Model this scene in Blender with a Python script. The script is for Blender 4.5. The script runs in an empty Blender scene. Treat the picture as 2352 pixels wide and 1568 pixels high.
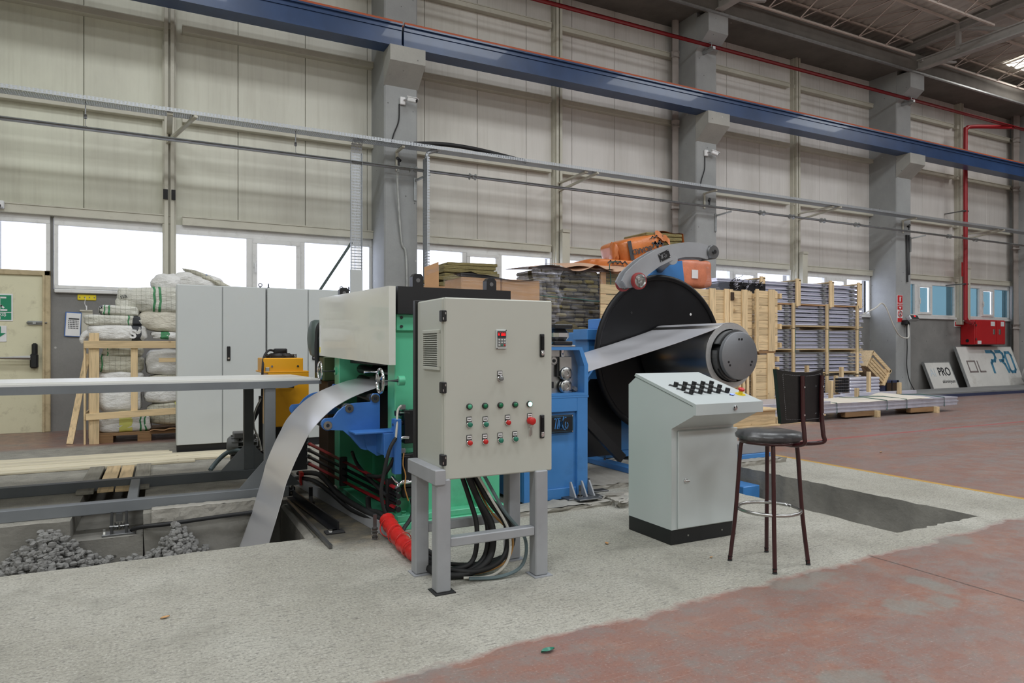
import bpy, math, random
from mathutils import Vector, Matrix
scene = bpy.context.scene
COL = scene.collection
RND = random.Random(11)
PI = math.pi

# ---------------------------------------------------------------- camera, world, lights, exposure
TH = math.radians(27.2535)                       # camera heading, turned from +Y towards +X
cam = bpy.data.objects.new('camera', bpy.data.cameras.new('camera'))
COL.objects.link(cam)
cam.location = (0, 0, 1.3)
cam.rotation_euler = (PI/2, 0, -TH)
cam.data.lens = 24.0
cam.data.sensor_width = 36.0
cam.data.shift_y = 13/2352
cam.data.clip_end = 200
scene.camera = cam

def lin(r, g, b):
    f = lambda c: c/12.92 if c <= .04045 else ((c+.055)/1.055)**2.4
    return (f(r/255), f(g/255), f(b/255), 1.0)

world = bpy.data.worlds.new('overcast_sky')
scene.world = world
world.use_nodes = True
bg = world.node_tree.nodes['Background']
bg.inputs[0].default_value = lin(234, 238, 255)
bg.inputs[1].default_value = 4.0

def area(name, loc, sx, sy, power, col=(1, 1, 1), rot=(0, 0, 0)):
    d = bpy.data.lights.new(name, 'AREA'); d.shape = 'RECTANGLE'; d.size = sx; d.size_y = sy
    d.energy = power; d.color = col
    o = bpy.data.objects.new(name, d); COL.objects.link(o); o.location = loc; o.rotation_euler = rot
    return o
# daylight through the roof light strips of the hall (translucent roof sheets, two rows along the hall); third row, behind the camera, is added fill
ROWS = [(6.2, 205, (-7.5, -.3, 6.9, 14.1, 21.3)), (.8, 260, (-7.5, -.3, 6.9, 14.1, 21.3)), (-8.5, 380, (-7.5, -.3, 6.9, 14.1))]
for (sy, pw_, xs_) in ROWS:
    for sx in xs_:
        area('roof_and_fill_light', (sx, sy, 9.55), 3.4, 1.6, pw_, (.93, .97, 1.0))
area('roof_and_fill_light', (22.6, 9.6, 9.45), 1.2, 2.6, 60, (1, .98, .95))

vs = scene.view_settings
scene.display_settings.display_device = 'sRGB'
vs.view_transform = 'Standard'; vs.look = 'None'; vs.exposure = 0.0; vs.gamma = 1.0
vs.use_curve_mapping = False

# ---------------------------------------------------------------- materials
def _new(name):
    m = bpy.data.materials.new(name); m.use_nodes = True
    nt = m.node_tree; b = nt.nodes['Principled BSDF']
    return m, nt, b
def N(nt, typ, **kw):
    n = nt.nodes.new(typ)
    for k, v in kw.items(): setattr(n, k, v)
    return n
def coords(nt, stretch=(1, 1, 1), kind='Object'):
    tc = N(nt, 'ShaderNodeTexCoord'); mp = N(nt, 'ShaderNodeMapping')
    mp.inputs['Scale'].default_value = stretch
    nt.links.new(tc.outputs[kind], mp.inputs[0])
    return mp.outputs[0]
def noise(nt, vec, scale, detail=4, rough=.55):
    n = N(nt, 'ShaderNodeTexNoise'); n.inputs['Scale'].default_value = scale
    n.inputs['Detail'].default_value = detail; n.inputs['Roughness'].default_value = rough
    nt.links.new(vec, n.inputs['Vector']); return n.outputs[0]
def ramp(nt, fac, stops):
    r = N(nt, 'ShaderNodeValToRGB'); e = r.color_ramp.elements
    while len(e) < len(stops): e.new(.5)
    for i, (p, c) in enumerate(stops):
        e[i].position = p; e[i].color = c if len(c) == 4 else (*c, 1)
    nt.links.new(fac, r.inputs[0]); return r.outputs[0]
def mixc(nt, fac, a, b, blend='MIX'):
    m = N(nt, 'ShaderNodeMix', data_type='RGBA', blend_type=blend)
    for sock, val in ((m.inputs[0], fac), (m.inputs[6], a), (m.inputs[7], b)):
        if hasattr(val, 'is_linked') or hasattr(val, 'node'): nt.links.new(val, sock)
        else: sock.default_value = val
    return m.outputs[2]
def math_(nt, op, a, b=None, c=None):
    m = N(nt, 'ShaderNodeMath', operation=op)
    for i, v in enumerate((a, b, c)):
        if v is None: continue
        if hasattr(v, 'node'): nt.links.new(v, m.inputs[i])
        else: m.inputs[i].default_value = v
    return m.outputs[0]
def bump(nt, b, height, strength=.3, dist=.01):
    n = N(nt, 'ShaderNodeBump'); n.inputs['Strength'].default_value = strength; n.inputs['Distance'].default_value = dist
    nt.links.new(height, n.inputs['Height']); nt.links.new(n.outputs[0], b.inputs['Normal'])

def pm(name, rgb, rough=.5, metal=0., var=.08, vs_=3., bmp=0., bs=40., st=(1, 1, 1), dirt=None, spec=None, coat=0.):
    """painted / metal / plastic surface: base colour with soft variation, optional dirt (rgb, amount, scale) and fine relief"""
    m, nt, b = _new(name)
    c = lin(*rgb); v = coords(nt, st)
    n = noise(nt, v, vs_)
    lo = tuple(x*(1-var) for x in c[:3]) + (1,); hi = tuple(min(1, x*(1+var)) for x in c[:3]) + (1,)
    col = ramp(nt, n, [(.3, lo), (.7, hi)])
    if dirt:
        drgb, amt, dsc = dirt
        dn = noise(nt, v, dsc, 8, .7)
        f = ramp(nt, dn, [(.62-.25*amt, (0, 0, 0, 1)), (.78, (1, 1, 1, 1))])
        f = math_(nt, 'MULTIPLY', f, min(1, amt*1.6))
        col = mixc(nt, f, col, lin(*drgb))
    nt.links.new(col, b.inputs['Base Color'])
    b.inputs['Roughness'].default_value = rough; b.inputs['Metallic'].default_value = metal
    if spec is not None: b.inputs['Specular IOR Level'].default_value = spec
    if coat: b.inputs['Coat Weight'].default_value = coat
    if bmp: bump(nt, b, noise(nt, v, bs, 6), bmp, .01)
    return m
def emis(name, rgb, strength, base=None):
    m, nt, b = _new(name)
    b.inputs['Base Color'].default_value = lin(*(base or rgb)); b.inputs['Emission Color'].default_value = lin(*rgb)
    b.inputs['Emission Strength'].default_value = strength; return m
def wood(name, rgb, axis=0, dark=.35, rough=.75):
    m, nt, b = _new(name)
    st = [22, 22, 22]; st[axis] = 1.6
    oi = N(nt, 'ShaderNodeObjectInfo')
    tc = N(nt, 'ShaderNodeTexCoord'); mp = N(nt, 'ShaderNodeMapping'); mp.inputs['Scale'].default_value = st
    ad = N(nt, 'ShaderNodeVectorMath', operation='ADD'); nt.links.new(tc.outputs['Object'], ad.inputs[0])
    sc = N(nt, 'ShaderNodeVectorMath', operation='SCALE'); sc.inputs[0].default_value = (7, 3, 5); nt.links.new(oi.outputs['Random'], sc.inputs['Scale'])
    nt.links.new(sc.outputs[0], ad.inputs[1]); nt.links.new(ad.outputs[0], mp.inputs[0])
    n = noise(nt, mp.outputs[0], 1.4, 6, .6)
    c = lin(*rgb); d = tuple(x*(1-dark) for x in c[:3]) + (1,); l = tuple(min(1, x*1.12) for x in c[:3]) + (1,)
    col = ramp(nt, n, [(.3, d), (.5, c), (.75, l)])
    v = math_(nt, 'MULTIPLY_ADD', oi.outputs['Random'], .3, .82)
    hsv = N(nt, 'ShaderNodeHueSaturation'); nt.links.new(col, hsv.inputs['Color']); nt.links.new(v, hsv.inputs['Value'])
    kn = noise(nt, coords(nt, (1, 1, 1)), 9, 2)
    k = ramp(nt, kn, [(.70, (0, 0, 0, 1)), (.76, (1, 1, 1, 1))])
    col = mixc(nt, math_(nt, 'MULTIPLY', k, .45), hsv.outputs[0], lin(120, 84, 52))
    nt.links.new(col, b.inputs['Base Color']); b.inputs['Roughness'].default_value = rough
    bump(nt, b, n, .15, .004); return m
def film(name, rgb, opacity=.3, streak=(1, 1, 14), scale=3., rough=.12, emb=1.):
    """clear stretch film: mostly transparent, glossy streaks"""
    m = bpy.data.materials.new(name); m.use_nodes = True; nt = m.node_tree; nt.nodes.clear()
    out = N(nt, 'ShaderNodeOutputMaterial'); tr = N(nt, 'ShaderNodeBsdfTransparent'); p = N(nt, 'ShaderNodeBsdfPrincipled')
    p.inputs['Base Color'].default_value = lin(*rgb); p.inputs['Roughness'].default_value = rough
    v = coords(nt, streak); n = noise(nt, v, scale, 7, .65)
    f = ramp(nt, n, [(.42, (opacity*.25,)*3), (.6, (opacity,)*3), (.7, (min(1, opacity*2.6),)*3)])
    mx = N(nt, 'ShaderNodeMixShader'); nt.links.new(f, mx.inputs[0]); nt.links.new(tr.outputs[0], mx.inputs[1]); nt.links.new(p.outputs[0], mx.inputs[2])
    nt.links.new(mx.outputs[0], out.inputs[0])
    bn = N(nt, 'ShaderNodeBump'); bn.inputs['Strength'].default_value = .8*emb; bn.inputs['Distance'].default_value = .03
    nt.links.new(noise(nt, v, scale*1.7, 5), bn.inputs['Height']); nt.links.new(bn.outputs[0], p.inputs['Normal'])
    return m
def glass(name, rgb, opacity, gl=.06):
    m = bpy.data.materials.new(name); m.use_nodes = True; nt = m.node_tree; nt.nodes.clear()
    out = N(nt, 'ShaderNodeOutputMaterial'); tr = N(nt, 'ShaderNodeBsdfTransparent'); tr.inputs[0].default_value = lin(*rgb)
    g = N(nt, 'ShaderNodeBsdfGlossy'); g.inputs['Roughness'].default_value = .05
    mx = N(nt, 'ShaderNodeMixShader'); mx.inputs[0].default_value = gl
    nt.links.new(tr.outputs[0], mx.inputs[1]); nt.links.new(g.outputs[0], mx.inputs[2])
    last = mx.outputs[0]
    if opacity:
        d = N(nt, 'ShaderNodeBsdfTranslucent'); d.inputs[0].default_value = lin(*rgb)
        m2 = N(nt, 'ShaderNodeMixShader'); m2.inputs[0].default_value = opacity
        nt.links.new(last, m2.inputs[1]); nt.links.new(d.outputs[0], m2.inputs[2]); last = m2.outputs[0]
    nt.links.new(last, out.inputs[0]); return m

def mat_floor():
    """worn red floor paint; the machine pit area is rough raw concrete; painted yellow and red lines; saw-cut joint"""
    m, nt, b = _new('floor_surface')
    v = coords(nt)
    sep = N(nt, 'ShaderNodeSeparateXYZ'); nt.links.new(v, sep.inputs[0]); X, Y = sep.outputs[0], sep.outputs[1]
    # ragged edge noise
    e1 = math_(nt, 'MULTIPLY', math_(nt, 'SUBTRACT', noise(nt, v, 1.6, 6, .6), .5), .26)
    e2 = math_(nt, 'MULTIPLY', math_(nt, 'SUBTRACT', noise(nt, v, 7, 5, .6), .5), .12)
    e = math_(nt, 'ADD', e1, e2)
    edge = math_(nt, 'MULTIPLY_ADD', X, .045, 2.58)            # near edge of the raw concrete
    step = lambda x, w: ramp(nt, math_(nt, 'MULTIPLY_ADD', x, 1/w, .5), [(0, (0, 0, 0, 1)), (1, (1, 1, 1, 1))])
    inY = step(math_(nt, 'SUBTRACT', math_(nt, 'ADD', Y, e), edge), .05)
    inX = step(math_(nt, 'SUBTRACT', 6.57, X), .012)
    inB = step(math_(nt, 'SUBTRACT', 10.5, math_(nt, 'ADD', Y, e)), .3)
    mask = math_(nt, 'MULTIPLY', math_(nt, 'MULTIPLY', inY, inX), inB)
    # raw concrete: brushed, gritty
    big = noise(nt, v, .9, 4); fine = noise(nt, v, 75, 6, .7); mid = noise(nt, v, 6, 5)
    vb = coords(nt, (16, 62, 30)); br = noise(nt, vb, 1, 8, .78)
    conc = ramp(nt, big, [(.3, lin(158, 155, 143)), (.5, lin(173, 170, 159)), (.72, lin(187, 185, 175))])
    conc = mixc(nt, math_(nt, 'MULTIPLY', ramp(nt, br, [(.34, (1, 1, 1, 1)), (.48, (0, 0, 0, 1))]), .8), conc, lin(96, 95, 90))
    conc = mixc(nt, math_(nt, 'MULTIPLY', ramp(nt, mid, [(.60, (0, 0, 0, 1)), (.75, (1, 1, 1, 1))]), .22), conc, lin(150, 143, 126))
    conc = mixc(nt, math_(nt, 'MULTIPLY', ramp(nt, fine, [(.52, (0, 0, 0, 1)), (.62, (1, 1, 1, 1))]), .6), conc, lin(112, 111, 106))
    conc = mixc(nt, math_(nt, 'MULTIPLY', ramp(nt, fine, [(.34, (1, 1, 1, 1)), (.44, (0, 0, 0, 1))]), .5), conc, lin(222, 221, 214))
    mot = noise(nt, v, 2.3, 7, .7)
    conc = mixc(nt, math_(nt, 'MULTIPLY', ramp(nt, mot, [(.50, (0, 0, 0, 1)), (.66, (1, 1, 1, 1))]), .42), conc, lin(132, 130, 120))
    vsr = coords(nt, (1, 1, 1)); spk = N(nt, 'ShaderNodeTexVoronoi'); spk.inputs['Scale'].default_value = 26; nt.links.new(vsr, spk.inputs['Vector'])
    conc = mixc(nt, math_(nt, 'MULTIPLY', ramp(nt, spk.outputs['Distance'], [(.06, (1, 1, 1, 1)), (.12, (0, 0, 0, 1))]), .55), conc, lin(70, 69, 66))
    # oil-stained ground below the green machine
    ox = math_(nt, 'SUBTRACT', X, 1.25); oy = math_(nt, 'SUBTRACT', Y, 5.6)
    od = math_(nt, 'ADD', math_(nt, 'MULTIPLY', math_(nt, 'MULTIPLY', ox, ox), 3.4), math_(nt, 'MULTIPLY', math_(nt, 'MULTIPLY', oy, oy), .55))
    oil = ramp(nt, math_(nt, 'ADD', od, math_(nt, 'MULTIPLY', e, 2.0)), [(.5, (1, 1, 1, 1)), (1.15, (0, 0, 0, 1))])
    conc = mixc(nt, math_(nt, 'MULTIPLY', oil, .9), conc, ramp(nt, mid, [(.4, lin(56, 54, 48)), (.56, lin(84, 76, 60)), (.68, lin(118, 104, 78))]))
    # dusty darker ground towards the rear left wall
    rear = math_(nt, 'MULTIPLY', step(math_(nt, 'SUBTRACT', Y, 6.02), .05), step(math_(nt, 'SUBTRACT', 1.4, X), .4))
    conc = mixc(nt, math_(nt, 'MULTIPLY', rear, .5), conc, ramp(nt, mid, [(.35, lin(112, 110, 104)), (.7, lin(168, 163, 152))]))
    # red painted slab, rubbed
    vr = coords(nt, (1.0, 1.7, 1)); rn = noise(nt, vr, 1.5, 9, .74); rn2 = noise(nt, v, 5.5, 9, .8)
    red = ramp(nt, rn, [(.30, lin(120, 114, 109)), (.42, lin(134, 107, 99)), (.52, lin(139, 101, 89)), (.60, lin(146, 107, 92)), (.72, lin(147, 126, 120))])
    red = mixc(nt, math_(nt, 'MULTIPLY', ramp(nt, rn2, [(.47, (0, 0, 0, 1)), (.62, (1, 1, 1, 1))]), .72), red, lin(122, 117, 112))
    vst = coords(nt, (.35, 1.6, 1)); stn = noise(nt, vst, 1.4, 8, .7)
    far = step(math_(nt, 'SUBTRACT', X, 8.0), 6)
    red = mixc(nt, math_(nt, 'MULTIPLY', ramp(nt, stn, [(.42, (0, 0, 0, 1)), (.64, (1, 1, 1, 1))]), math_(nt, 'MULTIPLY_ADD', far, .62, .2)), red, lin(134, 127, 124))
    red = mixc(nt, math_(nt, 'MULTIPLY', ramp(nt, fine, [(.58, (0, 0, 0, 1)), (.66, (1, 1, 1, 1))]), .4), red, lin(180, 172, 166))
    red = mixc(nt, math_(nt, 'MULTIPLY', ramp(nt, fine, [(.36, (1, 1, 1, 1)), (.44, (0, 0, 0, 1))]), .35), red, lin(80, 66, 60))
    # scratches
    for ang, sc_ in ((.5, 3.), (-.8, 4.2), (1.9, 3.6)):
        tc = N(nt, 'ShaderNodeTexCoord'); mp = N(nt, 'ShaderNodeMapping'); mp.inputs['Rotation'].default_value = (0, 0, ang); mp.inputs['Scale'].default_value = (1, 34, 1)
        nt.links.new(tc.outputs['Object'], mp.inputs[0]); sn = noise(nt, mp.outputs[0], sc_, 3, .5)
        red = mixc(nt, math_(nt, 'MULTIPLY', ramp(nt, sn, [(.67, (0, 0, 0, 1)), (.72, (1, 1, 1, 1))]), .28), red, lin(176, 164, 158))
    # grey cement patches worn through the red paint
    pe = math_(nt, 'SUBTRACT', noise(nt, v, 4.2, 7, .62), .5)
    for (px, py, rx, ry) in ((3.2, 2.6, .30, .12), (3.75, 2.3, .10, .2), (3.42, 2.12, .24, .12), (2.35, 1.75, .22, .12), (4.75, 2.72, .22, .12)):
        dx = math_(nt, 'MULTIPLY', math_(nt, 'SUBTRACT', X, px), 1/rx); dy = math_(nt, 'MULTIPLY', math_(nt, 'SUBTRACT', Y, py), 1/ry)
        d = math_(nt, 'ADD', math_(nt, 'ADD', math_(nt, 'MULTIPLY', dx, dx), math_(nt, 'MULTIPLY', dy, dy)), math_(nt, 'MULTIPLY', pe, 4.2))
        red = mixc(nt, math_(nt, 'MULTIPLY', ramp(nt, d, [(.35, (1, 1, 1, 1)), (.95, (0, 0, 0, 1))]), .7), red, mixc(nt, fine, lin(104, 102, 97), lin(150, 148, 140)))
    # saw-cut joint in the red slab
    jd = math_(nt, 'ABSOLUTE', math_(nt, 'ADD', math_(nt, 'SUBTRACT', X, 3.93), math_(nt, 'MULTIPLY', e2, .18)))
    jl = ramp(nt, math_(nt, 'ADD', jd, math_(nt, 'MULTIPLY', fine, .012)), [(.008, (1, 1, 1, 1)), (.015, (0, 0, 0, 1))])
    red = mixc(nt, math_(nt, 'MULTIPLY', jl, .75), red, lin(62, 57, 53))
    # red marking line
    rl = math_(nt, 'MULTIPLY', step(math_(nt, 'SUBTRACT', .05, math_(nt, 'ABSOLUTE', math_(nt, 'SUBTRACT', Y, 6.52))), .02), step(math_(nt, 'SUBTRACT', X, 7), .1))
    red = mixc(nt, math_(nt, 'MULTIPLY', rl, ramp(nt, rn2, [(.35, (.85,)*3), (.62, (.25,)*3)])), red, lin(176, 58, 60))
    # faded at the rear left by the door
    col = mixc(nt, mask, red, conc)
    yl = step(math_(nt, 'SUBTRACT', .035, math_(nt, 'ABSOLUTE', math_(nt, 'SUBTRACT', X, 6.59))), .012)
    col = mixc(nt, math_(nt, 'MULTIPLY', yl, math_(nt, 'MULTIPLY', step(math_(nt, 'SUBTRACT', Y, 2.0), .1), .85)), col, lin(196, 152, 58))
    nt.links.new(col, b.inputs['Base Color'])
    rr = mixc(nt, mask, ramp(nt, rn2, [(.35, (.27,)*3), (.65, (.5,)*3)]), (.92, .92, .92, 1))
    nt.links.new(rr, b.inputs['Roughness'])
    hc = math_(nt, 'ADD', math_(nt, 'MULTIPLY', br, .6), math_(nt, 'MULTIPLY', fine, .5))
    hh = math_(nt, 'MULTIPLY', math_(nt, 'ADD', math_(nt, 'MULTIPLY', hc, mask), math_(nt, 'MULTIPLY', mask, .35)), 1.)
    hh = math_(nt, 'SUBTRACT', hh, math_(nt, 'MULTIPLY', math_(nt, 'MULTIPLY', jl, math_(nt, 'SUBTRACT', 1., mask)), .8))
    bump(nt, b, hh, .55, .02)
    return m
def mat_panel():
    """off-white sandwich panel with fine vertical ribs and grime"""
    m, nt, b = _new('wall_panel_paint')
    v = coords(nt); sep = N(nt, 'ShaderNodeSeparateXYZ'); nt.links.new(v, sep.inputs[0])
    X = sep.outputs[0]; Z = sep.outputs[2]
    s = math_(nt, 'SINE', math_(nt, 'MULTIPLY', X, 2*PI/.055))
    g = noise(nt, coords(nt, (1, 1, .35)), .8, 7, .62); g2 = noise(nt, coords(nt, (9, 9, .3)), 1.6, 5, .6)
    ylw = N(nt, 'ShaderNodeMapRange'); ylw.inputs[1].default_value = -2; ylw.inputs[2].default_value = 8
    nt.links.new(X, ylw.inputs[0])
    base = mixc(nt, ylw.outputs[0], lin(218, 219, 200), lin(216, 212, 207))
    col = mixc(nt, math_(nt, 'MULTIPLY', ramp(nt, g, [(.45, (0, 0, 0, 1)), (.75, (1, 1, 1, 1))]), .35), base, lin(150, 143, 134))
    col = mixc(nt, math_(nt, 'MULTIPLY', ramp(nt, g2, [(.5, (0, 0, 0, 1)), (.8, (1, 1, 1, 1))]), .25), col, lin(160, 154, 138))
    sp = noise(nt, v, 9, 6, .8)
    col = mixc(nt, math_(nt, 'MULTIPLY', ramp(nt, sp, [(.73, (0, 0, 0, 1)), (.78, (1, 1, 1, 1))]), .6), col, lin(84, 80, 74))
    nt.links.new(col, b.inputs['Base Color']); b.inputs['Roughness'].default_value = .55
    bump(nt, b, s, .12, .003); return m
def mat_concrete(name, rgb, dark, rough=.9, bs=30, bmp=.25, pits=True):
    m, nt, b = _new(name); v = coords(nt)
    n = noise(nt, v, 1.3, 7, .6); n2 = noise(nt, v, bs, 5, .6)
    col = ramp(nt, n, [(.3, lin(*dark)), (.65, lin(*rgb))])
    col = mixc(nt, math_(nt, 'MULTIPLY', n2, .22), col, lin(*[c*.72 for c in rgb]))
    if pits:
        vo = N(nt, 'ShaderNodeTexVoronoi'); vo.inputs['Scale'].default_value = 4.5; nt.links.new(v, vo.inputs['Vector'])
        p = ramp(nt, vo.outputs['Distance'], [(.05, (1, 1, 1, 1)), (.075, (0, 0, 0, 1))])
        col = mixc(nt, math_(nt, 'MULTIPLY', p, .7), col, lin(*[c*.55 for c in dark]))
        vl = N(nt, 'ShaderNodeTexVoronoi'); vl.inputs['Scale'].default_value = 2.3; nt.links.new(v, vl.inputs['Vector'])
        p2 = ramp(nt, vl.outputs['Distance'], [(.03, (1, 1, 1, 1)), (.045, (0, 0, 0, 1))])
        col = mixc(nt, math_(nt, 'MULTIPLY', p2, .6), col, lin(205, 203, 198))
    nt.links.new(col, b.inputs['Base Color']); b.inputs['Roughness'].default_value = rough
    bump(nt, b, n2, bmp, .01); return m
def mat_perf(name, ax, pitch, hole, ax2, pitch2, hole2):
    """galvanised sheet with punched slots (cut out along two object axes)"""
    m = bpy.data.materials.new(name); m.use_nodes = True; nt = m.node_tree
    b = nt.nodes['Principled BSDF']; out = nt.nodes['Material Output']
    b.inputs['Base Color'].default_value = lin(176, 180, 184); b.inputs['Metallic'].default_value = .55; b.inputs['Roughness'].default_value = .45
    v = coords(nt); sep = N(nt, 'ShaderNodeSeparateXYZ'); nt.links.new(v, sep.inputs[0])
    def inside(a, p, h):
        fr = math_(nt, 'FRACT', math_(nt, 'MULTIPLY', sep.outputs[a], 1/p))
        return math_(nt, 'LESS_THAN', math_(nt, 'ABSOLUTE', math_(nt, 'SUBTRACT', fr, .5)), h/p/2)
    k = math_(nt, 'MULTIPLY', inside(ax, pitch, hole), inside(ax2, pitch2, hole2))
    tr = N(nt, 'ShaderNodeBsdfTransparent'); mx = N(nt, 'ShaderNodeMixShader')
    nt.links.new(k, mx.inputs[0]); nt.links.new(b.outputs[0], mx.inputs[1]); nt.links.new(tr.outputs[0], mx.inputs[2])
    nt.links.new(mx.outputs[0], out.inputs[0]); return m
def mat_strip(name, rgb, rough, axis, along, bands=.05):
    """brushed sheet metal: fine grain across one axis, faint mill bands"""
    m, nt, b = _new(name)
    st = [60, 60, 60]; st[axis] = .6
    n = noise(nt, coords(nt, st), 3, 4)
    st2 = [.05, .05, .05]; st2[along] = 3.2
    n2 = noise(nt, coords(nt, st2), 1, 1)
    c = lin(*rgb)
    col = ramp(nt, n2, [(.35, tuple(x*(1-bands) for x in c[:3]) + (1,)), (.65, c)])
    nt.links.new(col, b.inputs['Base Color']); b.inputs['Metallic'].default_value = 1.0
    nt.links.new(ramp(nt, n2, [(.3, (rough*.96,)*3), (.7, (rough*1.04,)*3)]), b.inputs['Roughness'])
    return m
def mat_sack(name, rgb, grid=None, glc=(150, 150, 135), weave=True):
    m, nt, b = _new(name); v = coords(nt)
    n = noise(nt, v, 3.5, 6, .6)
    c = lin(*rgb); col = ramp(nt, n, [(.3, tuple(x*.80 for x in c[:3]) + (1,)), (.6, c)])
    if grid:
        sep = N(nt, 'ShaderNodeSeparateXYZ'); nt.links.new(v, sep.inputs[0])
        wob = math_(nt, 'MULTIPLY', noise(nt, v, 6, 2), .03)
        for a in (0, 2):
            fr = math_(nt, 'FRACT', math_(nt, 'MULTIPLY', math_(nt, 'ADD', sep.outputs[a], wob), 1/grid))
            l = ramp(nt, math_(nt, 'ABSOLUTE', math_(nt, 'SUBTRACT', fr, .5)), [(.03, (1, 1, 1, 1)), (.07, (0, 0, 0, 1))])
            col = mixc(nt, math_(nt, 'MULTIPLY', l, .5), col, lin(*glc))
    nt.links.new(col, b.inputs['Base Color']); b.inputs['Roughness'].default_value = .55
    bump(nt, b, noise(nt, coords(nt, (1, 1, 2.2)), 7, 7, .65), .9, .05); return m
def mat_rockwool(name, rgb):
    m, nt, b = _new(name)
    n = noise(nt, coords(nt, (2, 2, 30)), 2.5, 6, .6); n2 = noise(nt, coords(nt), 30, 5)
    c = lin(*rgb)
    col = ramp(nt, n, [(.35, tuple(x*.45 for x in c[:3]) + (1,)), (.6, c)])
    nt.links.new(col, b.inputs['Base Color']); b.inputs['Roughness'].default_value = .95
    bump(nt, b, n2, .6, .02); return m

M = {}
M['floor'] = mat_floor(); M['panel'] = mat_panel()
M['wall_concrete'] = mat_concrete('grey_concrete_wall', (140, 139, 136), (120, 119, 117))
M['column'] = mat_concrete('grey_concrete_column', (166, 168, 167), (150, 152, 152))
M['corbel'] = mat_concrete('bare_concrete_corbel', (178, 177, 170), (158, 157, 152), bmp=.4)
M['eave'] = mat_concrete('dark_concrete_gutter', (120, 116, 110), (98, 95, 90))
M['pit'] = mat_concrete('pit_concrete', (156, 153, 145), (106, 104, 98), bs=13, bmp=1.0, pits=True)
M['raw_concrete'] = mat_concrete('raw_concrete', (178, 174, 165), (140, 136, 127), bs=26, bmp=.9)
M['rubble'] = mat_concrete('rubble_grey', (142, 141, 138), (118, 117, 114), bs=35, bmp=.6, pits=False)
M['steel_cream'] = pm('cream_steel', (196, 193, 178), .5, 0, .08, 2, dirt=((120, 112, 96), .28, 4))
M['frame_white'] = pm('window_frame_white', (222, 222, 220), .4, 0, .05, 4, dirt=((140, 134, 124), .3, 7))
M['glass'] = glass('window_glass', (250, 252, 255), 0)
M['glass_blue'] = glass('window_glass_blue', (132, 152, 156), .12)
M['door'] = pm('pale_door_paint', (216, 212, 182), .5, 0, .04, 2, dirt=((120, 108, 84), .3, 6))
M['door_frame'] = pm('worn_door_frame', (188, 172, 138), .6, 0, .15, 5, dirt=((110, 88, 62), .4, 8))
M['roof'] = pm('roof_sheet', (196, 192, 184), .6, 0, .10, 1.5, dirt=((130, 126, 120), .3, 2))
M['skylight'] = emis('translucent_roof_sheet', (255, 250, 240), 2.2)
M['joist'] = pm('joist_paint', (206, 194, 184), .6)
M['rafter'] = pm('rafter_paint', (176, 174, 170), .55, dirt=((90, 86, 80), .3, 4))
M['blue_beam'] = pm('crane_beam_blue', (42, 68, 108), .34, 0, .16, 2.2, dirt=((84, 100, 128), .2, 3), coat=.15)
M['orange'] = pm('orange_rail', (176, 84, 44), .6)
M['red_pipe'] = pm('red_pipe_paint', (160, 34, 42), .4)
M['galv'] = pm('galvanised', (168, 171, 172), .42, .6, .15, 12)
M['galv_pipe'] = pm('galvanised_pipe', (172, 174, 172), .5, .3, .18, 8)
M['tray'] = mat_perf('perforated_tray', 0, .05, .028, 2, .022, .009)
M['tray_b'] = mat_perf('perforated_tray_bottom', 0, .03, .014, 1, .04, .026)
M['tray_v'] = mat_perf('perforated_tray_drop', 2, .05, .03, 0, .024, .012)
M['tray_vy'] = mat_perf('perforated_tray_side', 2, .05, .03, 1, .024, .012)
M['green'] = pm('machine_green', (96, 196, 154), .34, 0, .06, 2, dirt=((40, 92, 70), .22, 4), coat=.15)
M['green_dark'] = pm('machine_green_inner', (70, 160, 122), .5, 0, .15, 2)
M['cover'] = pm('cover_white', (222, 222, 214), .16, 0, .03, 2, dirt=((170, 160, 132), .12, 3), coat=.5)
M['black'] = pm('black_paint', (24, 25, 28), .4, 0, .15, 3)
M['black_gloss'] = pm('black_gloss', (12, 13, 17), .45, 0, .15, 3, dirt=((44, 44, 46), .15, 5), spec=.3)
M['black_matt'] = pm('black_rubber', (28, 28, 29), .65, 0, .2, 6)
M['dark_gap'] = pm('dark_steel', (36, 36, 37), .7)
M['mblue'] = pm('machine_blue', (70, 134, 200), .36, 0, .09, 2, dirt=((34, 72, 116), .22, 3), coat=.2)
M['mblue_d'] = pm('machine_blue_table', (62, 116, 188), .4, 0, .10, 3, dirt=((28, 60, 106), .2, 4))
M['steel'] = pm('machined_steel', (180, 180, 178), .28, 1, .12, 9)
M['steel_d'] = pm('dull_steel', (120, 121, 122), .45, .9, .15, 6)
M['chrome'] = pm('chrome', (212, 212, 214), .14, 1, .05, 6)
M['strip'] = mat_strip('bright_steel_strip', (242, 242, 247), .29, 1, 0); M['strip'].node_tree.nodes['Principled BSDF'].inputs['Metallic'].default_value = .62
M['coil'] = mat_strip('coil_wrap', (150, 148, 146), .28, 1, 2, .3)
M['coil_end'] = pm('coil_edge', (196, 196, 196), .5, .7, .06, 40)
M['mandrel'] = pm('mandrel_grey', (128, 130, 134), .42, .5, .06, 5, dirt=((96, 98, 100), .15, 6))
M['cab'] = pm('cabinet_beige', (184, 186, 177), .38, 0, .025, 1.5)
M['cab_grey'] = pm('cabinet_grey', (193, 197, 196), .45, 0, .025, 1.5, dirt=((190, 176, 150), .1, 3))
M['desk'] = pm('desk_grey', (192, 199, 199), .34, 0, .025, 1.6)
M['stand'] = pm('stand_grey', (156, 158, 162), .5, .1, .08, 4, dirt=((122, 122, 124), .2, 7))
M['table'] = pm('table_grey', (118, 122, 126), .5, .1, .1, 3, dirt=((90, 92, 94), .2, 6))
M['table_dark'] = pm('table_dark_grey', (84, 88, 91), .5, .1, .1, 3)
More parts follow.
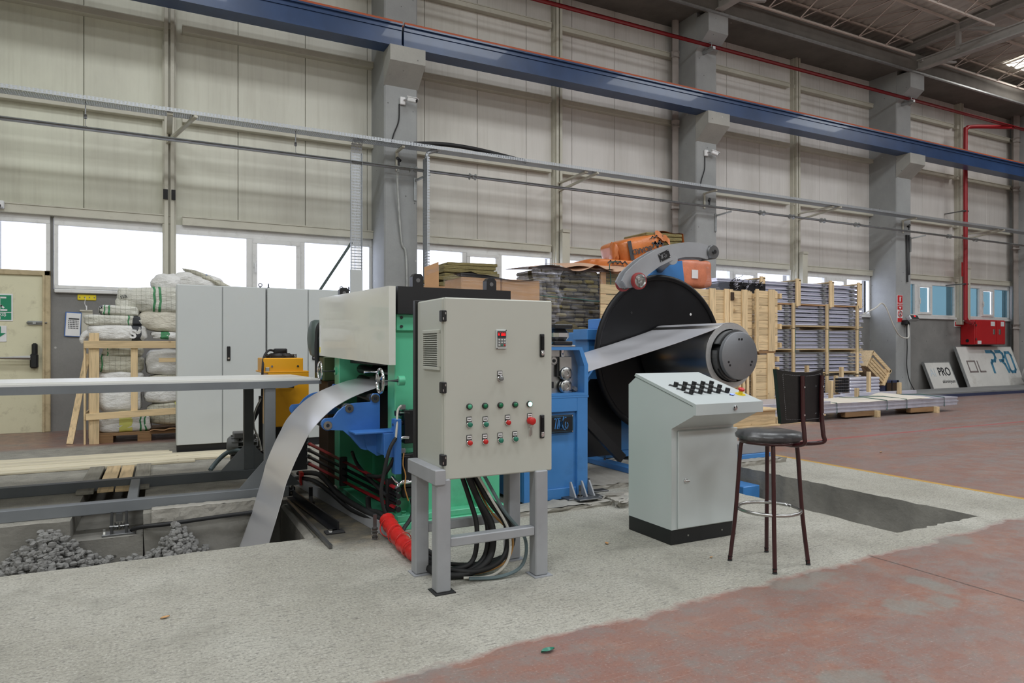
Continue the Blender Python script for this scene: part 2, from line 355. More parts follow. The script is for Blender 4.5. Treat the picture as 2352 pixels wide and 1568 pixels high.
M['table_top'] = pm('table_top_plastic', (214, 214, 210), .4, 0, .08, 3, st=(.4, 4, 1))
M['yellow'] = pm('unit_yellow', (222, 158, 22), .42, 0, .05, 2)
M['olive'] = pm('gearbox_olive', (78, 90, 60), .5)
M['brown'] = pm('tank_brown', (60, 44, 30), .6)
M['motor'] = pm('motor_grey_green', (72, 84, 80), .5)
M['motor_g'] = pm('motor_grey', (120, 122, 122), .55)
M['red'] = pm('red_plastic', (190, 36, 34), .35)
M['red_tape'] = pm('red_tape', (196, 40, 36), .3, 0, .15, 14, bmp=.4, bs=22)
M['grn_btn'] = pm('green_plastic', (34, 118, 96), .3)
M['grn_lamp'] = pm('green_lens', (8, 110, 72), .2)
M['lit_lamp'] = emis('green_lamp_lit', (150, 255, 215), 5.)
M['led'] = emis('red_led', (255, 30, 36), 1.3)
M['bluelamp'] = emis('blue_lamp_lit', (90, 110, 255), 3.)
M['ylw'] = pm('yellow_plastic', (226, 204, 40), .35)
M['white'] = pm('white_label', (226, 226, 226), .5)
M['ink'] = pm('ink_dark', (40, 42, 46), .6)
M['maroon'] = pm('maroon_paint', (54, 14, 20), .3, 0, .12, 8, coat=.3)
M['vinyl'] = pm('black_vinyl', (24, 24, 26), .3, 0, .1, 6, bmp=.12, bs=30)
M['thread'] = pm('thread_grey', (130, 130, 132), .7)
M['seatfilm'] = film('seat_film', (225, 228, 232), .10, (1, 1, 1), 8, .12, 1.2)
M['wrap'] = film('stretch_film', (225, 226, 238), .15, (.6, .6, 9), 3.2, .16)
M['wrapc'] = film('stretch_film_clear', (235, 232, 236), .14, (.6, .6, 9), 3.4, .14)
M['wrap_glare'] = film('stretch_film_glare', (232, 232, 244), .34, (.5, .5, 8), 3.2, .2)  # denser, whiter film for the left side: glare put into its colour
M['wood_x'] = wood('pine_x', (220, 194, 152), 0); M['wood_y'] = wood('pine_y', (214, 188, 146), 1); M['wood_z'] = wood('pine_z', (222, 196, 154), 2)
M['wood_l'] = wood('pale_plank', (222, 212, 186), 0, .25)
M['wood_g'] = wood('weathered_board', (134, 130, 118), 1, .3)
M['wood_d'] = wood('dark_pallet', (140, 108, 74), 0)
M['card'] = pm('cardboard', (188, 146, 106), .8, 0, .08, 4)
M['card_p'] = pm('brown_sheet', (196, 160, 134), .75, 0, .08, 3)
M['rock'] = mat_rockwool('mineral_wool', (142, 130, 86)); M['rock_d'] = mat_rockwool('mineral_wool_dark', (92, 83, 60))
M['obag'] = pm('orange_bag', (200, 118, 62), .28, 0, .18, 4, bmp=.5, bs=14)
M['oblk'] = pm('orange_wrapped', (204, 126, 96), .3, 0, .16, 5, bmp=.6, bs=16)
M['sack_w'] = mat_sack('white_sack', (244, 243, 240)); M['sack_g'] = mat_sack('grid_sack', (226, 225, 214), .062)
M['sack_g2'] = mat_sack('dusty_grid_sack', (210, 207, 190), .066, (140, 136, 120))
M['sack_c'] = mat_sack('cream_sack', (228, 222, 206))
M['gband'] = pm('green_print', (60, 130, 84), .6, 0, .3, 30); M['bband'] = pm('blue_print', (64, 108, 176), .6)
M['yband'] = pm('yellow_print', (206, 204, 110), .6); M['dprint'] = pm('dark_print', (62, 64, 68), .6)
M['alu'] = pm('aluminium', (222, 223, 236), .3, .4, .1, 3, st=(.2, 4, 4))
M['alu_end'] = pm('aluminium_sheet', (202, 202, 214), .4, .5, .1, 6)
M['cloth'] = pm('packing_sheet', (226, 218, 204), .7, 0, .05, 4)
M['strap'] = pm('green_strap', (44, 92, 84), .5)
M['plate'] = pm('chequer_plate', (140, 141, 140), .6, .3, .12, 3)
M['navy'] = pm('navy_steel', (52, 60, 88), .5)
M['board'] = pm('sign_board', (218, 217, 212), .55, 0, .08, 1.5, dirt=((150, 140, 124), .35, 2.2))
M['bluetxt'] = pm('blue_letter', (74, 134, 164), .5); M['faint'] = pm('faint_print', (196, 206, 212), .6); M['smudge'] = pm('glue_mark', (128, 118, 116), .8)
M['hose_red'] = pm('hose_box_red', (184, 28, 34), .35, 0, .05, 2)
M['tyre'] = pm('red_tyre', (142, 46, 46), .5); M['sign_red'] = pm('sign_red', (196, 40, 44), .4); M['sign_green'] = pm('sign_green', (18, 134, 96), .4)
M['leaf'] = pm('dry_leaf', (190, 146, 96), .7)
M['cable_g'] = pm('grey_cable', (96, 112, 116), .5); M['cable_w'] = pm('white_cable', (206, 204, 196), .5); M['cable_o'] = pm('orange_cable', (190, 140, 76), .5)
M['grey_bag'] = pm('grey_plastic_bag', (150, 150, 148), .35, 0, .25, 6, bmp=.7, bs=12)
M['pipe_cream'] = pm('downpipe_paint', (168, 160, 154), .5, 0, .1, 3)

# ---------------------------------------------------------------- mesh building helpers
OFF = {}                                                       # object name -> world offset of its coordinates
def frame_of(d, up=(0, 0, 1)):
    d = Vector(d).normalized(); u = Vector(up)
    if abs(d.dot(u)) > .98: u = Vector((0, 1, 0)) if abs(d.y) < .9 else Vector((1, 0, 0))
    s = d.cross(u).normalized(); return d, s, s.cross(d).normalized()
class MB:
    def __init__(self): self.v = []; self.f = []; self.mi = []; self.sm = []
    def add(self, vs, fs, mi=0, smooth=False):
        o = len(self.v); self.v += [tuple(p) for p in vs]
        for f in fs:
            self.f.append([i+o for i in f]); self.mi.append(mi); self.sm.append(smooth)
        return self
    def box(self, x0, x1, y0, y1, z0, z1, c=0, mi=0, T=None):
        if x0 > x1: x0, x1 = x1, x0
        if y0 > y1: y0, y1 = y1, y0
        if z0 > z1: z0, z1 = z1, z0
        if c <= 0:
            vs = [(x, y, z) for z in (z0, z1) for (x, y) in ((x0, y0), (x1, y0), (x1, y1), (x0, y1))]
            fs = [(3, 2, 1, 0), (4, 5, 6, 7), (0, 1, 5, 4), (1, 2, 6, 5), (2, 3, 7, 6), (3, 0, 4, 7)]
        else:
            c = min(c, (x1-x0)*.45, (y1-y0)*.45, (z1-z0)*.45)
            vs = []; idx = {}
            for sx in (0, 1):
                for sy in (0, 1):
                    for sz in (0, 1):
                        X, Y, Z = (x0, x1)[sx], (y0, y1)[sy], (z0, z1)[sz]
                        dx, dy, dz = (c, -c)[sx], (c, -c)[sy], (c, -c)[sz]
                        for k, p in enumerate(((X, Y+dy, Z+dz), (X+dx, Y, Z+dz), (X+dx, Y+dy, Z))):
                            idx[(sx, sy, sz, k)] = len(vs); vs.append(p)
            fs = []
            S = (0, 1)
            for a in range(3):
                o1, o2 = [q for q in range(3) if q != a]
                for s in S:
                    loop = []
                    for (p, q) in ((0, 0), (1, 0), (1, 1), (0, 1)):
                        t = [0, 0, 0]; t[a] = s; t[o1] = p; t[o2] = q; loop.append(idx[(*t, a)])
                    fs.append(loop)
            for a in range(3):
                b1, b2 = [q for q in range(3) if q != a]
                for p in S:
                    for q in S:
                        t0 = [0, 0, 0]; t0[b1] = p; t0[b2] = q; t1 = list(t0); t0[a] = 0; t1[a] = 1
                        fs.append([idx[(*t0, b1)], idx[(*t0, b2)], idx[(*t1, b2)], idx[(*t1, b1)]])
            for s in [(i, j, k) for i in S for j in S for k in S]:
                fs.append([idx[(*s, 0)], idx[(*s, 1)], idx[(*s, 2)]])
        if T is not None: vs = [T @ Vector(p) for p in vs]
        return self.add(vs, fs, mi)
    def bar(self, p0, p1, w, h, up=(0, 0, 1), c=0, mi=0):
        p0, p1 = Vector(p0), Vector(p1); d, s, u = frame_of(p1-p0, up); L = (p1-p0).length
        T = Matrix(((d.x, s.x, u.x, p0.x), (d.y, s.y, u.y, p0.y), (d.z, s.z, u.z, p0.z), (0, 0, 0, 1)))
        return self.box(0, L, -w/2, w/2, -h/2, h/2, c, mi, T)
    def tube(self, pts, r, n=10, closed=False, mi=0, caps=True):
        P = [Vector(p) for p in pts]; m = len(P); rs = r if isinstance(r, (list, tuple)) else [r]*m
        vs = []; fs = []; prev = None
        for i, p in enumerate(P):
            if closed: t = P[(i+1) % m]-P[i-1]
            else: t = P[min(i+1, m-1)]-P[max(i-1, 0)]
            t = t.normalized() if t.length > 1e-9 else Vector((0, 0, 1))
            if prev is None: _, s, u = frame_of(t)
            else:
                s = prev - t*prev.dot(t)
                s = s.normalized() if s.length > 1e-6 else frame_of(t)[1]
                u = t.cross(s)
            prev = s
            for k in range(n):
                a = 2*PI*k/n; vs.append(p+s*(math.cos(a)*rs[i])+u*(math.sin(a)*rs[i]))
        for i in range(m if closed else m-1):
            j = (i+1) % m
            for k in range(n): fs.append([i*n+k, i*n+(k+1) % n, j*n+(k+1) % n, j*n+k])
        self.add(vs, fs, mi, True)
        if caps and not closed:
            o = len(self.v)-len(vs)
            self.f.append([o+k for k in range(n)][::-1]); self.f.append([o+(m-1)*n+k for k in range(n)])
            self.mi += [mi, mi]; self.sm += [False, False]
        return self
    def cyl(self, p0, p1, r, n=20, r1=None, mi=0):
        return self.tube([p0, p1], [r, r if r1 is None else r1], n, mi=mi)
    def prism(self, poly, axis, a, b, mi=0, smooth=False):
        """polygon in the plane across axis (0: y,z  1: x,z  2: x,y) extruded from a to b"""
        def P(p, t): return ((t, p[0], p[1]), (p[0], t, p[1]), (p[0], p[1], t))[axis]
        n = len(poly); vs = [P(p, a) for p in poly]+[P(p, b) for p in poly]
        self.add(vs, [list(range(n))[::-1], [n+i for i in range(n)]], mi)
        o = len(self.v)-2*n
        for i in range(n):
            j = (i+1) % n; self.f.append([o+i, o+j, o+n+j, o+n+i]); self.mi.append(mi); self.sm.append(smooth)
        return self
    def lathe(self, prof, org, axis=(0, -1, 0), n=32, mi=0):
        """profile [(radius, distance along axis)] turned about an axis"""
        org = Vector(org); d, s, u = frame_of(axis); vs = []; fs = []; m = len(prof)
        for (r, t) in prof:
            for k in range(n):
                a = 2*PI*k/n; vs.append(org+d*t+s*(r*math.cos(a))+u*(r*math.sin(a)))
        o = len(self.v); self.v += [tuple(p) for p in vs]
        for i in range(m-1):
            flat = abs(prof[i][1]-prof[i+1][1]) < 1e-6 or abs(prof[i][0]-prof[i+1][0]) > 3*abs(prof[i][1]-prof[i+1][1])
            for k in range(n):
                self.f.append([o+i*n+k, o+i*n+(k+1) % n, o+(i+1)*n+(k+1) % n, o+(i+1)*n+k]); self.mi.append(mi); self.sm.append(not flat)
        return self
    def grid(self, nu, nv, fn, mi=0, smooth=True):
        vs = [fn(i/nu, j/nv) for j in range(nv+1) for i in range(nu+1)]; w = nu+1
        return self.add(vs, [[j*w+i, j*w+i+1, (j+1)*w+i+1, (j+1)*w+i] for j in range(nv) for i in range(nu)], mi, smooth)
    def blob(self, c, r, nu=14, nv=8, e=1., wob=0., seed=0, T=None, mi=0):
        """rounded lump: super-ellipsoid with wrinkles"""
        rr = random.Random(seed); ph = [rr.uniform(0, 6.28) for _ in range(9)]; vs = []
        sg = lambda x: math.copysign(abs(x)**e, x)
        for j in range(nv+1):
            la = -PI/2+PI*j/nv
            for i in range(nu):
                lo = 2*PI*i/nu
                x, y, z = sg(math.cos(la))*sg(math.cos(lo)), sg(math.cos(la))*sg(math.sin(lo)), sg(math.sin(la))
                k = 1+wob*(math.sin(5*x+ph[0])*math.cos(4*z+ph[1])+.7*math.sin(9*y+ph[2]+3*x)+.6*math.sin(11*x+ph[3])*math.sin(7*z+ph[4]))
                p = Vector((x*r[0]*k, y*r[1]*k, z*r[2]*k))
                vs.append((T @ p if T is not None else p)+Vector(c))
        fs = [[j*nu+i, j*nu+(i+1) % nu, (j+1)*nu+(i+1) % nu, (j+1)*nu+i] for j in range(nv) for i in range(nu)]
        return self.add(vs, fs, mi, True)
    def obj(self, name, mats, parent=None, local=False, loc=None, kind=None):
        me = bpy.data.meshes.new(name)
        off = OFF[parent.name] if parent is not None and not local else Vector(loc or (0, 0, 0))
        if local: off = Vector((0, 0, 0))
        me.from_pydata([(x-off.x, y-off.y, z-off.z) for (x, y, z) in self.v], [], self.f)
        for m in (mats if isinstance(mats, (list, tuple)) else [mats]): me.materials.append(M[m] if isinstance(m, str) else m)
        me.polygons.foreach_set('material_index', self.mi); me.polygons.foreach_set('use_smooth', self.sm)
        if any(self.sm): me.set_sharp_from_angle(angle=math.radians(50))
        me.update()
        o = bpy.data.objects.new(name, me); COL.objects.link(o)
        if parent is not None: o.parent = parent; OFF[o.name] = OFF[parent.name]
        else: o.location = off; OFF[o.name] = off.copy()
        if kind: o['kind'] = kind
        return o
def tag(o, label, cat, group=None, kind=None):
    o['label'] = label; o['category'] = cat
    if group: o['group'] = group
    if kind: o['kind'] = kind
    return o
def thing(name, label, cat, loc, group=None):
    o = bpy.data.objects.new(name, None); COL.objects.link(o); o.location = loc; o.empty_display_size = .1
    OFF[o.name] = Vector(loc); return tag(o, label, cat, group)
def copy_tree(o, parent=None, shift=(0, 0, 0)):
    c = o.copy(); COL.objects.link(c)
    if parent is not None: c.parent = parent
    else: c.location = Vector(o.location)+Vector(shift)
    OFF[c.name] = OFF[o.name]+Vector(shift)
    for ch in list(o.children): copy_tree(ch, c, shift)
    return c
def dup(o, parent, d, label=None):
    """a copy of a childless part moved by d"""
    c = o.copy(); COL.objects.link(c); c.parent = parent; c.location = Vector(o.location)+Vector(d); OFF[c.name] = OFF[parent.name]
    if label: c['label'] = label
    return c
def struct(mb, name, mats, parent=None, loc=None):
    o = mb.obj(name, mats, parent, loc=loc); o['kind'] = 'structure'; return o
def box(x0, x1, y0, y1, z0, z1, c=0): return MB().box(x0, x1, y0, y1, z0, z1, c)
def text(name, s, mat, parent, loc, size, rot=(PI/2, 0, 0), align='CENTER', sx=1., ext=.0015, bold=0., shear=0.):
    cu = bpy.data.curves.new(name, 'FONT'); cu.body = s; cu.size = size; cu.align_x = align; cu.align_y = 'CENTER'; cu.extrude = ext; cu.offset = bold; cu.shear = shear
    tmp = bpy.data.objects.new(name, cu); COL.objects.link(tmp)
    bpy.context.view_layer.update()
    me = bpy.data.meshes.new_from_object(tmp.evaluated_get(bpy.context.evaluated_depsgraph_get()))
    bpy.data.objects.remove(tmp)
    me.materials.clear(); me.materials.append(M[mat])
    o = bpy.data.objects.new(name, me); COL.objects.link(o); o.parent = parent
    o.location = Vector(loc)-OFF[parent.name]; o.rotation_euler = rot; o.scale = (sx, 1, 1); OFF[o.name] = OFF[parent.name]
    return o
def strokes(mb, lines, T, w, t=.002):
    """flat pen strokes: polylines in the unit plane of T (x, y) with thickness t"""
    for L in lines:
        for (a, b) in zip(L, L[1:]):
            dx, dy = b[0]-a[0], b[1]-a[1]; l = math.hypot(dx, dy) or 1; nx, ny = -dy/l*w/2, dx/l*w/2; ex, ey = dx/l*w*.4, dy/l*w*.4
            q = [(a[0]-ex+nx, a[1]-ey+ny), (a[0]-ex-nx, a[1]-ey-ny), (b[0]+ex-nx, b[1]+ey-ny), (b[0]+ex+nx, b[1]+ey+ny)]
            vs = [T @ Vector((p[0], p[1], z)) for z in (0, t) for p in q]
            mb.add(vs, [(3, 2, 1, 0), (4, 5, 6, 7), (0, 1, 5, 4), (1, 2, 6, 5), (2, 3, 7, 6), (3, 0, 4, 7)])
    return mb
LOGO = [[(0, .9), (.22, .95)], [(.17, .93), (.04, .15)], [(.24, .95), (.52, .95)], [(.38, .93), (.24, .15)], [(.47, .78), (.34, .15)],
        [(.36, .2), (.55, .62), (.50, .15)], [(.55, .62), (.55, .15), (.66, .6), (.62, .15)],
        [(.82, 1.05), (.62, .12)], [(.66, .5), (.9, 1.0), (1.06, .98)], [(.7, .5), (.82, .1), (.98, .02)], [(1.02, .62), (.98, .35), (1.05, .12), (1.2, .15), (1.26, .4), (1.2, .55)]]
def plane_T(org, ux, uy, s):
    o, x, y = Vector(org), Vector(ux).normalized(), Vector(uy).normalized(); z = x.cross(y)
    return Matrix(((x.x*s, y.x*s, z.x, o.x), (x.y*s, y.y*s, z.y, o.y), (x.z*s, y.z*s, z.z, o.z), (0, 0, 0, 1)))
def arc(cx, cy, r, a0, a1, n): return [(cx+r*math.cos(math.radians(a0+(a1-a0)*i/n)), cy+r*math.sin(math.radians(a0+(a1-a0)*i/n))) for i in range(n+1)]
def smooth_path(P, k=5):
    P = [Vector(p) for p in P]; out = []
    for i in range(len(P)-1):
        a, b, c, d = P[max(i-1, 0)], P[i], P[i+1], P[min(i+2, len(P)-1)]
        for j in range(k):
            t = j/k
            out.append(.5*((2*b)+(c-a)*t+(2*a-5*b+4*c-d)*t*t+(3*b-a-3*c+d)*t**3))
    out.append(P[-1]); return out

# ================================================================ SETTING
YW, YC = 12.6, 11.8                                            # wall face, column face
CX = [(-3.67, -3.05), (3.53, 4.15), (10.76, 11.38), (17.93, 18.57), (25.13, 25.75)]
# ---- floor slab with the two pits left open
def ragged(a, b, fixed, axis, n, amp, seed):
    r = random.Random(seed); out = []
    for i in range(n+1):
        t = a+(b-a)*i/n; j = 0 if i in (0, n) else r.uniform(-amp, amp)
        out.append((t, fixed+j) if axis == 0 else (fixed+j, t))
    return out
fl = MB()
PX0, PX1, PY0, PY1 = -6.0, .95, 4.76, 6.05                     # looping pit
TX0, TX1, TY0, TY1 = 4.59, 5.59, 3.02, 5.75                    # decoiler trench
pit_near = ragged(PX0, PX1, PY0, 0, 90, .011, 1); pit_far = ragged(PX0, PX1, PY1, 0, 60, .016, 2)
tr_near = ragged(TX0, TX1, TY0, 0, 22, .016, 3); tr_l = ragged(TY0, TY1, TX0, 1, 40, .014, 4); tr_r = ragged(TY0, TY1, TX1, 1, 40, .018, 5)
def quad(x0, x1, y0, y1): fl.add([(x0, y0, 0), (x1, y0, 0), (x1, y1, 0), (x0, y1, 0)], [(0, 1, 2, 3)])
def strip_to(edge, other):                                     # fan a ragged edge to a straight line
    n = len(edge); fl.add([(x, y, 0) for x, y in edge]+[(p[0], p[1], 0) for p in other], [[i, i+1, n+i+1, n+i] for i in range(n-1)])
SX0, SX1, SY1 = -.60, -.12, 8.45                               # cross slot behind the pit
quad(-14, 40, -13, TY0-.3)
quad(-14, TX0-.3, TY0-.3, PY0-.3); quad(TX1+.3, 40, TY0-.3, 13.2)
quad(-14, PX0, PY0-.3, PY1+.3); quad(PX1, TX0-.3, PY0-.3, PY1+.3)
quad(-14, SX0, PY1+.3, 13.2); quad(SX1, TX0-.3, PY1+.3, 13.2); quad(SX0, SX1, SY1, 13.2)
strip_to(pit_near, [(x, PY0-.3) for x, y in pit_near])
i0 = min(range(len(pit_far)), key=lambda i: abs(pit_far[i][0]-SX0)); i1 = min(range(len(pit_far)), key=lambda i: abs(pit_far[i][0]-SX1))
pit_far[i0] = (SX0, PY1); pit_far[i1] = (SX1, PY1)
strip_to(pit_far[:i0+1], [(x, PY1+.3) for x, y in pit_far[:i0+1]]); strip_to(pit_far[i1:], [(x, PY1+.3) for x, y in pit_far[i1:]])
strip_to(tr_near, [(x, TY0-.3) for x, y in tr_near])
quad(TX0-.3, TX0, TY0-.3, TY0); quad(TX1, TX1+.3, TY0-.3, TY0)
strip_to(tr_l, [(TX0-.3, y) for x, y in tr_l]); strip_to(tr_r, [(TX1+.3, y) for x, y in tr_r])
quad(TX0-.3, TX1+.3, TY1, 13.2)
quad(TX0-.3, TX0-.3+1e-4, TY1, 13.2)
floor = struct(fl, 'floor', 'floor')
# ---- pit walls
def curtain(mb, edge, z0, lean=(0, 0), rows=5, amp=.012, seed=0, mi=0):
    r = random.Random(seed); n = len(edge); vs = []
    for j in range(rows+1):
        t = j/rows
        for i, (x, y) in enumerate(edge):
            a = 0 if j == 0 else amp
            vs.append((x+lean[0]*t+r.uniform(-a, a), y+lean[1]*t+r.uniform(-a, a), z0*t))
    mb.add(vs, [[j*n+i, j*n+i+1, (j+1)*n+i+1, (j+1)*n+i] for j in range(rows) for i in range(n-1)], mi, False)
pw = MB()
curtain(pw, pit_near, -1.25, (0, -.05), 4, .01, 1); curtain(pw, pit_far[:i0+1], -1.25, (0, .03), 8, .012, 2); curtain(pw, pit_far[i1:], -1.25, (0, .03), 8, .012, 3)
curtain(pw, [(PX1, PY0+(PY1-PY0)*i/20) for i in range(21)], -1.25, (.02, 0), 4, .008, 4)
pw.add([(PX0, PY0-.1, -1.25), (PX1+.1, PY0-.1, -1.25), (PX1+.1, PY1+.1, -1.25), (PX0, PY1+.1, -1.25)], [(0, 1, 2, 3)])
pw.add([(PX0, PY0, 0), (PX0, PY1, 0), (PX0, PY1, -1.25), (PX0, PY0, -1.25)], [(0, 1, 2, 3)])
# cross slot cut into the far wall
pw.add([(SX0, PY1, 0), (SX0, SY1, 0), (SX0, SY1, -.16), (SX0, PY1, -.16)], [(0, 1, 2, 3)])
pw.add([(SX1, PY1, 0), (SX1, SY1, 0), (SX1, SY1, -.16), (SX1, PY1, -.16)], [(0, 1, 2, 3)])
pw.add([(SX0, PY1, -.16), (SX1, PY1, -.16), (SX1, SY1, -.16), (SX0, SY1, -.16)], [(0, 1, 2, 3)])
pw.add([(SX0, SY1, 0), (SX1, SY1, 0), (SX1, SY1, -.16), (SX0, SY1, -.16)], [(0, 1, 2, 3)])
pw.grid(16, 5, lambda u, v: (SX0+(SX1-SX0)*u, PY1+.03*v+RND.uniform(-.008, .008), -.16-1.09*v))
pitwall = struct(pw, 'wall_pit', 'pit')
tw = MB()
curtain(tw, tr_near, -.62, (0, .02), 5, .008, 6); curtain(tw, tr_l, -.62, (0, 0), 5, .008, 7); curtain(tw, tr_r, -.62, (-.03, 0), 8, .006, 8); tw.sm = [True]*len(tw.sm)
tw.add([(TX0, TY1, 0), (TX1, TY1, 0), (TX1, TY1, -.62), (TX0, TY1, -.62)], [(0, 1, 2, 3)])
tw.grid(12, 30, lambda u, v: (TX0-.02+(TX1-TX0+.04)*u, TY0+(TY1-TY0)*v, -.5-.12*abs(math.sin(u*9+v*17))*RND.uniform(.3, 1)), smooth=False)
struct(tw, 'wall_trench', 'pit')
# broken concrete lip along the foot of the trench wall
lp = MB()
for i in range(26):
    y = TY0+.05+i*.1; w = RND.uniform(.05, .16)
    lp.blob((TX1-.05, y, -.5), (.06+w*.6, .08, .1+RND.uniform(0, .12)), 7, 5, .6, .1, i)
o = lp.obj('broken_concrete_rubble', 'pit', kind='stuff'); tag(o, 'broken grey concrete along the foot of the trench wall', 'rubble')
# low rough concrete kerbs on the far rim of the pit and footings below the machines
ks = MB()
def slab(x0, x1, y0, y1, z0, z1, n=24, amp=.015, seed=0):
    r = random.Random(seed)
    ks.grid(n, 4, lambda u, v: (x0+(x1-x0)*u+r.uniform(-amp, amp)*.3, y0+(y1-y0)*v+r.uniform(-amp, amp), z1+r.uniform(-amp, amp)*.5), smooth=False)
    for (a, b) in (((x0, y0), (x1, y0)), ((x1, y0), (x1, y1)), ((x1, y1), (x0, y1)), ((x0, y1), (x0, y0))):
        ks.grid(n, 3, lambda u, v: (a[0]+(b[0]-a[0])*u+r.uniform(-amp, amp)*.6, a[1]+(b[1]-a[1])*u+r.uniform(-amp, amp)*.6, z0+(z1-z0)*v+(r.uniform(-amp, amp)*.3 if v == 1 else 0)), smooth=False)
slab(-.06, .74, 6.05, 6.17, -.08, .022, 26, .007, 1)
slab(2.3, 4.25, 4.62, 4.86, -.02, .035, 30, .016, 3); slab(3.3, 4.2, 4.5, 4.72, -.02, .05, 16, .03, 4)
slab(3.4, 4.6, 5.15, 6.4, -.02, .045, 20, .012, 5); slab(5.6, 6.3, 5.45, 6.4, -.02, .05, 14, .012, 6)
struct(ks, 'trim_1', 'raw_concrete')
# ---- rear long wall: concrete plinth and backing
wl = MB()
BAY_WIN = [(-2.16, -1.52, 2.42, 3.3), (-1.47, .09, 2.2, 3.3), (.17, 3.53, 2.2, 3.3), (4.15, 7.42, 2.2, 3.3), (7.66, 10.76, 2.2, 3.3),
           (11.38, 14.72, 2.2, 3.3), (14.94, 17.93, 2.2, 3.3), (18.57, 22.0, 2.22, 3.27), (22.25, 25.13, 2.22, 3.27)]
segs = [(-14, -2.16)] + [(b[1], c[0]) for b, c in zip(BAY_WIN, BAY_WIN[1:])] + [(25.13, 40)]
wl.box(-14, -2.16, YW, YW+.25, 0, 3.3); wl.box(-1.5, 40, YW, YW+.25, -.3, 2.2)
for b in BAY_WIN:
    if b[2] > 2.2 and b[0] > 0: wl.box(b[0], b[1], YW, YW+.25, 2.2, b[2])
for (a, b) in segs[1:]: wl.box(a, b, YW, YW+.25, 2.2, 3.3)
wall_rear = struct(wl, 'wall_rear', 'wall_concrete')
struct(MB().box(-14, 40, YW+.10, YW+.2, 3.3, 10.2), 'wall_backing', 'panel', wall_rear)
# every sandwich panel is a piece of its own, seams left between them
px = -13.5
SEAMS = []
while px < 39:
    SEAMS.append(px); px += 1.13
base = None
for i, x in enumerate(SEAMS):
    p = MB().box(x+.004, x+1.126, YW+.02, YW+.1, 3.3, 9.6, .006)
    struct(p, 'panel', 'panel', wall_rear)
# cream girts and half-bay posts
for z, hgt, dp in ((3.39, .15, .10), (5.06, .11, .12), (6.55, .11, .12), (8.12, .11, .12)):
    for (c0, c1), (d0, d1) in zip(CX, CX[1:]):
        mid = (c1+d0)/2
        for (a, b) in ((c1, mid-.08), (mid+.08, d0)):
            g = MB().box(a, b, YW-dp, YW+.02, z-hgt/2, z+hgt/2, .006)
            g.box(a, b, YW-dp-.012, YW-dp, z+hgt/2-.02, z+hgt/2)
            struct(g, 'wall_girt', 'steel_cream', wall_rear)
for i, mid in enumerate((.13, 7.54, 14.83, 22.12)):
    t = MB()
    for s in (-1, 1): t.box(mid+s*.045-.03, mid+s*.045+.03, YW-.17, YW+.02, 2.0 if i else 2.2, 9.3, .006)
    t.box(mid-.1, mid+.1, YW-.09, YW+.02, 2.2, 9.3)
    struct(t, 'trim_post', 'steel_cream')
    if i:
        struct(MB().box(mid-.02, mid+.17, YW-.32, YW-.2, 2.1, 3.72, .006).box(mid-.02, mid+.17, YW-.34, YW-.2, 3.72, 3.78), 'trim_post', 'steel_cream')
    else:
        struct(MB().box(mid-.09, mid-.02, YW-.2, YW-.16, 3.7, 3.86).box(mid+.03, mid+.09, YW-.2, YW-.16, 3.7, 3.86), 'trim_plate', 'dark_gap')
# ---- windows: frame, pane, sash with handle
def window(n, parts, z0, z1, blue=False):
    """parts: (x0, x1, sash?)"""
    X0, X1 = parts[0][0], parts[-1][1]
    fr = MB(); w = .055; y0, y1 = YW-.03, YW+.07
    fr.box(X0-w, X1+w, y0, y1, z1, 3.325, .006); fr.box(X0-w, X1+w, y0, y1, z0-w, z0, .006)
    fr.box(X0-w, X0, y0+.001, y1, z0, z1); fr.box(X1, X1+w, y0+.001, y1, z0, z1)
    for a, b in zip(parts, parts[1:]):
        fr.box(a[1], b[0], y0+.001, y1, z0, z1)
    f = struct(fr, 'window_%d' % n, 'frame_white')
    for (a, b, s) in parts:
        if s:
            sm = MB(); k = .075
            sm.box(a, b, y0-.025, y0+.03, z0, z0+k, .008); sm.box(a, b, y0-.025, y0+.03, z1-k, z1, .008)
            sm.box(a, a+k, y0-.024, y0+.03, z0+k, z1-k); sm.box(b-k, b, y0-.024, y0+.03, z0+k, z1-k)
            so = struct(sm, 'window_sash', 'frame_white', f)
            hd = MB().box(a+.02, a+.05, y0-.045, y0-.025, (z0+z1)/2-.04, (z0+z1)/2+.06, .004).box(a+.025, a+.045, y0-.07, y0-.045, (z0+z1)/2-.13, (z0+z1)/2+.03, .006)
            struct(hd, 'window_handle', 'frame_white', so)
            a, b, zz0, zz1 = a+k, b-k, z0+k, z1-k
        else: zz0, zz1 = z0, z1
        struct(MB().box(a, b, YW+.03, YW+.036, zz0, zz1), 'window_pane', 'glass_blue' if blue else 'glass', f)
    return f
window(1, [(-2.9, -1.56, False)], 2.47, 3.19)
window(2, [(-1.40, .05, False)], 2.26, 3.18)
window(3, [(.21, 1.32, False), (1.42, 2.22, True), (2.30, 3.47, False)], 2.26, 3.17)
window(4, [(4.2, 5.36, False), (5.45, 6.16, True), (6.24, 7.38, False)], 2.26, 3.19)
window(5, [(7.72, 8.8, False), (8.9, 9.6, True), (9.7, 10.7, False)], 2.26, 3.18)
window(6, [(11.44, 12.55, False), (12.65, 13.4, True), (13.5, 14.66, False)], 2.26, 3.18)
window(7, [(15.0, 16.0, False), (16.08, 16.82, True), (16.92, 17.86, False)], 2.26, 3.18)
window(8, [(18.6, 19.95, False), (20.1, 20.75, True), (20.82, 21.95, False)], 2.28, 3.17, True)
window(9, [(22.3, 23.3, False), (23.4, 24.08, True), (24.15, 25.0, False)], 2.28, 3.17, True)
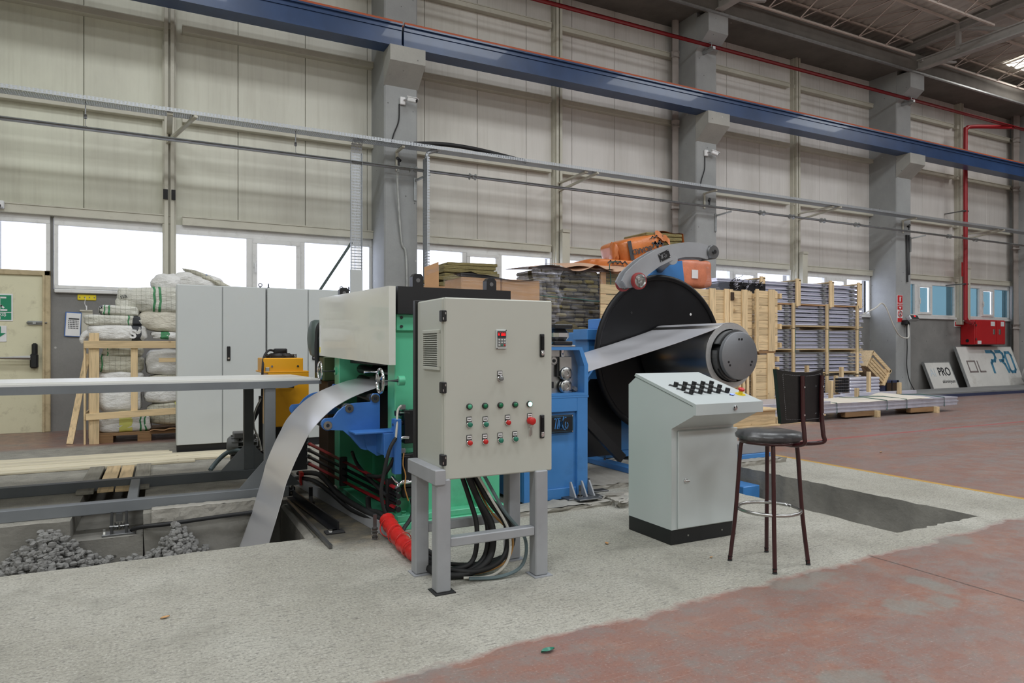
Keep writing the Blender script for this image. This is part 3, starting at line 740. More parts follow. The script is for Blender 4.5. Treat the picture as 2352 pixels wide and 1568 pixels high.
struct(MB().box(-1.45, 3.5, YW-.06, YW, 2.14, 2.2, .01).box(18.6, 25.1, YW-.06, YW, 2.15, 2.22, .01).box(4.2, 17.9, YW-.06, YW, 2.14, 2.2, .01), 'trim_sill', 'frame_white')
# ---- door at the left with its frame, push bar, bolt and the green exit signs
dr = struct(MB().box(-2.9, -1.585, YW-.02, YW+.03, .0, 2.395, .004), 'door_1', 'door')
df = MB().box(-1.58, -1.5, YW-.05, YW+.06, 0, 2.47, .008).box(-2.95, -1.5, YW-.05, YW+.06, 2.39, 2.47, .008).box(-1.60, -1.57, YW-.07, YW-.02, 0, 2.4, .004)
struct(df, 'door_frame', 'door_frame', dr)
pb = MB().tube([(-2.9, YW-.13, 1.14), (-1.74, YW-.13, 1.14)], .034, 12)
struct(pb, 'door_push_bar', 'frame_white', dr)
struct(MB().box(-1.75, -1.65, YW-.14, YW-.02, .98, 1.2, .02).box(-1.73, -1.66, YW-.12, YW-.02, 1.18, 1.36, .02), 'door_latch', 'black', dr)
struct(MB().box(-1.79, -1.58, YW-.05, YW-.02, 1.64, 1.70, .005).cyl((-1.8, YW-.055, 1.67), (-1.54, YW-.055, 1.67), .012, 8).box(-1.72, -1.68, YW-.075, YW-.05, 1.65, 1.69), 'door_bolt', 'galv', dr)
def exit_sign():
    t = thing('exit_sign', 'green and white emergency exit sign with running figure on pale door', 'sign', (-2.2, YW-.03, 1.9))
    box(-2.42, -1.972, YW-.03, YW-.022, 1.69, 2.10, .003).obj('backing', 'white', t)
    MB().box(-2.40, -1.992, YW-.034, YW-.03, 1.83, 2.08).obj('upper_field', 'sign_green', t)
    MB().box(-2.40, -1.992, YW-.034, YW-.03, 1.71, 1.815).obj('lower_field', 'sign_green', t)
    s = MB(); T = plane_T((-2.40, YW-.036, 1.83), (1, 0, 0), (0, 0, 1), .25)
    strokes(s, [[(.95, .1), (1.4, .1)], [(1.05, .1), (1.05, .85), (1.35, .85)], [(.55, .6), (.75, .55), (.95, .4), (1.15, .35), (1.25, .25)], [(.4, .2), (.6, .45), (.75, .65)]], T, .1)
    s.obj('running_figure', 'white', t)
    text('lettering', 'ACİL ÇIKIŞ', 'white', t, (-2.20, YW-.036, 1.785), .058, bold=.001)
    text('lettering', 'KAPISI', 'white', t, (-2.20, YW-.036, 1.735), .058, bold=.001)
exit_sign()
t = thing('arrow_sign', 'small white sign with a green arrow on pale door', 'sign', (-2.2, YW-.03, 1.5))
box(-2.35, -2.05, YW-.03, YW-.022, 1.38, 1.62, .003).obj('backing', 'white', t)
MB().prism([(-2.28, 1.61), (-2.12, 1.61), (-2.12, 1.51), (-2.06, 1.51), (-2.2, 1.4), (-2.34, 1.51), (-2.28, 1.51)], 1, YW-.036, YW-.03).obj('arrow', 'sign_green', t)
# ---- columns with their corbels
for i, (a, b) in enumerate(CX):
    c = struct(MB().box(a, b, YC, YW+.2, -.2, 9.4, .025), 'concrete_column', 'column')
    def corb(z0, z1, zs, w0, w1, nm, mt):
        m = MB().prism([(YC+.01, zs), (YC-.39, z0), (YC-.39, z1), (YC+.01, z1)], 0, w0, w1); return struct(m, nm, mt, c)
    corb(6.26, 6.53, 5.95, a-.01, b+.01, 'column_corbel', 'corbel')
    corb(8.3, 8.73, 8.0, a+.0, b-.04, 'column_corbel', 'column')
# ---- other walls of the hall, dark eave gutter beam, roof
struct(MB().box(-14.3, -14, -13.3, 13, -1.8, 10.5), 'wall_left', 'panel'); struct(MB().box(40, 40.3, -13.3, 13, -1.8, 10.5), 'wall_right', 'panel'); struct(MB().box(-14, 40, -13.3, -13, -1.8, 10.5), 'wall_front', 'panel'); struct(MB().box(-14.3, 40.3, -13.3, 13, -1.8, -1.7).box(-14.3, 40.3, 12.9, 13, -1.8, -.2), 'floor_light_block', 'pit')  # unseen slab and strip below the floor, added to block sky light under the pits
ev = MB().prism([(11.4, 8.72), (11.4, 9.22), (11.5, 9.22), (11.5, 8.95), (12.62, 8.95), (12.62, 8.86), (11.5, 8.86), (11.45, 8.70)], 0, -14, 40)
struct(ev, 'gutter_beam', 'eave'); struct(MB().box(-14, 40, 11.36, 11.42, 8.70, 8.74), 'trim_edge', 'galv')
struct(MB().box(-14, 40, 11.5, 12.6, 9.15, 9.3), 'gutter_slab', 'eave')
rf = MB()
nx = 800
def zroof(y): return 9.62+.028*(11.9-y)
rf.grid(nx, 1, lambda u, v: (-14+54*u, 12.6-25.6*v, zroof(12.6-25.6*v)+(.06 if int(round(u*nx)) % 4 in (1, 2) else 0)), smooth=False)
ceiling = struct(rf, 'ceiling', 'roof')
# translucent roof sheets (the one that shows beyond the third rafter)
for (x0, x1, y0, y1) in [(22.0, 23.3, 8.3, 11.25)]:
    k = MB(); n = int((x1-x0)/.1)
    k.grid(n, 1, lambda u, v: (x0+(x1-x0)*u, y0+(y1-y0)*v, zroof(y0+(y1-y0)*v)-.012+(.035 if int(round(u*n)) % 4 in (1, 2) else 0)), smooth=False)
    struct(k, 'ceiling_light_sheet', 'skylight')
# rafters: deep I-beams across the hall at every column, tilted braces
for x in (-3.36, 3.84, 11.05, 18.25, 25.45):
    r = MB()
    r.bar((x, 11.75, 8.80), (x, -13, 8.56), .2, .03); r.bar((x, 11.75, 8.93), (x, -13, 8.70), .02, .24); r.bar((x, 11.75, 9.05), (x, -13, 8.82), .14, .03)
    r.bar((x, 11.9, 9.55), (x, -13, 10.2), .2, .03); r.bar((x, 11.9, 9.46), (x, -13, 10.1), .02, .2); r.bar((x, 11.9, 9.38), (x, -13, 10.0), .16, .025)
    for (ya, yb) in ((10.35, 10.35), (7.6, 7.6), (4.6, 4.6)):
        r.bar((x, ya, 8.95), (x, yb, 9.6), .10, .10, (0, 1, 0))
    r.bar((x+.02, 10.2, 9.45), (x+1.2, 8.7, 9.0), .08, .08); r.bar((x-.05, 11.3, 9.0), (x+1.0, 11.0, 9.05), .08, .05)
    struct(r, 'roof_rafter', 'rafter')
# lattice purlins along the hall
for y in (11.25, 9.3, 7.3, 5.2):
    for (a, b) in zip((3.84, 11.05, 18.25), (11.05, 18.25, 25.45)):
        zb = 9.07 if y > 11 else 9.05; zt = zroof(y-1.0)-.06; yt = y-.95
        j = MB()
        j.bar((a+.2, y, zb), (b-.4, y, zb), .045, .045); j.bar((a+.1, yt, zt), (b-.1, yt, zt), .045, .05)
        j.bar((a+.1, y+.25, zroof(y)-.06), (b-.1, y+.25, zroof(y)-.06), .045, .05)
        k = 6
        for q in range(k):
            xa = a+.3+(b-a-.9)*q/k; xb = a+.3+(b-a-.9)*(q+1)/k
            j.tube([(xa, y, zb), (xb, yt, zt)], .017, 6); j.tube([(xa, y, zb), (xa+.1, yt, zt)], .017, 6)
            j.tube([(xa, y+.25, zroof(y)-.06), (xb, yt, zt)], .014, 6)
        struct(j, 'roof_joist', 'joist')

# ================================================================ SERVICES ON THE WALL
# ---- crane runway beams on the corbels
for (a, b, lab) in ((-14, 3.76, 'blue steel crane beam at upper left, ending at the first column'), (3.80, 40, 'long blue steel crane beam running past the second and third columns')):
    t = thing('crane_runway_beam', lab, 'beam', ((a+b)/2, 11.63, 6.53)); t['kind'] = 'thing'
    g = MB().box(a, b, 11.46, 11.80, 6.535, 6.565).box(a, b, 11.46, 11.80, 6.91, 6.94).box(a, b, 11.52, 11.74, 6.565, 6.91).box(a, b, 11.50, 11.52, 6.84, 6.91)
    x = a+.4
    g.obj('beam_body', 'blue_beam', t)
    MB().box(a, b, 11.60, 11.66, 6.94, 6.985).obj('rail', 'orange', t)
    MB().box(a, b, 11.465, 11.50, 6.94, 6.975).obj('edge_bar', 'orange', t)
    x = 1.2 if a < 0 else 5.6
    while x < min(b, 26):
        MB().box(x-.04, x+.04, 11.52, 11.58, 6.94, 6.985, .008).obj('rail_clip', 'dark_gap', t); x += 2.4
# ---- red fire main with brackets and the drop to the hose box
t = thing('fire_water_pipe', 'long red fire water pipe high along the wall with a drop to the hose box', 'pipe', (12, 11.6, 8.07))
MB().tube([(-13.9, 11.6, 8.07), (39.9, 11.6, 8.07)], .057, 12).obj('main_pipe', 'red_pipe', t)
MB().tube(smooth_path([(23.3, 11.6, 8.05), (22.7, 11.75, 8.02), (21.9, 12.0, 7.98), (21.66, 12.05, 7.9), (21.6, 12.05, 7.6), (21.6, 12.05, 5), (21.6, 12.05, 2.4), (21.62, 12.05, 2.16), (21.8, 12.07, 2.06), (22.15, 12.15, 2.05)], 4), .06, 12).obj('drop_pipe', 'red_pipe', t)
MB().cyl((21.98, 12.1, 2.055), (22.14, 12.15, 2.055), .085, 14).obj('coupling', 'red_pipe', t)
for z in (3.2, 5.4): MB().box(21.45, 21.68, 12.0, 12.08, z-.02, z+.02).bar((21.5, 12.05, z), (21.5, YW, z), .03, .03).obj('pipe_clamp', 'steel_d', t)
for (a, b) in CX[1:4]:
    m = MB().box(b-.45, b-.38, 11.45, 11.9, 7.94, 8.0).box(b-.45, b-.38, 11.5, 11.7, 7.99, 8.02); m.tube([(b-.415, 11.6+.07*math.cos(q*.3), 8.07+.07*math.sin(q*.3)) for q in range(22)], .008, 5)
    m.obj('bracket', 'galv', t)
# ---- perforated cable tray along the wall, two drops
t = thing('cable_tray', 'long perforated galvanised cable tray along the wall under the crane beam', 'cable tray', (10, 11.5, 4.82))
MB().box(-14, 40, 11.36, 11.364, 4.81, 4.865).obj('front_rail', 'tray', t)
MB().box(-14, 40, 11.62, 11.624, 4.81, 4.865).obj('rear_rail', 'tray', t)
MB().box(-14, 40, 11.364, 11.62, 4.806, 4.81).obj('tray_bottom', 'tray_b', t)
for x in (.13, 7.54, 14.83, 22.12): MB().bar((x-.05 if x < 1 else x, YW-.1, 4.62), (x+.35 if x < 1 else x+.25, 11.36, 4.79), .05, .04).box(x-.04, x+.04, 11.4, YW-.05, 4.77, 4.80).obj('bracket', 'steel_cream', t)
for (a, b) in CX[1:4]: MB().box(b-.42, b-.37, 11.4, YC, 4.77, 4.803).bar((b-.395, YC-.02, 4.45), (b-.395, YC-.02, 4.78), .05, .02).obj('bracket', 'steel_cream', t)
for x in (-.95, 1.95): MB().tube([(x, 11.45, 4.8), (x, 11.45, 4.62)], .008, 6).cyl((x, 11.45, 4.62), (x, 11.45, 4.56), .02, 8).tube([(x, 11.45, 4.56), (x, 11.45, 4.46), (x+.03, 11.45, 4.44)], .004, 5).obj('hanger_hook', 'steel_d', t)
t = thing('cable_tray_drop', 'perforated vertical tray dropping beside the first column to the tall grey cabinets', 'cable tray', (2.97, 11.58, 2.3))
MB().box(2.88, 3.07, 11.60, 11.604, 2.62, 4.62).obj('face', 'tray_v', t)
MB().box(2.876, 2.88, 11.55, 11.604, 2.62, 4.62).box(3.07, 3.074, 11.55, 11.604, 2.62, 4.62).obj('flange', 'tray_vy', t)
cv = MB(); A = [(11.60-.22+.22*math.cos(math.radians(q)), 4.62+.2*math.sin(math.radians(q))) for q in range(0, 91, 15)]
cv.grid(1, len(A)-1, lambda u, v: (2.88+.19*u, A[int(round(v*(len(A)-1)))][0], A[int(round(v*(len(A)-1)))][1])); cv.obj('bend', 'tray_v', t)
MB().box(2.87, 3.08, 11.56, 11.62, 2.05, 2.62, .004).obj('cable_cover', 'cab_grey', t)
t = thing('narrow_cable_tray_drop', 'narrow perforated tray dropping on the far side of the first column', 'cable tray', (4.26, 11.5, 1.9))
MB().box(4.18, 4.184, 11.38, 11.6, 1.7, 4.66).obj('face', 'tray_vy', t); MB().box(4.184, 4.23, 11.378, 11.382, 1.7, 4.66).box(4.184, 4.23, 11.6, 11.604, 1.7, 4.66).obj('flange', 'tray_v', t)
MB().tube(smooth_path([(4.2, 11.45, 4.6), (4.22, 11.45, 4.74), (4.4, 11.45, 4.81)], 5), .035, 8).obj('bend', 'tray_v', t)
o = MB().tube(smooth_path([(3.9, 11.45, 4.86), (4.5, 11.43, 4.93), (5.2, 11.42, 4.92), (6.2, 11.46, 4.84)], 6), .04, 8).obj('tray_cable', 'black_matt'); tag(o, 'thick black cable lying in the wall tray beside the first column', 'cable')
# ---- galvanised conduit
t = thing('conduit_pipe', 'long galvanised conduit pipe along the wall just below the cable tray', 'pipe', (10, 11.6, 4.46))
MB().tube([(-13.9, 11.6, 4.46), (39.9, 11.6, 4.46)], .052, 12).obj('conduit', 'galv_pipe', t)
for x in (5.15, 12.6, 13.6, 14.7, 16, 20, 21.3, 4.0): MB().cyl((x-.06, 11.6, 4.46), (x+.06, 11.6, 4.46), .062, 12).obj('sleeve', 'galv_pipe', t)
for (a, b) in CX[1:4]:
    MB().bar((b-.05, YC, 4.31), (b+.1, 11.45, 4.37), .045, .03).bar((b-.05, YC-.015, 3.95), (b-.05, YC-.015, 4.36), .05, .02).obj('bracket', 'galv', t)
    MB().tube([(b-.42, 11.6, 4.5), (b-.42, 11.6, 4.6)], .02, 8).cyl((b-.46, 11.55, 4.61), (b-.38, 11.65, 4.6), .03, 8).obj('valve', 'dark_gap', t)
o = MB().tube(smooth_path([(3.72, 11.58, 4.42), (3.74, 11.7, 4.2), (3.84, YC-.02, 3.2), (3.93, YC-.02, 2.9), (3.95, YC-.02, 1.4)], 6), .022, 8).obj('conduit_drop', 'galv_pipe'); tag(o, 'thin grey conduit bending down the face of the first column', 'pipe')
o = MB().tube([(18.32, YC-.03, 4.4), (18.36, YC-.03, 3.1)], .025, 8).tube([(18.42, YC-.03, 4.4), (18.44, YC-.03, 3.3)], .02, 8).obj('conduit_drop', 'dark_gap'); tag(o, 'dark conduit pair running down the face of the third column', 'pipe')
# ---- rain downpipes
for (x, lab) in ((10.62, 'pale rain downpipe beside the second column'), (24.95, 'rain downpipe in the corner beside the fourth column')):
    t = thing('rain_downpipe', lab, 'pipe', (x, 12.35, 0))
    MB().tube([(x, 12.35, 0), (x, 12.35, 8.9)], .085 if x < 20 else .12, 14).obj('pipe', 'pipe_cream', t)
    for z in (1.9, 4.5, 6.4, 8.0): MB().cyl((x, 12.35, z), (x, 12.35, z+.14), .105 if x < 20 else .145, 14).obj('collar', 'pipe_cream', t)
# ---- surveillance cameras
def camera_on(x, z, lab, yaw):
    t = thing('security_camera', lab, 'camera', (x, YC, z))
    MB().box(x-.07, x+.03, YC-.05, YC, z-.08, z+.06, .01).obj('wall_box', 'white', t)
    MB().tube([(x, YC-.05, z), (x+.05, YC-.1, z-.01)], .022, 8).obj('arm', 'white', t)
    d = Vector((math.cos(yaw), -math.sin(yaw), -.28)).normalized(); p = Vector((x+.05, YC-.12, z)); q = p+d*.17
    MB().bar(p, q, .075, .075, c=.012).bar(p+Vector((0, 0, .045)), q+d*.03+Vector((0, 0, .045)), .085, .012).obj('body', 'white', t)
    MB().cyl(q-d*.005, q+d*.006, .031, 14).obj('lens', 'black_gloss', t)
camera_on(3.88, 5.72, 'small white security camera high on the first column', .75)
camera_on(11.05, 5.72, 'small white security camera high on the second column', .2)
for x, lab in ((3.80, 'thin camera cable hanging down the first column to the tray'), (11.0, 'thin camera cable hanging down the second column to the tray')):
    o = MB().tube(smooth_path([(x, YC-.015, 5.65), (x-.01, YC-.02, 5.35), (x-.10, YC-.02, 5.1), (x-.16, YC-.03, 4.88)], 6), .011, 6).obj('camera_cable', 'dark_gap'); tag(o, lab, 'cable')
# ---- small items on the lower left wall
t = thing('yellow_key_plate', 'yellow plate with four screws fixed on the grey wall above the calendar', 'plate', (-1.02, YW, 2.08))
MB().box(-1.152, -.90, YW-.018, YW, 2.035, 2.125, .02).obj('plate', 'ylw', t)
for k in range(4): MB().cyl((-1.12+.065*k, YW-.024, 2.08), (-1.12+.065*k, YW-.018, 2.08), .01, 8).obj('screw', 'steel_d', t)
MB().tube(smooth_path([(-1.04, YW-.03, 2.09), (-1.05, YW-.05, 1.98), (-1.02, YW-.05, 1.90)], 4), .004, 5).box(-1.035, -1.02, YW-.055, YW-.045, 1.88, 1.95).obj('hanging_tag', 'white', t)
t = thing('wall_calendar', 'wall calendar sheet in a blue sleeve hung slightly crooked on grey wall', 'calendar', (-1.21, YW, 1.65))
T = Matrix.Translation((-1.21, YW-.02, 1.655)) @ Matrix.Rotation(.05, 4, 'Y')
MB().box(-.105, .105, -.004, .01, -.19, .19, 0, 0, T).obj('sleeve', 'bband', t); MB().box(-.092, .098, -.007, -.004, -.18, .175, 0, 0, T).obj('sheet', 'white', t)
g = MB()
g.box(-.06, .08, -.009, -.007, .075, .095, 0, 0, T)
for r in range(5):
    for c in range(7): g.box(-.06+c*.02, -.048+c*.02, -.009, -.007, .045-r*.028, .06-r*.028, 0, 0, T)
g.obj('month_print', 'ink', t)
struct(MB().box(-1.12, -.95, YW-.03, YW, 1.86, 1.885).box(-1.1, -.95, YW-.006, YW, 1.45, 1.86), 'wall_hatch', 'steel_cream', wall_rear)
t = thing('pendant_control', 'crane pendant hanging at the far left in front of the window', 'control', (-2.14, 12.3, 2.6))
MB().box(-2.19, -2.06, 12.42, 12.5, 3.36, 3.47, .01).obj('junction_box', 'white', t)
MB().tube(smooth_path([(-2.1, 12.4, 3.4), (-2.12, 12.35, 3.25), (-2.13, 12.3, 3.08)], 4), .012, 6).obj('cord', 'dark_gap', t)
MB().cyl((-2.13, 12.3, 3.1), (-2.13, 12.3, 2.86), .026, 10).obj('hand_grip', 'motor_g', t); MB().tube([(-2.13, 12.3, 2.86), (-2.135, 12.3, 2.6)], .005, 5).obj('pull_string', 'steel_d', t)
o = MB().bar((2.45, 12.35, 2.2), (3.1, 12.35, 3.22), .045, .045).obj('diagonal_brace', 'motor', None); tag(o, 'dark diagonal brace rod crossing the window by the first column', 'brace')
# ---- signs, indicator and hose box at the far end
t = thing('extinguisher_sign', 'tall red and white fire extinguisher and no running sign on third column', 'sign', (18.06, YC, 2.35))
MB().box(17.94, 18.17, YC-.012, YC, 1.98, 2.73).obj('backing', 'white', t)
MB().box(17.95, 18.16, YC-.016, YC-.012, 2.52, 2.72).box(17.95, 18.16, YC-.016, YC-.012, 2.33, 2.50).box(17.95, 18.16, YC-.016, YC-.012, 1.99, 2.10).obj('red_field', 'sign_red', t)
MB().box(18.03, 18.08, YC-.02, YC-.016, 2.55, 2.66, .004).box(18.03, 18.11, YC-.02, YC-.016, 2.665, 2.685).prism([(18.0, 2.40), (18.11, 2.40), (18.055, 2.34)], 1, YC-.02, YC-.016).obj('pictogram', 'white', t)
text('lettering', 'YANGIN', 'white', t, (18.055, YC-.018, 2.475), .035); text('lettering', 'SÖNDÜRÜCÜ', 'white', t, (18.055, YC-.018, 2.435), .03)
MB().tube([(18.055+.085*math.cos(a*PI/12), YC-.018, 2.215+.085*math.sin(a*PI/12)) for a in range(24)], .009, 6, True).bar((18.0, YC-.018, 2.28), (18.11, YC-.018, 2.15), .016, .006).obj('ban_ring', 'sign_red', t)
MB().tube([(18.07, YC-.016, 2.27), (18.05, YC-.016, 2.21), (18.09, YC-.016, 2.16)], .009, 6).tube([(18.05, YC-.016, 2.21), (18.02, YC-.016, 2.15)], .009, 6).blob((18.08, YC-.016, 2.285), (.012, .006, .012), 8, 6).obj('running_figure', 'ink', t)
t = thing('weighing_indicator', 'weighing scale indicator with a red display on the third column', 'scale', (18.3, 11.6, 2.1))
T = Matrix.Translation((18.32, 11.62, 2.08)) @ Matrix.Rotation(-.5, 4, 'X')
MB().box(-.17, .2, -.08, .06, -.07, .08, .02, 0, T).obj('housing', 'galv', t); MB().box(-.14, .17, -.086, -.08, -.05, .06, 0, 0, T).obj('front_face', 'ink', t); MB().box(.0, .06, -.09, -.086, .01, .05, 0, 0, T).obj('display', 'led', t)
MB().box(18.12, 18.22, 11.62, YC, 1.92, 2.04, .01).box(18.28, 18.34, 11.68, YC, 1.9, 1.98, .01).obj('holder', 'black', t)
o = MB().tube(smooth_path([(18.2, 11.65, 2.0), (18.15, 11.6, 1.75), (17.8, 11.4, 1.55), (17.3, 11.3, 1.6), (16.9, 11.2, 1.85), (16.6, 11.2, 2.3), (16.4, 11.2, 2.42), (16.0, 11.1, 2.28), (15.2, 11.0, 2.05)], 6), .018, 7).obj('scale_cable', 'cable_w'); tag(o, 'pale loose cable hanging from the weighing indicator to the profile stack', 'cable')
o = MB().tube(smooth_path([(18.28, 11.75, 1.95), (18.3, 11.74, 1.3), (18.28, 11.74, .8), (18.36, 11.72, .4), (18.4, 11.6, .12)], 6), .012, 6).obj('thin_cable', 'dark_gap'); tag(o, 'thin dark cable trailing down the third column to the floor', 'cable')
t = thing('hose_notice', 'small white and red notice on the grey wall beside the hose box', 'sign', (22.2, YW, 2.1))
MB().box(21.98, 22.38, YW-.015, YW, 1.94, 2.24).obj('backing', 'white', t); MB().box(22.0, 22.36, YW-.02, YW-.015, 1.96, 2.09).obj('red_field', 'sign_red', t)
MB().tube([(22.18+.05*math.cos(a*PI/8), YW-.02, 2.17+.05*math.sin(a*PI/8)) for a in range(16)], .008, 5, True).obj('ban_ring', 'ink', t)
g = MB()
for k in range(3): g.box(22.04, 22.32, YW-.023, YW-.02, 2.06-k*.03, 2.068-k*.03)
g.obj('print_line', 'white', t)
t = thing('hydrant_sign', 'small red fire hose sign fixed beside the vertical red pipe', 'sign', (21.75, 12.2, 3.65))
MB().box(21.66, 21.95, 12.18, 12.2, 3.45, 3.88).obj('plate', 'sign_red', t); MB().box(21.72, 21.80, 12.17, 12.18, 3.7, 3.82).box(21.84, 21.88, 12.17, 12.18, 3.7, 3.82).prism([(21.72, 3.52), (21.88, 3.52), (21.8, 3.47)], 1, 12.17, 12.18).box(21.7, 21.9, 12.17, 12.18, 3.6, 3.62).box(21.7, 21.9, 12.17, 12.18, 3.56, 3.58).obj('pictogram', 'white', t)
t = thing('fire_hose_cabinet', 'red fire hose cabinet with two handles on the grey end wall', 'cabinet', (22.9, 12.45, 1.38))
MB().box(22.3, 23.95, 12.16, YW-.01, 1.38, 2.15, .012).obj('body', 'hose_red', t)
MB().box(22.33, 23.42, 12.14, 12.16, 1.40, 2.13, .006).obj('door', 'hose_red', t); MB().box(23.46, 23.93, 12.14, 12.16, 1.40, 2.13, .006).obj('door', 'hose_red', t)
for x in (23.28, 23.6): MB().box(x-.05, x+.05, 12.12, 12.14, 1.7, 1.86, .006).obj('handle', 'steel', t)
MB().box(23.12, 23.34, 12.135, 12.14, 1.96, 2.1).box(23.68, 23.86, 12.135, 12.14, 1.96, 2.1).box(22.4, 22.6, 12.135, 12.14, 1.4, 1.5).obj('sticker', 'white', t)
MB().cyl((22.295, 12.38, 1.5), (22.29, 12.38, 1.5), .05, 12).obj('port', 'black', t)
for (z) in (1.55, 1.98): MB().cyl((22.32, 12.13, z-.03), (22.32, 12.13, z+.03), .018, 8).obj('hinge', 'steel', t)
# sign boards leaning on the wall
def board(name, lab, x0, x1, h, yb, yt, texts):
    t = thing(name, lab, 'board', ((x0+x1)/2, yb, 0)); a = math.atan2(yt-yb, h)
    T = Matrix.Translation(((x0+x1)/2, yb, .11)) @ Matrix.Rotation(-a, 4, 'X'); w = (x1-x0)/2; b0 = -.105
    MB().box(-w, w, 0, .06, b0, h, .004, 0, T).obj('panel', 'board', t)
    MB().box(-w-.02, -w, -.01, .065, b0, h, 0, 0, T).box(w, w+.02, -.01, .065, b0, h, 0, 0, T).box(-w-.02, w+.02, -.01, .065, h, h+.02, 0, 0, T).obj('edge_frame', 'galv', t)
    for (s, mt, dx, z, size, sx, bold, sh) in texts:
        p = T @ Vector((dx, -.004, z)); text('lettering', s, mt, t, p, size, (PI/2-a, 0, 0), 'CENTER', sx, .002, bold, sh)
    return t, T
board('small_sign_board', 'smaller white framed board with dark lettering leaning on the wall', 20.25, 21.5, .78, 12.2, 12.5,
      [('PRO', 'ink', .2, .47, .36, .9, .004, 0), ('Al', 'faint', -.38, .45, .36, .9, 0, 0), ('alüminyum', 'ink', .25, .17, .15, 1, 0, .3)])
t, T = board('large_sign_board', 'large dusty white board with blue letters leaning under the hose box', 21.75, 24.8, 1.27, 12.0, 12.45,
      [])
def glyph(lines, x, z, s, w, mt):
    m = MB(); strokes(m, lines, T @ Matrix.Translation((x, -.002, z)) @ Matrix.Rotation(PI/2, 4, 'X') @ Matrix.Diagonal((s, s, 1, 1)), w, .006); m.obj('lettering', mt, t)
glyph([[(-.05, 1.5), (.85, 1.5), (1.12, 1.28), (1.12, .92), (.85, .6), (.42, .6), (.2, .35), (.15, -.5)]], .02, .60, .34, .30, 'bluetxt')
glyph([[(.12, 1.5), (.85, 1.5), (1.12, 1.28), (1.12, .95), (.85, .6), (.35, .6)], [(.6, .6), (.95, .25), (1.15, -.5)]], .49, .60, .34, .30, 'bluetxt')
glyph([[(.12, 1.15), (.12, -.25), (.3, -.47), (.85, -.47), (1.1, -.2), (1.15, 1.2), (.95, 1.5), (.3, 1.5), (.12, 1.15)]], .95, .58, .33, .28, 'bluetxt')
glyph([[(0, 0), (1, 0), (1, .85), (0, .85), (0, 0)]], -1.22, .46, .40, .12, 'smudge'); glyph([[(0, .85), (0, 0), (.7, 0)]], -.68, .46, .40, .12, 'smudge')
# weighbridge platform
t = thing('weighbridge_platform', 'low steel weighing platform with chequer plate top along the end wall', 'platform', (20.5, 11.2, 0))
MB().box(16.9, 21.6, 10.6, 11.76, .07, .12, .006).obj('deck', 'plate', t); MB().box(21.62, 29, 10.6, 11.76, .07, .12, .006).obj('deck', 'plate', t)
MB().box(16.9, 29, 10.58, 10.62, .0, .075).obj('side_channel', 'navy', t)
for x in (17.2, 19.3, 21.6, 24): MB().cyl((x, 10.65, 0), (x, 10.65, .05), .06, 10).obj('foot', 'black', t)
o = MB().blob((24.35, 11.5, .42), (.5, .24, .31), 22, 14, .8, .08, 5).obj('plastic_bag', 'grey_bag'); tag(o, 'crumpled grey plastic bag on the platform in the corner', 'bag')

# ================================================================ CONTROL CABINET ON ITS STAND
t = thing('control_cabinet', 'beige control cabinet with buttons and red display on grey four-legged stand', 'control cabinet', (1.65, 3.6, 0))
x0, x1, yf, yb, z0, z1 = 1.335, 2.0, 3.40, 3.80, .60, 1.565
MB().box(x0, x1-.006, yf+.004, yb, z0, z1, .008).obj('body', 'cab', t)
MB().box(x0-.012, x1, yb, yb+.045, .635, 1.575, .004).obj('back_frame', 'black', t)
d = MB().box(x0+.004, x1, yf-.02, yf+.002, z0-.006, z1, .006).obj('door', 'cab', t)
for z in (1.466, 1.085, .70):
    h = MB().box(x0-.012, x0+.016, yf-.024, yf+.02, z-.03, z+.03, .004).obj('hinge', 'black', t)
    MB().box(x0-.008, x0-.002, yf-.027, yf-.022, z-.02, z-.008).box(x0+.004, x0+.01, yf-.027, yf-.022, z+.008, z+.02).obj('hinge_bolt', 'steel', h)
for (za, zb) in ((1.245, 1.375), (.783, .915)):
    h = MB().box(1.917, 1.944, yf-.032, yf-.02, za, zb, .003).obj('handle', 'black', d)
    # the latch lever of the handle, with a small lock
    l = MB().box(1.922, 1.939, yf-.04, yf-.032, za+.042, zb-.01, .003).obj('lever', 'black_gloss', t)
    MB().box(1.922, 1.939, yf-.037, yf-.032, za+.008, za+.036, .003).cyl((1.9305, yf-.042, za+.022), (1.9305, yf-.036, za+.022), .007, 12).obj('lock', 'chrome', t)
# side vent with its slats
v = MB().box(x0-.014, x0, 3.43, 3.68, 1.175, 1.195, .003).box(x0-.014, x0, 3.43, 3.68, 1.375, 1.395, .003).box(x0-.014, x0, 3.43, 3.445, 1.195, 1.375).box(x0-.014, x0, 3.665, 3.68, 1.195, 1.375).obj('vent_frame', 'cab', t)
MB().box(x0-.003, x0+.001, 3.44, 3.67, 1.19, 1.38).obj('vent_backing', 'dark_gap', v)
for k in range(15):
    z = 1.203+k*.0117; sl = MB().prism([(x0-.013, z-.003), (x0-.002, z+.004), (x0-.002, z+.0065), (x0-.013, z-.0005)], 1, 3.445, 3.665).obj('vent_slat', 'cab', v)
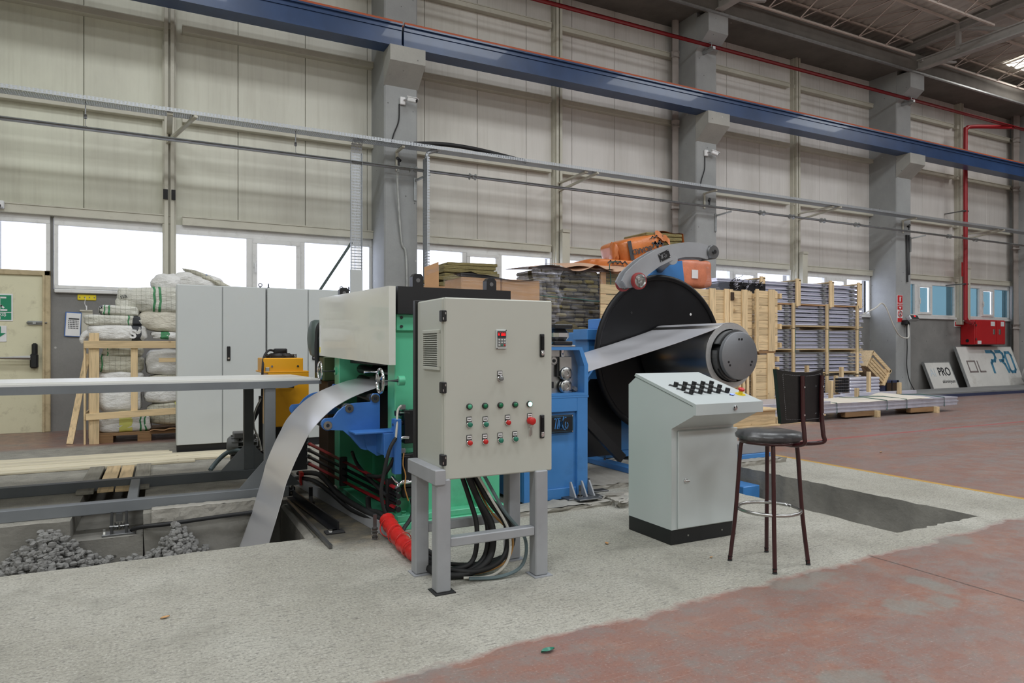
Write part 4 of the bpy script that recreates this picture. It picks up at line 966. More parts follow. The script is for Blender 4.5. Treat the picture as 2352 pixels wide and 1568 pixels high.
# drive display
dp = MB().box(1.639, 1.703, yf-.03, yf-.02, 1.289, 1.397, .003).obj('display_panel', 'cab_grey', d)
MB().box(1.645, 1.697, yf-.033, yf-.03, 1.302, 1.388, .003).obj('keypad', 'motor_g', dp)
MB().box(1.645, 1.697, yf-.035, yf-.033, 1.352, 1.388).obj('screen', 'ink', dp)
def seg(mb, ch, x, z, w, h):
    S = {'a': (0, 1, 1, 1), 'b': (1, .5, 1, 1), 'c': (1, 0, 1, .5), 'd': (0, 0, 1, 0), 'e': (0, 0, 0, .5), 'f': (0, .5, 0, 1), 'g': (0, .5, 1, .5)}
    for s in {'0': 'abcdef', 'N': 'abcef'}[ch]:
        a = S[s]; mb.box(x+a[0]*w-.0007, x+a[2]*w+.0007, yf-.0365, yf-.035, z+a[1]*h-.0007, z+a[3]*h+.0007)
g = MB(); seg(g, 'N', 1.650, 1.364, .005, .010)
for k in range(3): seg(g, '0', 1.668+k*.009, 1.364, .0055, .010)
for k in range(4): g.box(1.651+k*.012, 1.654+k*.012, yf-.0365, yf-.035, 1.380, 1.382)
g.obj('digits', 'led', dp)
for r in range(3):
    for c in range(3):
        MB().box(1.650+c*.0165, 1.6605+c*.0165, yf-.0365, yf-.033, 1.307+r*.0145, 1.3155+r*.0145, .002).obj('key', 'grn_btn' if (r, c) == (0, 1) else 'red' if (r, c) == (0, 2) else 'cab_grey', dp)
for (x, z) in ((1.699, 1.393), (1.643, 1.293)): MB().cyl((x, yf-.033, z), (x, yf-.029, z), .003, 8).obj('screw', 'black', dp)
# lamps and buttons
for k, x in enumerate((1.48, 1.573, 1.666, 1.758, 1.849)):
    MB().lathe([(0, -.001), (.0165, -.001), (.0165, .012), (.0125, .014)], (x, yf-.02, .98), n=20).obj('lamp_ring', 'black', d)
    MB().lathe([(.0125, .008), (.0125, .015), (.008, .019), (0, .020)], (x, yf-.02, .98), n=16).obj('lamp_lens', 'lit_lamp' if k == 4 else 'green_dark' if k == 0 else 'grn_lamp', d)
def pushbutton(x, z, mt, r=.0145, dep=.024, lab=None):
    p = MB().box(x-.0155, x+.0155, yf-.024, yf-.02, z-.004, z+.042, .002).lathe([(0, 0), (.0155, 0), (.0155, .004), (0, .004)], (x, yf-.02, z-.002), n=18).obj('button_plate', 'black', d)
    MB().box(x-.0125, x+.0125, yf-.0255, yf-.024, z+.019, z+.038).obj('label_card', 'white', p)
    g = MB()
    for q in range(4): g.box(x-.009+q*.0048, x-.0055+q*.0048, yf-.0262, yf-.0255, z+.0255, z+.031)
    g.obj('label_print', 'ink', p)
    MB().lathe([(.0165, .002), (.0165, .009), (.0135, .011)], (x, yf-.02, z), n=20).obj('button_ring', 'chrome', p)
    MB().lathe([(r, .006), (r, dep-.003), (r-.003, dep), (0, dep)], (x, yf-.02, z), n=20).obj('button_cap', mt, p)
for (x, z, mt) in ((1.48, .883, 'grn_btn'), (1.576, .880, 'grn_btn'), (1.712, .883, 'red'), (1.48, .785, 'red'), (1.573, .786, 'red'), (1.666, .787, 'grn_btn'), (1.758, .789, 'grn_btn')): pushbutton(x, z, mt, .0135)
pushbutton(1.852, .886, 'red', .021, .042)
pushbutton(1.665, 1.128, 'motor_g', .0125, .03)
k = MB().tube([(1.846+.012*math.cos(a*PI/7), yf-.045, .86+.014*math.sin(a*PI/7)) for a in range(14)], .0016, 5, True)
k.box(1.838, 1.848, yf-.046, yf-.043, .80, .85, .002).box(1.851, 1.858, yf-.043, yf-.040, .805, .848, .002).obj('hanging_keys', 'steel', d)
# stand
for (x, y) in ((1.29, 3.365), (1.965-.08, 3.365), (1.29, 3.70), (1.965-.08, 3.70)):
    l = MB().box(x, x+.08, y, y+.08, .006, .60, .006).obj('stand_leg', 'stand', t)
    MB().box(x-.015, x+.10, y-.02, y+.095, 0, .006).obj('foot_plate', 'dark_gap' if (x, y) == (1.29, 3.365) else 'stand', l)
MB().box(1.37, 1.885, 3.375, 3.435, .235, .285, .005).obj('stand_rail', 'stand', t); MB().box(1.37, 1.885, 3.715, 3.77, .235, .285, .005).obj('stand_rail', 'stand', t)
MB().box(1.275, 1.335, 3.35, 3.80, .575, .655, .004).obj('stand_top_rail', 'stand', t); MB().box(1.92, 1.97, 3.45, 3.80, .575, .597, .004).obj('stand_top_rail', 'stand', t)
# cables looping down below the cabinet
cabs = [((1.56, 3.62), 'black_matt', .019, .05), ((1.58, 3.66), 'black_matt', .017, .02), ((1.60, 3.60), 'black_matt', .015, .09), ((1.62, 3.64), 'black_matt', .013, .12), ((1.54, 3.66), 'black_matt', .014, -.01), ((1.60, 3.67), 'black_matt', .012, .16)]
for i, ((x, y), mt, r, w) in enumerate(cabs):
    P = [(x, y, .60), (x+.06+w*.3, y-.02, .42), (x+.10+w, y-.05, .26), (x+.06+w, y-.10, .10), (x-.04+w*.3, y-.10, .03+i*.006), (x-.17, y-.02+i*.012, .028+.012*(i % 3)), (1.36+.012*i, 3.90, .035)]
    o = MB().tube(smooth_path(P, 7), r, 8).obj('black_cable', mt); tag(o, 'black cable looping from the beige cabinet down to the floor', 'cable', 'black cables under the control cabinet')
o = MB().tube(smooth_path([(1.60, 3.58, .60), (1.70, 3.55, .42), (1.78, 3.5, .25), (1.76, 3.46, .10), (1.66, 3.46, .02), (1.50, 3.5, .016)], 7), .008, 7).obj('white_cable', 'cable_w'); tag(o, 'thin white cable looping among black cables under the beige cabinet', 'cable')
o = MB().tube(smooth_path([(1.615, 3.7, .60), (1.72, 3.64, .35), (1.83, 3.56, .2), (1.78, 3.52, .07), (1.62, 3.54, .016), (1.47, 3.6, .02)], 7), .007, 7).obj('orange_cable', 'cable_o'); tag(o, 'thin orange cable looping among black cables under the beige cabinet', 'cable')
o = MB().tube(smooth_path([(1.64, 3.58, .60), (1.76, 3.52, .36), (1.87, 3.47, .2), (1.84, 3.44, .06), (1.70, 3.43, .016), (1.52, 3.47, .018)], 7), .01, 7).obj('grey_cable', 'cable_g'); tag(o, 'thin grey cable making the widest loop under the beige cabinet', 'cable')
t = thing('taped_cable_bundle', 'cable bundle wrapped in red tape on the floor beside the cabinet stand', 'cable bundle', (1.38, 4.2, 0))
MB().tube(smooth_path([(1.40, 4.62, .10), (1.385, 4.4, .075), (1.37, 4.15, .055), (1.375, 3.95, .052), (1.385, 3.88, .05)], 8), [.05+.006*math.sin(q*1.7) for q in range(33)], 12).obj('red_wrap', 'red_tape', t)
for q, (dx, dz) in enumerate(((0, .03), (.03, 0), (-.03, 0), (.015, .055))):
    MB().tube(smooth_path([(1.385+dx, 3.9, .04+dz), (1.40+dx, 3.8, .035+dz), (1.43+dx, 3.72, .03+dz*.8)], 5), .016, 7).obj('cable_core', 'black_matt', t)
for q in range(4):
    y = 4.5-q*.16; MB().tube([(1.375+.058*math.cos(a*PI/8), y+.02*math.sin(a*PI/8+q), .062+.012*(3-q)/3+.056*math.sin(a*PI/8)) for a in range(16)], .003, 5, True).obj('tape_turn', 'red_tape', t)

# ================================================================ CONTROL DESK
t = thing('control_desk', 'light grey sloping control desk with rows of black selector knobs', 'control desk', (3.25, 3.7, 0))
DX0, DX1 = 2.975, 3.552
MB().box(DX0, DX1, 3.50, 3.955, 0, .10, .004).obj('plinth', 'black', t)
for x in (3.12, 3.42): MB().cyl((x, 3.497, .05), (x, 3.50, .05), .006, 8).obj('plinth_screw', 'steel', t)
pf = [(3.955, .10), (3.495, .10), (3.495, .765), (3.285, .868), (3.285, .930), (3.868, 1.092), (3.955, 1.035)]
MB().prism(pf, 0, DX0, DX1-.03).obj('body', 'desk', t)
pl = [(3.262, .872), (3.262, .942), (3.872, 1.115), (3.885, 1.097), (3.29, .929), (3.29, .872)]
lid = MB().prism(pl, 0, DX0-.003, DX1).obj('lid', 'desk', t)
MB().prism([(3.29, .926), (3.868, 1.089), (3.868, 1.0965), (3.29, .9325)], 0, DX0-.0015, DX1-.02).obj('seal', 'black_matt', t)
dd = MB().box(3.02, DX1-.005, 3.478, 3.494, .105, .748, .005).obj('door', 'desk', t)
MB().lathe([(.014, 0), (.014, .008), (.006, .012), (.006, .02), (0, .02)], (3.075, 3.478, .42), n=14).obj('door_lock', 'chrome', dd)
MB().box(3.07, 3.10, 3.455, 3.462, .414, .426, .003).obj('door_key', 'steel', dd)
MB().lathe([(.016, 0), (.016, .008), (.010, .011), (0, .011)], (3.30, 3.262, .908), n=16).obj('lid_lock', 'chrome', lid)
SLA = math.atan2(1.115-.942, 3.872-3.262)
def on_lid(x, y, up=0): return Vector((x, y-math.sin(SLA)*up, .942+(y-3.262)*math.tan(SLA)+math.cos(SLA)*up))
LT = lambda x, y: Matrix.Translation(on_lid(x, y)) @ Matrix.Rotation(SLA, 4, 'X') @ Matrix.Rotation(.6, 4, 'Z')
kb = MB().box(-.014, .014, -.014, .045, 0, .005, .002); kb.lathe([(.0145, .004), (.0145, .012), (.012, .016), (.010, .03), (0, .03)], (0, 0, 0), (0, 0, 1), 14); kb.box(-.0045, .0045, -.018, .014, .012, .034, .002)
kproto = None
for r, y in enumerate((3.584, 3.511, 3.441)):
    for c in range(5):
        Tm = LT(3.083+.079*c+.004*r, y)
        if kproto is None:
            kproto = kb.obj('selector_knob', 'black', lid, local=True); ko = kproto
        else: ko = dup(kproto, lid, (0, 0, 0))
        ko.matrix_local = Matrix.Translation(-OFF[lid.name]) @ Tm
kl = MB().box(-.012, .03, -.014, .014, 0, .004, .003); kl.lathe([(.013, .003), (.013, .007), (0, .009)], (.014, 0, 0), (0, 0, 1), 14, 1)
o = kl.obj('blue_lamp', ['black', 'bluelamp'], lid, local=True); o.matrix_local = Matrix.Translation(-OFF[lid.name]) @ LT(3.40, 3.39)
e = MB(); e.lathe([(.034, 0), (.034, .003), (0, .003)], (0, 0, 0), (0, 0, 1), 20); e.lathe([(.014, .003), (.014, .024), (0, .024)], (0, 0, 0), (0, 0, 1), 16); e.lathe([(.012, .024), (.022, .030), (.022, .040), (.014, .046), (0, .046)], (0, 0, 0), (0, 0, 1), 18, 1)
o = e.obj('stop_button', ['ylw', 'red'], lid, local=True); o.matrix_local = Matrix.Translation(-OFF[lid.name]) @ LT(3.49, 3.40)

# ================================================================ BAR STOOL
t = thing('bar_stool', 'maroon tube bar stool with black vinyl seat and backrest beside control desk', 'stool', (3.27, 2.95, 0))
cx, cy = 3.268, 2.955
feet = [(3.085, 3.09), (3.42, 3.112), (3.133, 2.79), (3.44, 2.815)]
for (fx, fy) in feet:
    dx, dy = fx-cx, fy-cy
    pts = [(cx+dx*.62, cy+dy*.62, .735), (cx+dx*.72, cy+dy*.72, .70), (cx+dx*.80, cy+dy*.80, .45), (cx+dx*.86, cy+dy*.86, .28), (fx-dx*.06, fy-dy*.06, .12), (fx, fy, .012)]
    l = MB().tube(smooth_path(pts, 5), .0125, 10).obj('leg', 'maroon', t)
    MB().cyl((fx, fy, 0), (fx-dx*.01, fy-dy*.01, .03), .0145, 10).obj('foot_cap', 'black_matt', l)
MB().tube([(cx+.178*math.cos(a*PI/24), cy+.178*math.sin(a*PI/24), .325) for a in range(48)], .0105, 8, True).obj('foot_ring', 'steel', t)
MB().tube([(cx+.165*math.cos(a*PI/20), cy+.165*math.sin(a*PI/20), .735) for a in range(40)], .011, 8, True).obj('seat_ring', 'maroon', t)
MB().lathe([(0, 0), (.165, 0), (.192, .014), (.196, .032), (.182, .05), (.12, .062), (0, .066)], (cx, cy, .742), (0, 0, 1), 40).obj('seat', 'vinyl', t)
MB().lathe([(.150, -.012), (.188, -.002), (.201, .016), (.203, .034), (.188, .056), (.12, .069), (0, .0725)], (cx, cy, .742), (0, 0, 1), 40).obj('seat_film', 'seatfilm', t)
bc = Vector((3.33, 2.80))                                       # backrest, its outside turned to the viewer
bd = Vector((.985, -.17)).normalized(); bn = Vector((bd.y, -bd.x)); bn = bn if bn.y < 0 else -bn
def bk(u, z, off): 
    cu = .05*(1-(u/.17)**2); p = bc+bd*u+bn*(cu+off); return (p.x, p.y, z)
bm_ = MB(); nu, nv = 16, 10
def shell(off):
    return lambda u, v: bk((u-.5)*(.33-.05*(1-v)), .868+.285*v+(.012*math.cos((u-.5)*PI)-.012 if v in (0,) else 0)+(.02*(abs(u-.5)*2)**2*v), off)
bm_.grid(nu, nv, shell(0.018)); bm_.grid(nu, nv, lambda u, v: shell(-.012)(1-u, v))
for (fa, rev) in (((lambda s: (s, 0)), 0), ((lambda s: (1, s)), 0), ((lambda s: (1-s, 1)), 0), ((lambda s: (0, 1-s)), 0)):
    bm_.grid(nu, 2, lambda u, v, fa=fa: [Vector(shell(.018)(*fa(u)))*(1-v)+Vector(shell(-.012)(*fa(u)))*v+Vector((bd.x, bd.y, 0))*0 for _ in (0,)][0])
back = bm_.obj('backrest', 'vinyl', t)
st = MB()
def stitch(a, b, n):
    for k in range(n):
        u0 = a[0]+(b[0]-a[0])*(k+.15)/n; v0 = a[1]+(b[1]-a[1])*(k+.15)/n; u1 = a[0]+(b[0]-a[0])*(k+.7)/n; v1 = a[1]+(b[1]-a[1])*(k+.7)/n
        st.tube([shell(.0185)(u0, v0), shell(.0185)(u1, v1)], .0016, 4)
stitch((.09, .05), (.09, .93), 22); stitch((.91, .05), (.91, .93), 22); stitch((.09, .93), (.91, .93), 24); stitch((.09, .05), (.91, .05), 24)
o = st.obj('stitching', 'thread', back); o['kind'] = 'stuff'
for (u, w) in ((-.03, 0), (.125, 1)):
    b0 = Vector(bk(u, .80, .04)); base = Vector((cx, cy, .735)); d_ = Vector((b0.x-cx, b0.y-cy, 0)).normalized()
    pts = [base+d_*.06+Vector((0, 0, -.006)), base+d_*.16+Vector((0, 0, -.008)), Vector((b0.x, b0.y, .745)), Vector(bk(u, .79, .045)), Vector(bk(u, .88, .034)), Vector(bk(u, 1.0, .031)), Vector(bk(u*1.05, 1.135, .031))]
    MB().tube(smooth_path(pts, 6), .0125, 10).obj('back_upright', 'maroon', t)
    for z in (.91, 1.07): MB().cyl(bk(u, z, .028), bk(u, z, .048), .0055, 8).obj('bolt', 'chrome', t)

# ================================================================ GREEN LEVELLING MACHINE
t = thing('roll_levelling_machine', 'green roll levelling machine with white cover and black top behind the control cabinet', 'machine', (1.9, 5.5, 0))
SKW = -.08                                                      # the far side stands a little further back
def sk(y): return SKW*(y-4.8)
# near and far side frames
nf = MB().box(1.512, 2.36, 4.79, 4.97, .05, 1.54, .006); nf.obj('near_side_frame', 'green', t)
MB().box(1.515, 1.70, 4.76, 4.79, 1.42, 1.54, .004).obj('frame_pad', 'green', t); MB().box(2.2, 2.39, 4.76, 4.79, 1.42, 1.54, .004).obj('frame_pad', 'green', t)
for (x, z) in ((1.55, 1.515), (1.55, 1.45), (2.3, 1.515), (2.3, 1.45)): MB().cyl((x, 4.75, z), (x, 4.76, z), .011, 10).obj('bolt', 'dark_gap', t)
fx = sk(6.15)
MB().box(1.512+fx, 2.3+fx, 6.06, 6.24, .05, 1.54, .006).obj('far_side_frame', 'green', t)
MB().box(1.70, 2.25, 4.97, 6.06, .12, .5).obj('rear_crosspiece', 'green_dark', t)
MB().box(1.95, 2.2, 4.97, 6.06, .5, 1.5).obj('inner_housing', 'dark_gap', t)
MB().box(1.44, 2.38, 4.66, 6.3, 0, .05, .004).obj('base_plate', 'green', t)
b = MB().box(1.50, 2.36, 4.69, 4.80, .05, .095, .004); b.obj('base_flange', 'green', t)
for x in (1.62, 2.15): MB().prism([(4.69, .095), (4.79, .095), (4.79, .22), (4.77, .22)], 0, x-.012, x+.012).obj('rib', 'green', t)
for x in (1.56, 1.85, 2.3): MB().cyl((x, 4.73, .095), (x, 4.73, .118), .018, 6).obj('base_bolt', 'green', t)
# top beam, lugs
MB().prism([(1.512, 4.72), (2.42, 4.72), (2.42+fx, 6.34), (1.512+fx, 6.34)], 2, 1.54, 1.737).obj('top_beam', 'black', t)
for (x, y) in ((1.68, 4.80), (2.30, 4.85), (1.48, 6.22)):
    MB().prism([(x-.042, 1.737), (x+.042, 1.737), (x+.042, 1.815), (x+.024, 1.838), (x-.024, 1.838), (x-.042, 1.815)], 1, y-.035, y+.035).obj('lifting_lug', 'black', t)
    MB().cyl((x, y-.036, 1.79), (x, y-.034, 1.79), .016, 12).obj('lug_hole', 'steel_d', t)
# white cover on the outfeed side
c0, c1 = (1.44, 4.70), (1.44+sk(6.42)-.005, 6.42)
cv = MB(); T_ = .012
ux = Vector((c1[0]-c0[0], c1[1]-c0[1], 0)); L = ux.length; ux.normalize()
CT = Matrix(((ux.x, ux.y, 0, c0[0]), (ux.y, -ux.x, 0, c0[1]), (0, 0, 1, 0), (0, 0, 0, 1)))      # u along the cover, v to the machine
pts = [(0, 1.173), (L, 1.222), (L, 1.752), (0, 1.735)]
vs_ = [CT @ Vector((u, v, z)) for v in (0, .05) for (u, z) in pts]
cv.add(vs_, [(0, 1, 2, 3), (7, 6, 5, 4), (0, 4, 5, 1), (1, 5, 6, 2), (2, 6, 7, 3), (3, 7, 4, 0)])
cover = cv.obj('cover', 'cover', t)
lb = MB(); lb.box(L-.055, L-.02, -.004, 0, 1.24, 1.50, 0, 0, CT); lb.obj('warning_label', 'white', cover)
MB().box(L-.05, L-.025, -.006, -.004, 1.25, 1.30, 0, 0, CT).obj('yellow_label', 'ylw', cover)
MB().prism([(L-.05, 1.4), (L-.025, 1.4), (L-.0375, 1.46)], 1, -.006, -.004).obj('tmp', 'ink', cover) if False else None
# rolls, dark inside
for k in range(3):
    for (z, r) in ((1.105, .04), (1.015, .04)): MB().cyl((1.60+.13*k, 4.97, z), (1.60+.13*k, 6.06, z), r, 16).obj('level_roll', 'steel_d', t)
MB().box(1.5, 1.94, 4.98, 6.05, 1.16, 1.5).obj('upper_roll_carrier', 'dark_gap', t)
MB().box(1.56, 1.94, 4.98, 6.05, .5, .96).obj('lower_roll_carrier', 'dark_gap', t)
# hand wheels with their bosses
def handwheel(x, y, z, near):
    MB().lathe([(0, 0), (.035, 0), (.035, .045), (0, .045)], (x+.13, y, z), (1, 0, 0), 20).obj('wheel_boss', 'green', t)
    MB().cyl((x, y, z), (x+.13, y, z), .012, 10).obj('spindle', 'steel_d', t)
    w = MB().tube([(x, y+.083*math.cos(a*PI/18), z+.083*math.sin(a*PI/18)) for a in range(36)], .0095, 10, True).obj('hand_wheel', 'chrome', t)
    for a in (.5, .5+2*PI/3, .5+4*PI/3): MB().bar((x, y, z), (x, y+.08*math.cos(a), z+.08*math.sin(a)), .016, .008).obj('spoke', 'chrome', w)
    MB().cyl((x-.02, y, z), (x+.02, y, z), .018, 12).obj('hub', 'steel', w)
    if near: MB().cyl((x-.005, y+.05, z+.062), (x-.10, y+.05, z+.062), .0085, 10, .0095).obj('wheel_grip', 'chrome', w)
handwheel(1.37, 4.68, 1.062, True); handwheel(1.37+fx, 6.18, 1.085, False)
# outfeed roller table in blue
P_ = [(1.43, .70), (1.43, .945), (1.415, .962), (1.385, .962), (1.372, .945), (1.368, .90), (1.26, .897)] + [(1.26-.19*math.sin(math.radians(a))*1.0, .70+.197*math.cos(math.radians(a))) for a in (15, 30, 45, 60)] + arc(1.055, .755, .045, 120, 290, 8) + [(1.16, .705), (1.22, .65), (1.29, .565), (1.32, .555), (1.45, .54), (1.512, .51), (1.512, .70)]
MB().prism(P_, 1, 4.89, 4.92).obj('near_roller_plate', 'mblue_d', t)
MB().prism([(x-.02, z+.01) for (x, z) in P_[:-6]]+[(1.2, .7)], 1, 6.10, 6.13).obj('far_roller_plate', 'mblue_d', t)
MB().box(1.20, 1.52, 4.70, 4.89, .692, .704, .002).obj('bracket_shelf', 'mblue_d', t)
MB().prism([(1.30, .692), (1.505, .692), (1.505, .53), (1.40, .51), (1.33, .56)], 1, 4.86, 4.888).obj('bracket_web', 'mblue_d', t)
MB().box(1.40, 1.512, 4.68, 4.69, .52, .692, .003).box(1.395, 1.405, 4.69, 4.89, .54, .692).obj('bracket_face', 'mblue_d', t)
MB().box(1.47, 1.52, 4.66, 4.74, .40, .79, .004).obj('bracket_flange', 'mblue_d', t)
MB().cyl((1.465, 4.70, .75), (1.475, 4.70, .75), .012, 6).obj('bracket_bolt', 'steel', t)
for (x, z) in ((1.052, .746), (1.205, .860), (1.395, .925)):
    r = MB().cyl((x, 4.93, z), (x, 6.09, z), .034, 18).obj('support_roller', 'steel', t)
    MB().lathe([(0, -.006), (.012, -.006), (.013, .004), (.03, .004), (.032, .0), (.032, -.012)], (x, 4.886, z), (0, -1, 0), 22).obj('roller_bearing', 'steel', t)
    MB().lathe([(0, -.002), (.009, -.002), (.009, .006), (0, .006)], (x, 4.882, z), (0, -1, 0), 12).obj('roller_pin', 'dark_gap', t)
# hydraulic tubes, manifold blocks, valves on the near frame
for k, (mt, dz) in enumerate((('red_pipe', .0), ('black', -.042), ('black', -.084), ('red_pipe', -.128))):
    a = Vector((1.485, 4.66, .30+dz*1.1)); b = Vector((1.235, 6.5, .40+dz*1.45))
    MB().tube([a, b], .0165, 10).obj('hydraulic_tube', mt, t)
    MB().cyl(a, a+(a-b).normalized()*.03, .02, 10).obj('tube_end', 'black', t); MB().cyl(b, b+(b-a).normalized()*.04, .02, 10).obj('tube_end', 'steel_d', t)
for f in (.06, .55):
    p = Vector((1.485, 4.66, .235))*(1-f)+Vector((1.235, 6.5, .31))*f
    MB().box(p.x-.03, p.x+.03, p.y-.02, p.y+.02, p.z-.125, p.z+.115, .004).obj('tube_clamp', 'black', t)
def valve(z):
    MB().box(1.56, 1.72, 4.72, 4.79, z-.16, z+.08, .005).obj('valve_block', 'black', t)
    MB().cyl((1.50, 4.745, z+.06), (1.53, 4.745, z+.06), .021, 14).obj('coil_cap', 'black', t); MB().cyl((1.53, 4.745, z+.06), (1.60, 4.745, z+.06), .026, 16).obj('solenoid', 'chrome', t)
    MB().box(1.535, 1.575, 4.73, 4.76, z+.085, z+.12, .004).obj('plug', 'motor_g', t)
    MB().lathe([(0, 0), (.014, 0), (.022, .012), (.014, .022), (.014, .04)], (1.535, 4.745, z-.01), (1, 0, 0), 12).obj('adjuster_knob', 'black', t)
    MB().tube(smooth_path([(1.60, 4.73, z-.12), (1.54, 4.715, z-.115), (1.505, 4.70, z-.14), (1.50, 4.70, z-.19)], 5), .013, 10).obj('hose_fitting', 'chrome', t)
valve(.765); valve(.45)
MB().box(1.55, 1.66, 4.735, 4.79, .21, .29, .01).obj('plate', 'black', t)
MB().tube(smooth_path([(1.62, 4.72, .33), (1.56, 4.715, .325), (1.51, 4.72, .33), (1.48, 4.76, .37)], 5), .011, 8).obj('hose_fitting', 'chrome', t)
# grey floor rail along the machine foot
MB().bar((1.385, 4.50, .045), (1.11, 6.9, .045), .02, .085).obj('floor_rail', 'stand', t)
# loose hoses and cables
def hose(name, pts, r, mt, lab, cat='hose', n=8, grp=None):
    o = MB().tube(smooth_path(pts, 6), r, n).obj(name, mt); return tag(o, lab, cat, grp)
hose('thick_black_hose', [(1.475, 4.65, .66), (1.43, 4.63, .60), (1.40, 4.62, .52), (1.375, 4.62, .40), (1.36, 4.62, .30), (1.375, 4.62, .19), (1.41, 4.62, .10)], .013, 'black_matt', 'thick black hose hanging in front of the blue bracket')
hose('grey_sleeve_cable', [(1.53, 4.69, .885), (1.50, 4.685, .85), (1.485, 4.66, .74), (1.475, 4.65, .66)], .008, 'cable_w', 'pale grey cable running from the upper valve plug down the machine', 'cable')
hose('valve_cable', [(1.55, 4.7, .545), (1.54, 4.69, .46), (1.56, 4.69, .38), (1.55, 4.68, .3), (1.58, 4.69, .2)], .005, 'cable_o', 'thin yellowish cable dangling from the lower valve', 'cable')
hose('black_hose', [(1.50, 4.70, .57), (1.47, 4.70, .5), (1.44, 4.74, .42), (1.42, 4.85, .36), (1.40, 5.1, .33)], .014, 'black_matt', 'black hose curving from the valve elbow into the machine')
hose('black_hose', [(1.40, 5.1, .16), (1.37, 4.95, .10), (1.39, 4.75, .12), (1.41, 4.62, .09)], .02, 'black_matt', 'thick black cable entering the red tape wrapping from the machine')
hose('black_hose', [(1.15, 6.6, .12), (1.22, 6.0, .20), (1.27, 5.5, .12), (1.33, 5.0, .10), (1.39, 4.65, .09)], .022, 'black_matt', 'long black hose lying along the grey floor rail')
hose('black_hose', [(1.13, 6.7, .06), (1.20, 6.2, .12), (1.24, 5.7, .11), (1.30, 5.2, .06), (1.375, 4.7, .08)], .019, 'black_matt', 'second black hose lying along the grey floor rail')
hose('black_hose', [(1.43, 5.7, .42), (1.40, 5.4, .36), (1.43, 5.0, .27), (1.44, 4.75, .24)], .014, 'black_matt', 'black hose running above the red and black tubes')
hose('black_hose', [(1.62, 4.73, .2), (1.58, 4.6, .12), (1.48, 4.5, .05), (1.44, 4.4, .03)], .015, 'black_matt', 'black cable bending down at the foot of the green machine')
MB_ = MB(); o = MB_.box(1.13, 1.15, 6.42, 6.46, .04, .16).box(1.125, 1.155, 6.36, 6.44, .13, .165).obj('red_tape_piece', 'red_tape'); tag(o, 'scrap of red tape hanging on the hoses beside the hydraulic tubes', 'tape')
# motor at the far side with its fan cowl
t = thing('main_drive_motor', 'dark green electric motor with a ribbed body behind the white cover', 'motor', (1.42, 6.75, 1.0))
MB().lathe([(0, 0), (.10, 0), (.165, .02), (.178, .05), (.178, .14)], (1.27, 6.72, 1.385), (1, 0, 0), 30).obj('fan_cowl', 'motor', t)
for k in range(16):
    a = 2*PI*k/16; MB().bar((1.41, 6.72+.165*math.cos(a), 1.385+.165*math.sin(a)), (1.75, 6.72+.165*math.cos(a), 1.385+.165*math.sin(a)), .012, .03, (0, math.cos(a), math.sin(a))).obj('cooling_rib', 'motor', t)
MB().cyl((1.41, 6.72, 1.385), (1.78, 6.72, 1.385), .15, 24).obj('motor_body', 'motor', t)
MB().box(1.45, 1.62, 6.62, 6.82, 1.54, 1.60, .01).obj('terminal_box', 'motor', t)
MB().box(1.36, 1.80, 6.5, 6.92, .98, 1.21, .01).obj('gearbox', 'olive', t); MB().box(1.4, 1.8, 6.5, 6.9, 0, .98, .005).obj('gearbox_stand', 'brown', t)
MB().tube(smooth_path([(1.42, 6.55, 1.56), (1.33, 6.56, 1.5), (1.31, 6.56, 1.3), (1.32, 6.56, 1.06)], 5), .022, 8).obj('power_cable', 'black_matt', t)

# ================================================================ STEEL STRIP AND COIL
prof = [(.36, -1.0), (.42, -.75), (.50, -.52), (.582, -.32), (.628, -.19), (.672, -.06), (.752, .213), (.786, .341), (.848, .493), (.895, .588), (.943, .681), (1.015, .768), (1.092, .840), (1.158, .885), (1.241, .928), (1.32, .96), (1.401, .987), (1.507, 1.015), (1.8, 1.055), (2.5, 1.06), (3.24, 1.07), (3.33, 1.09), (3.79, 1.205), (4.3, 1.335), (4.73, 1.456), (4.86, 1.50)]
cxx, czz, CR = 5.0, 1.217, .322
prof = [tuple(p)[:2] for p in [(v.x, v.y) for v in smooth_path([(x, z, 0) for x, z in prof], 5)]]
prof += [(cxx+(CR+.004)*math.cos(math.radians(a)), czz+(CR+.004)*math.sin(math.radians(a))) for a in range(108, 40, -6)]
st_ = MB(); n = len(prof)
vs_ = []
for i, (x, z) in enumerate(prof):
    a, b = prof[max(i-1, 0)], prof[min(i+1, n-1)]; tx, tz = b[0]-a[0], b[1]-a[1]; l = math.hypot(tx, tz) or 1
    for (y, off) in ((5.0, 0), (6.0, 0), (6.0, -.003), (5.0, -.003)): vs_.append((x-tz/l*off, y, z+tx/l*off))
for (ka, kb, smo) in ((0, 1, True), (2, 3, True), (1, 2, False), (3, 0, False)):
    o_ = len(st_.v)
    for i in range(n): st_.v += [vs_[i*4+ka], vs_[i*4+kb]]
    for i in range(n-1): st_.f.append([o_+2*i, o_+2*i+2, o_+2*i+3, o_+2*i+1]); st_.mi.append(0); st_.sm.append(smo)
o = st_.obj('steel_strip', 'strip', loc=(2.5, 5.5, 1.06)); tag(o, 'bright steel strip running from coil through the machines and down into the pit', 'steel strip')
t = thing('steel_coil', 'steel coil wound on the decoiler mandrel with strip leaving its top', 'coil', (cxx, 5.5, czz))
MB().lathe([(.262, 0), (CR-.003, 0), (CR, .003), (CR, 1.0), (.262, 1.0)], (cxx, 5.0, czz), (0, 1, 0), 64).obj('winding', ['coil'], t)
e = MB()
e.lathe([(.262, -.002), (CR-.001, -.002)], (cxx, 5.0, czz), (0, 1, 0), 64); e.obj('coil_face', 'coil_end', t)

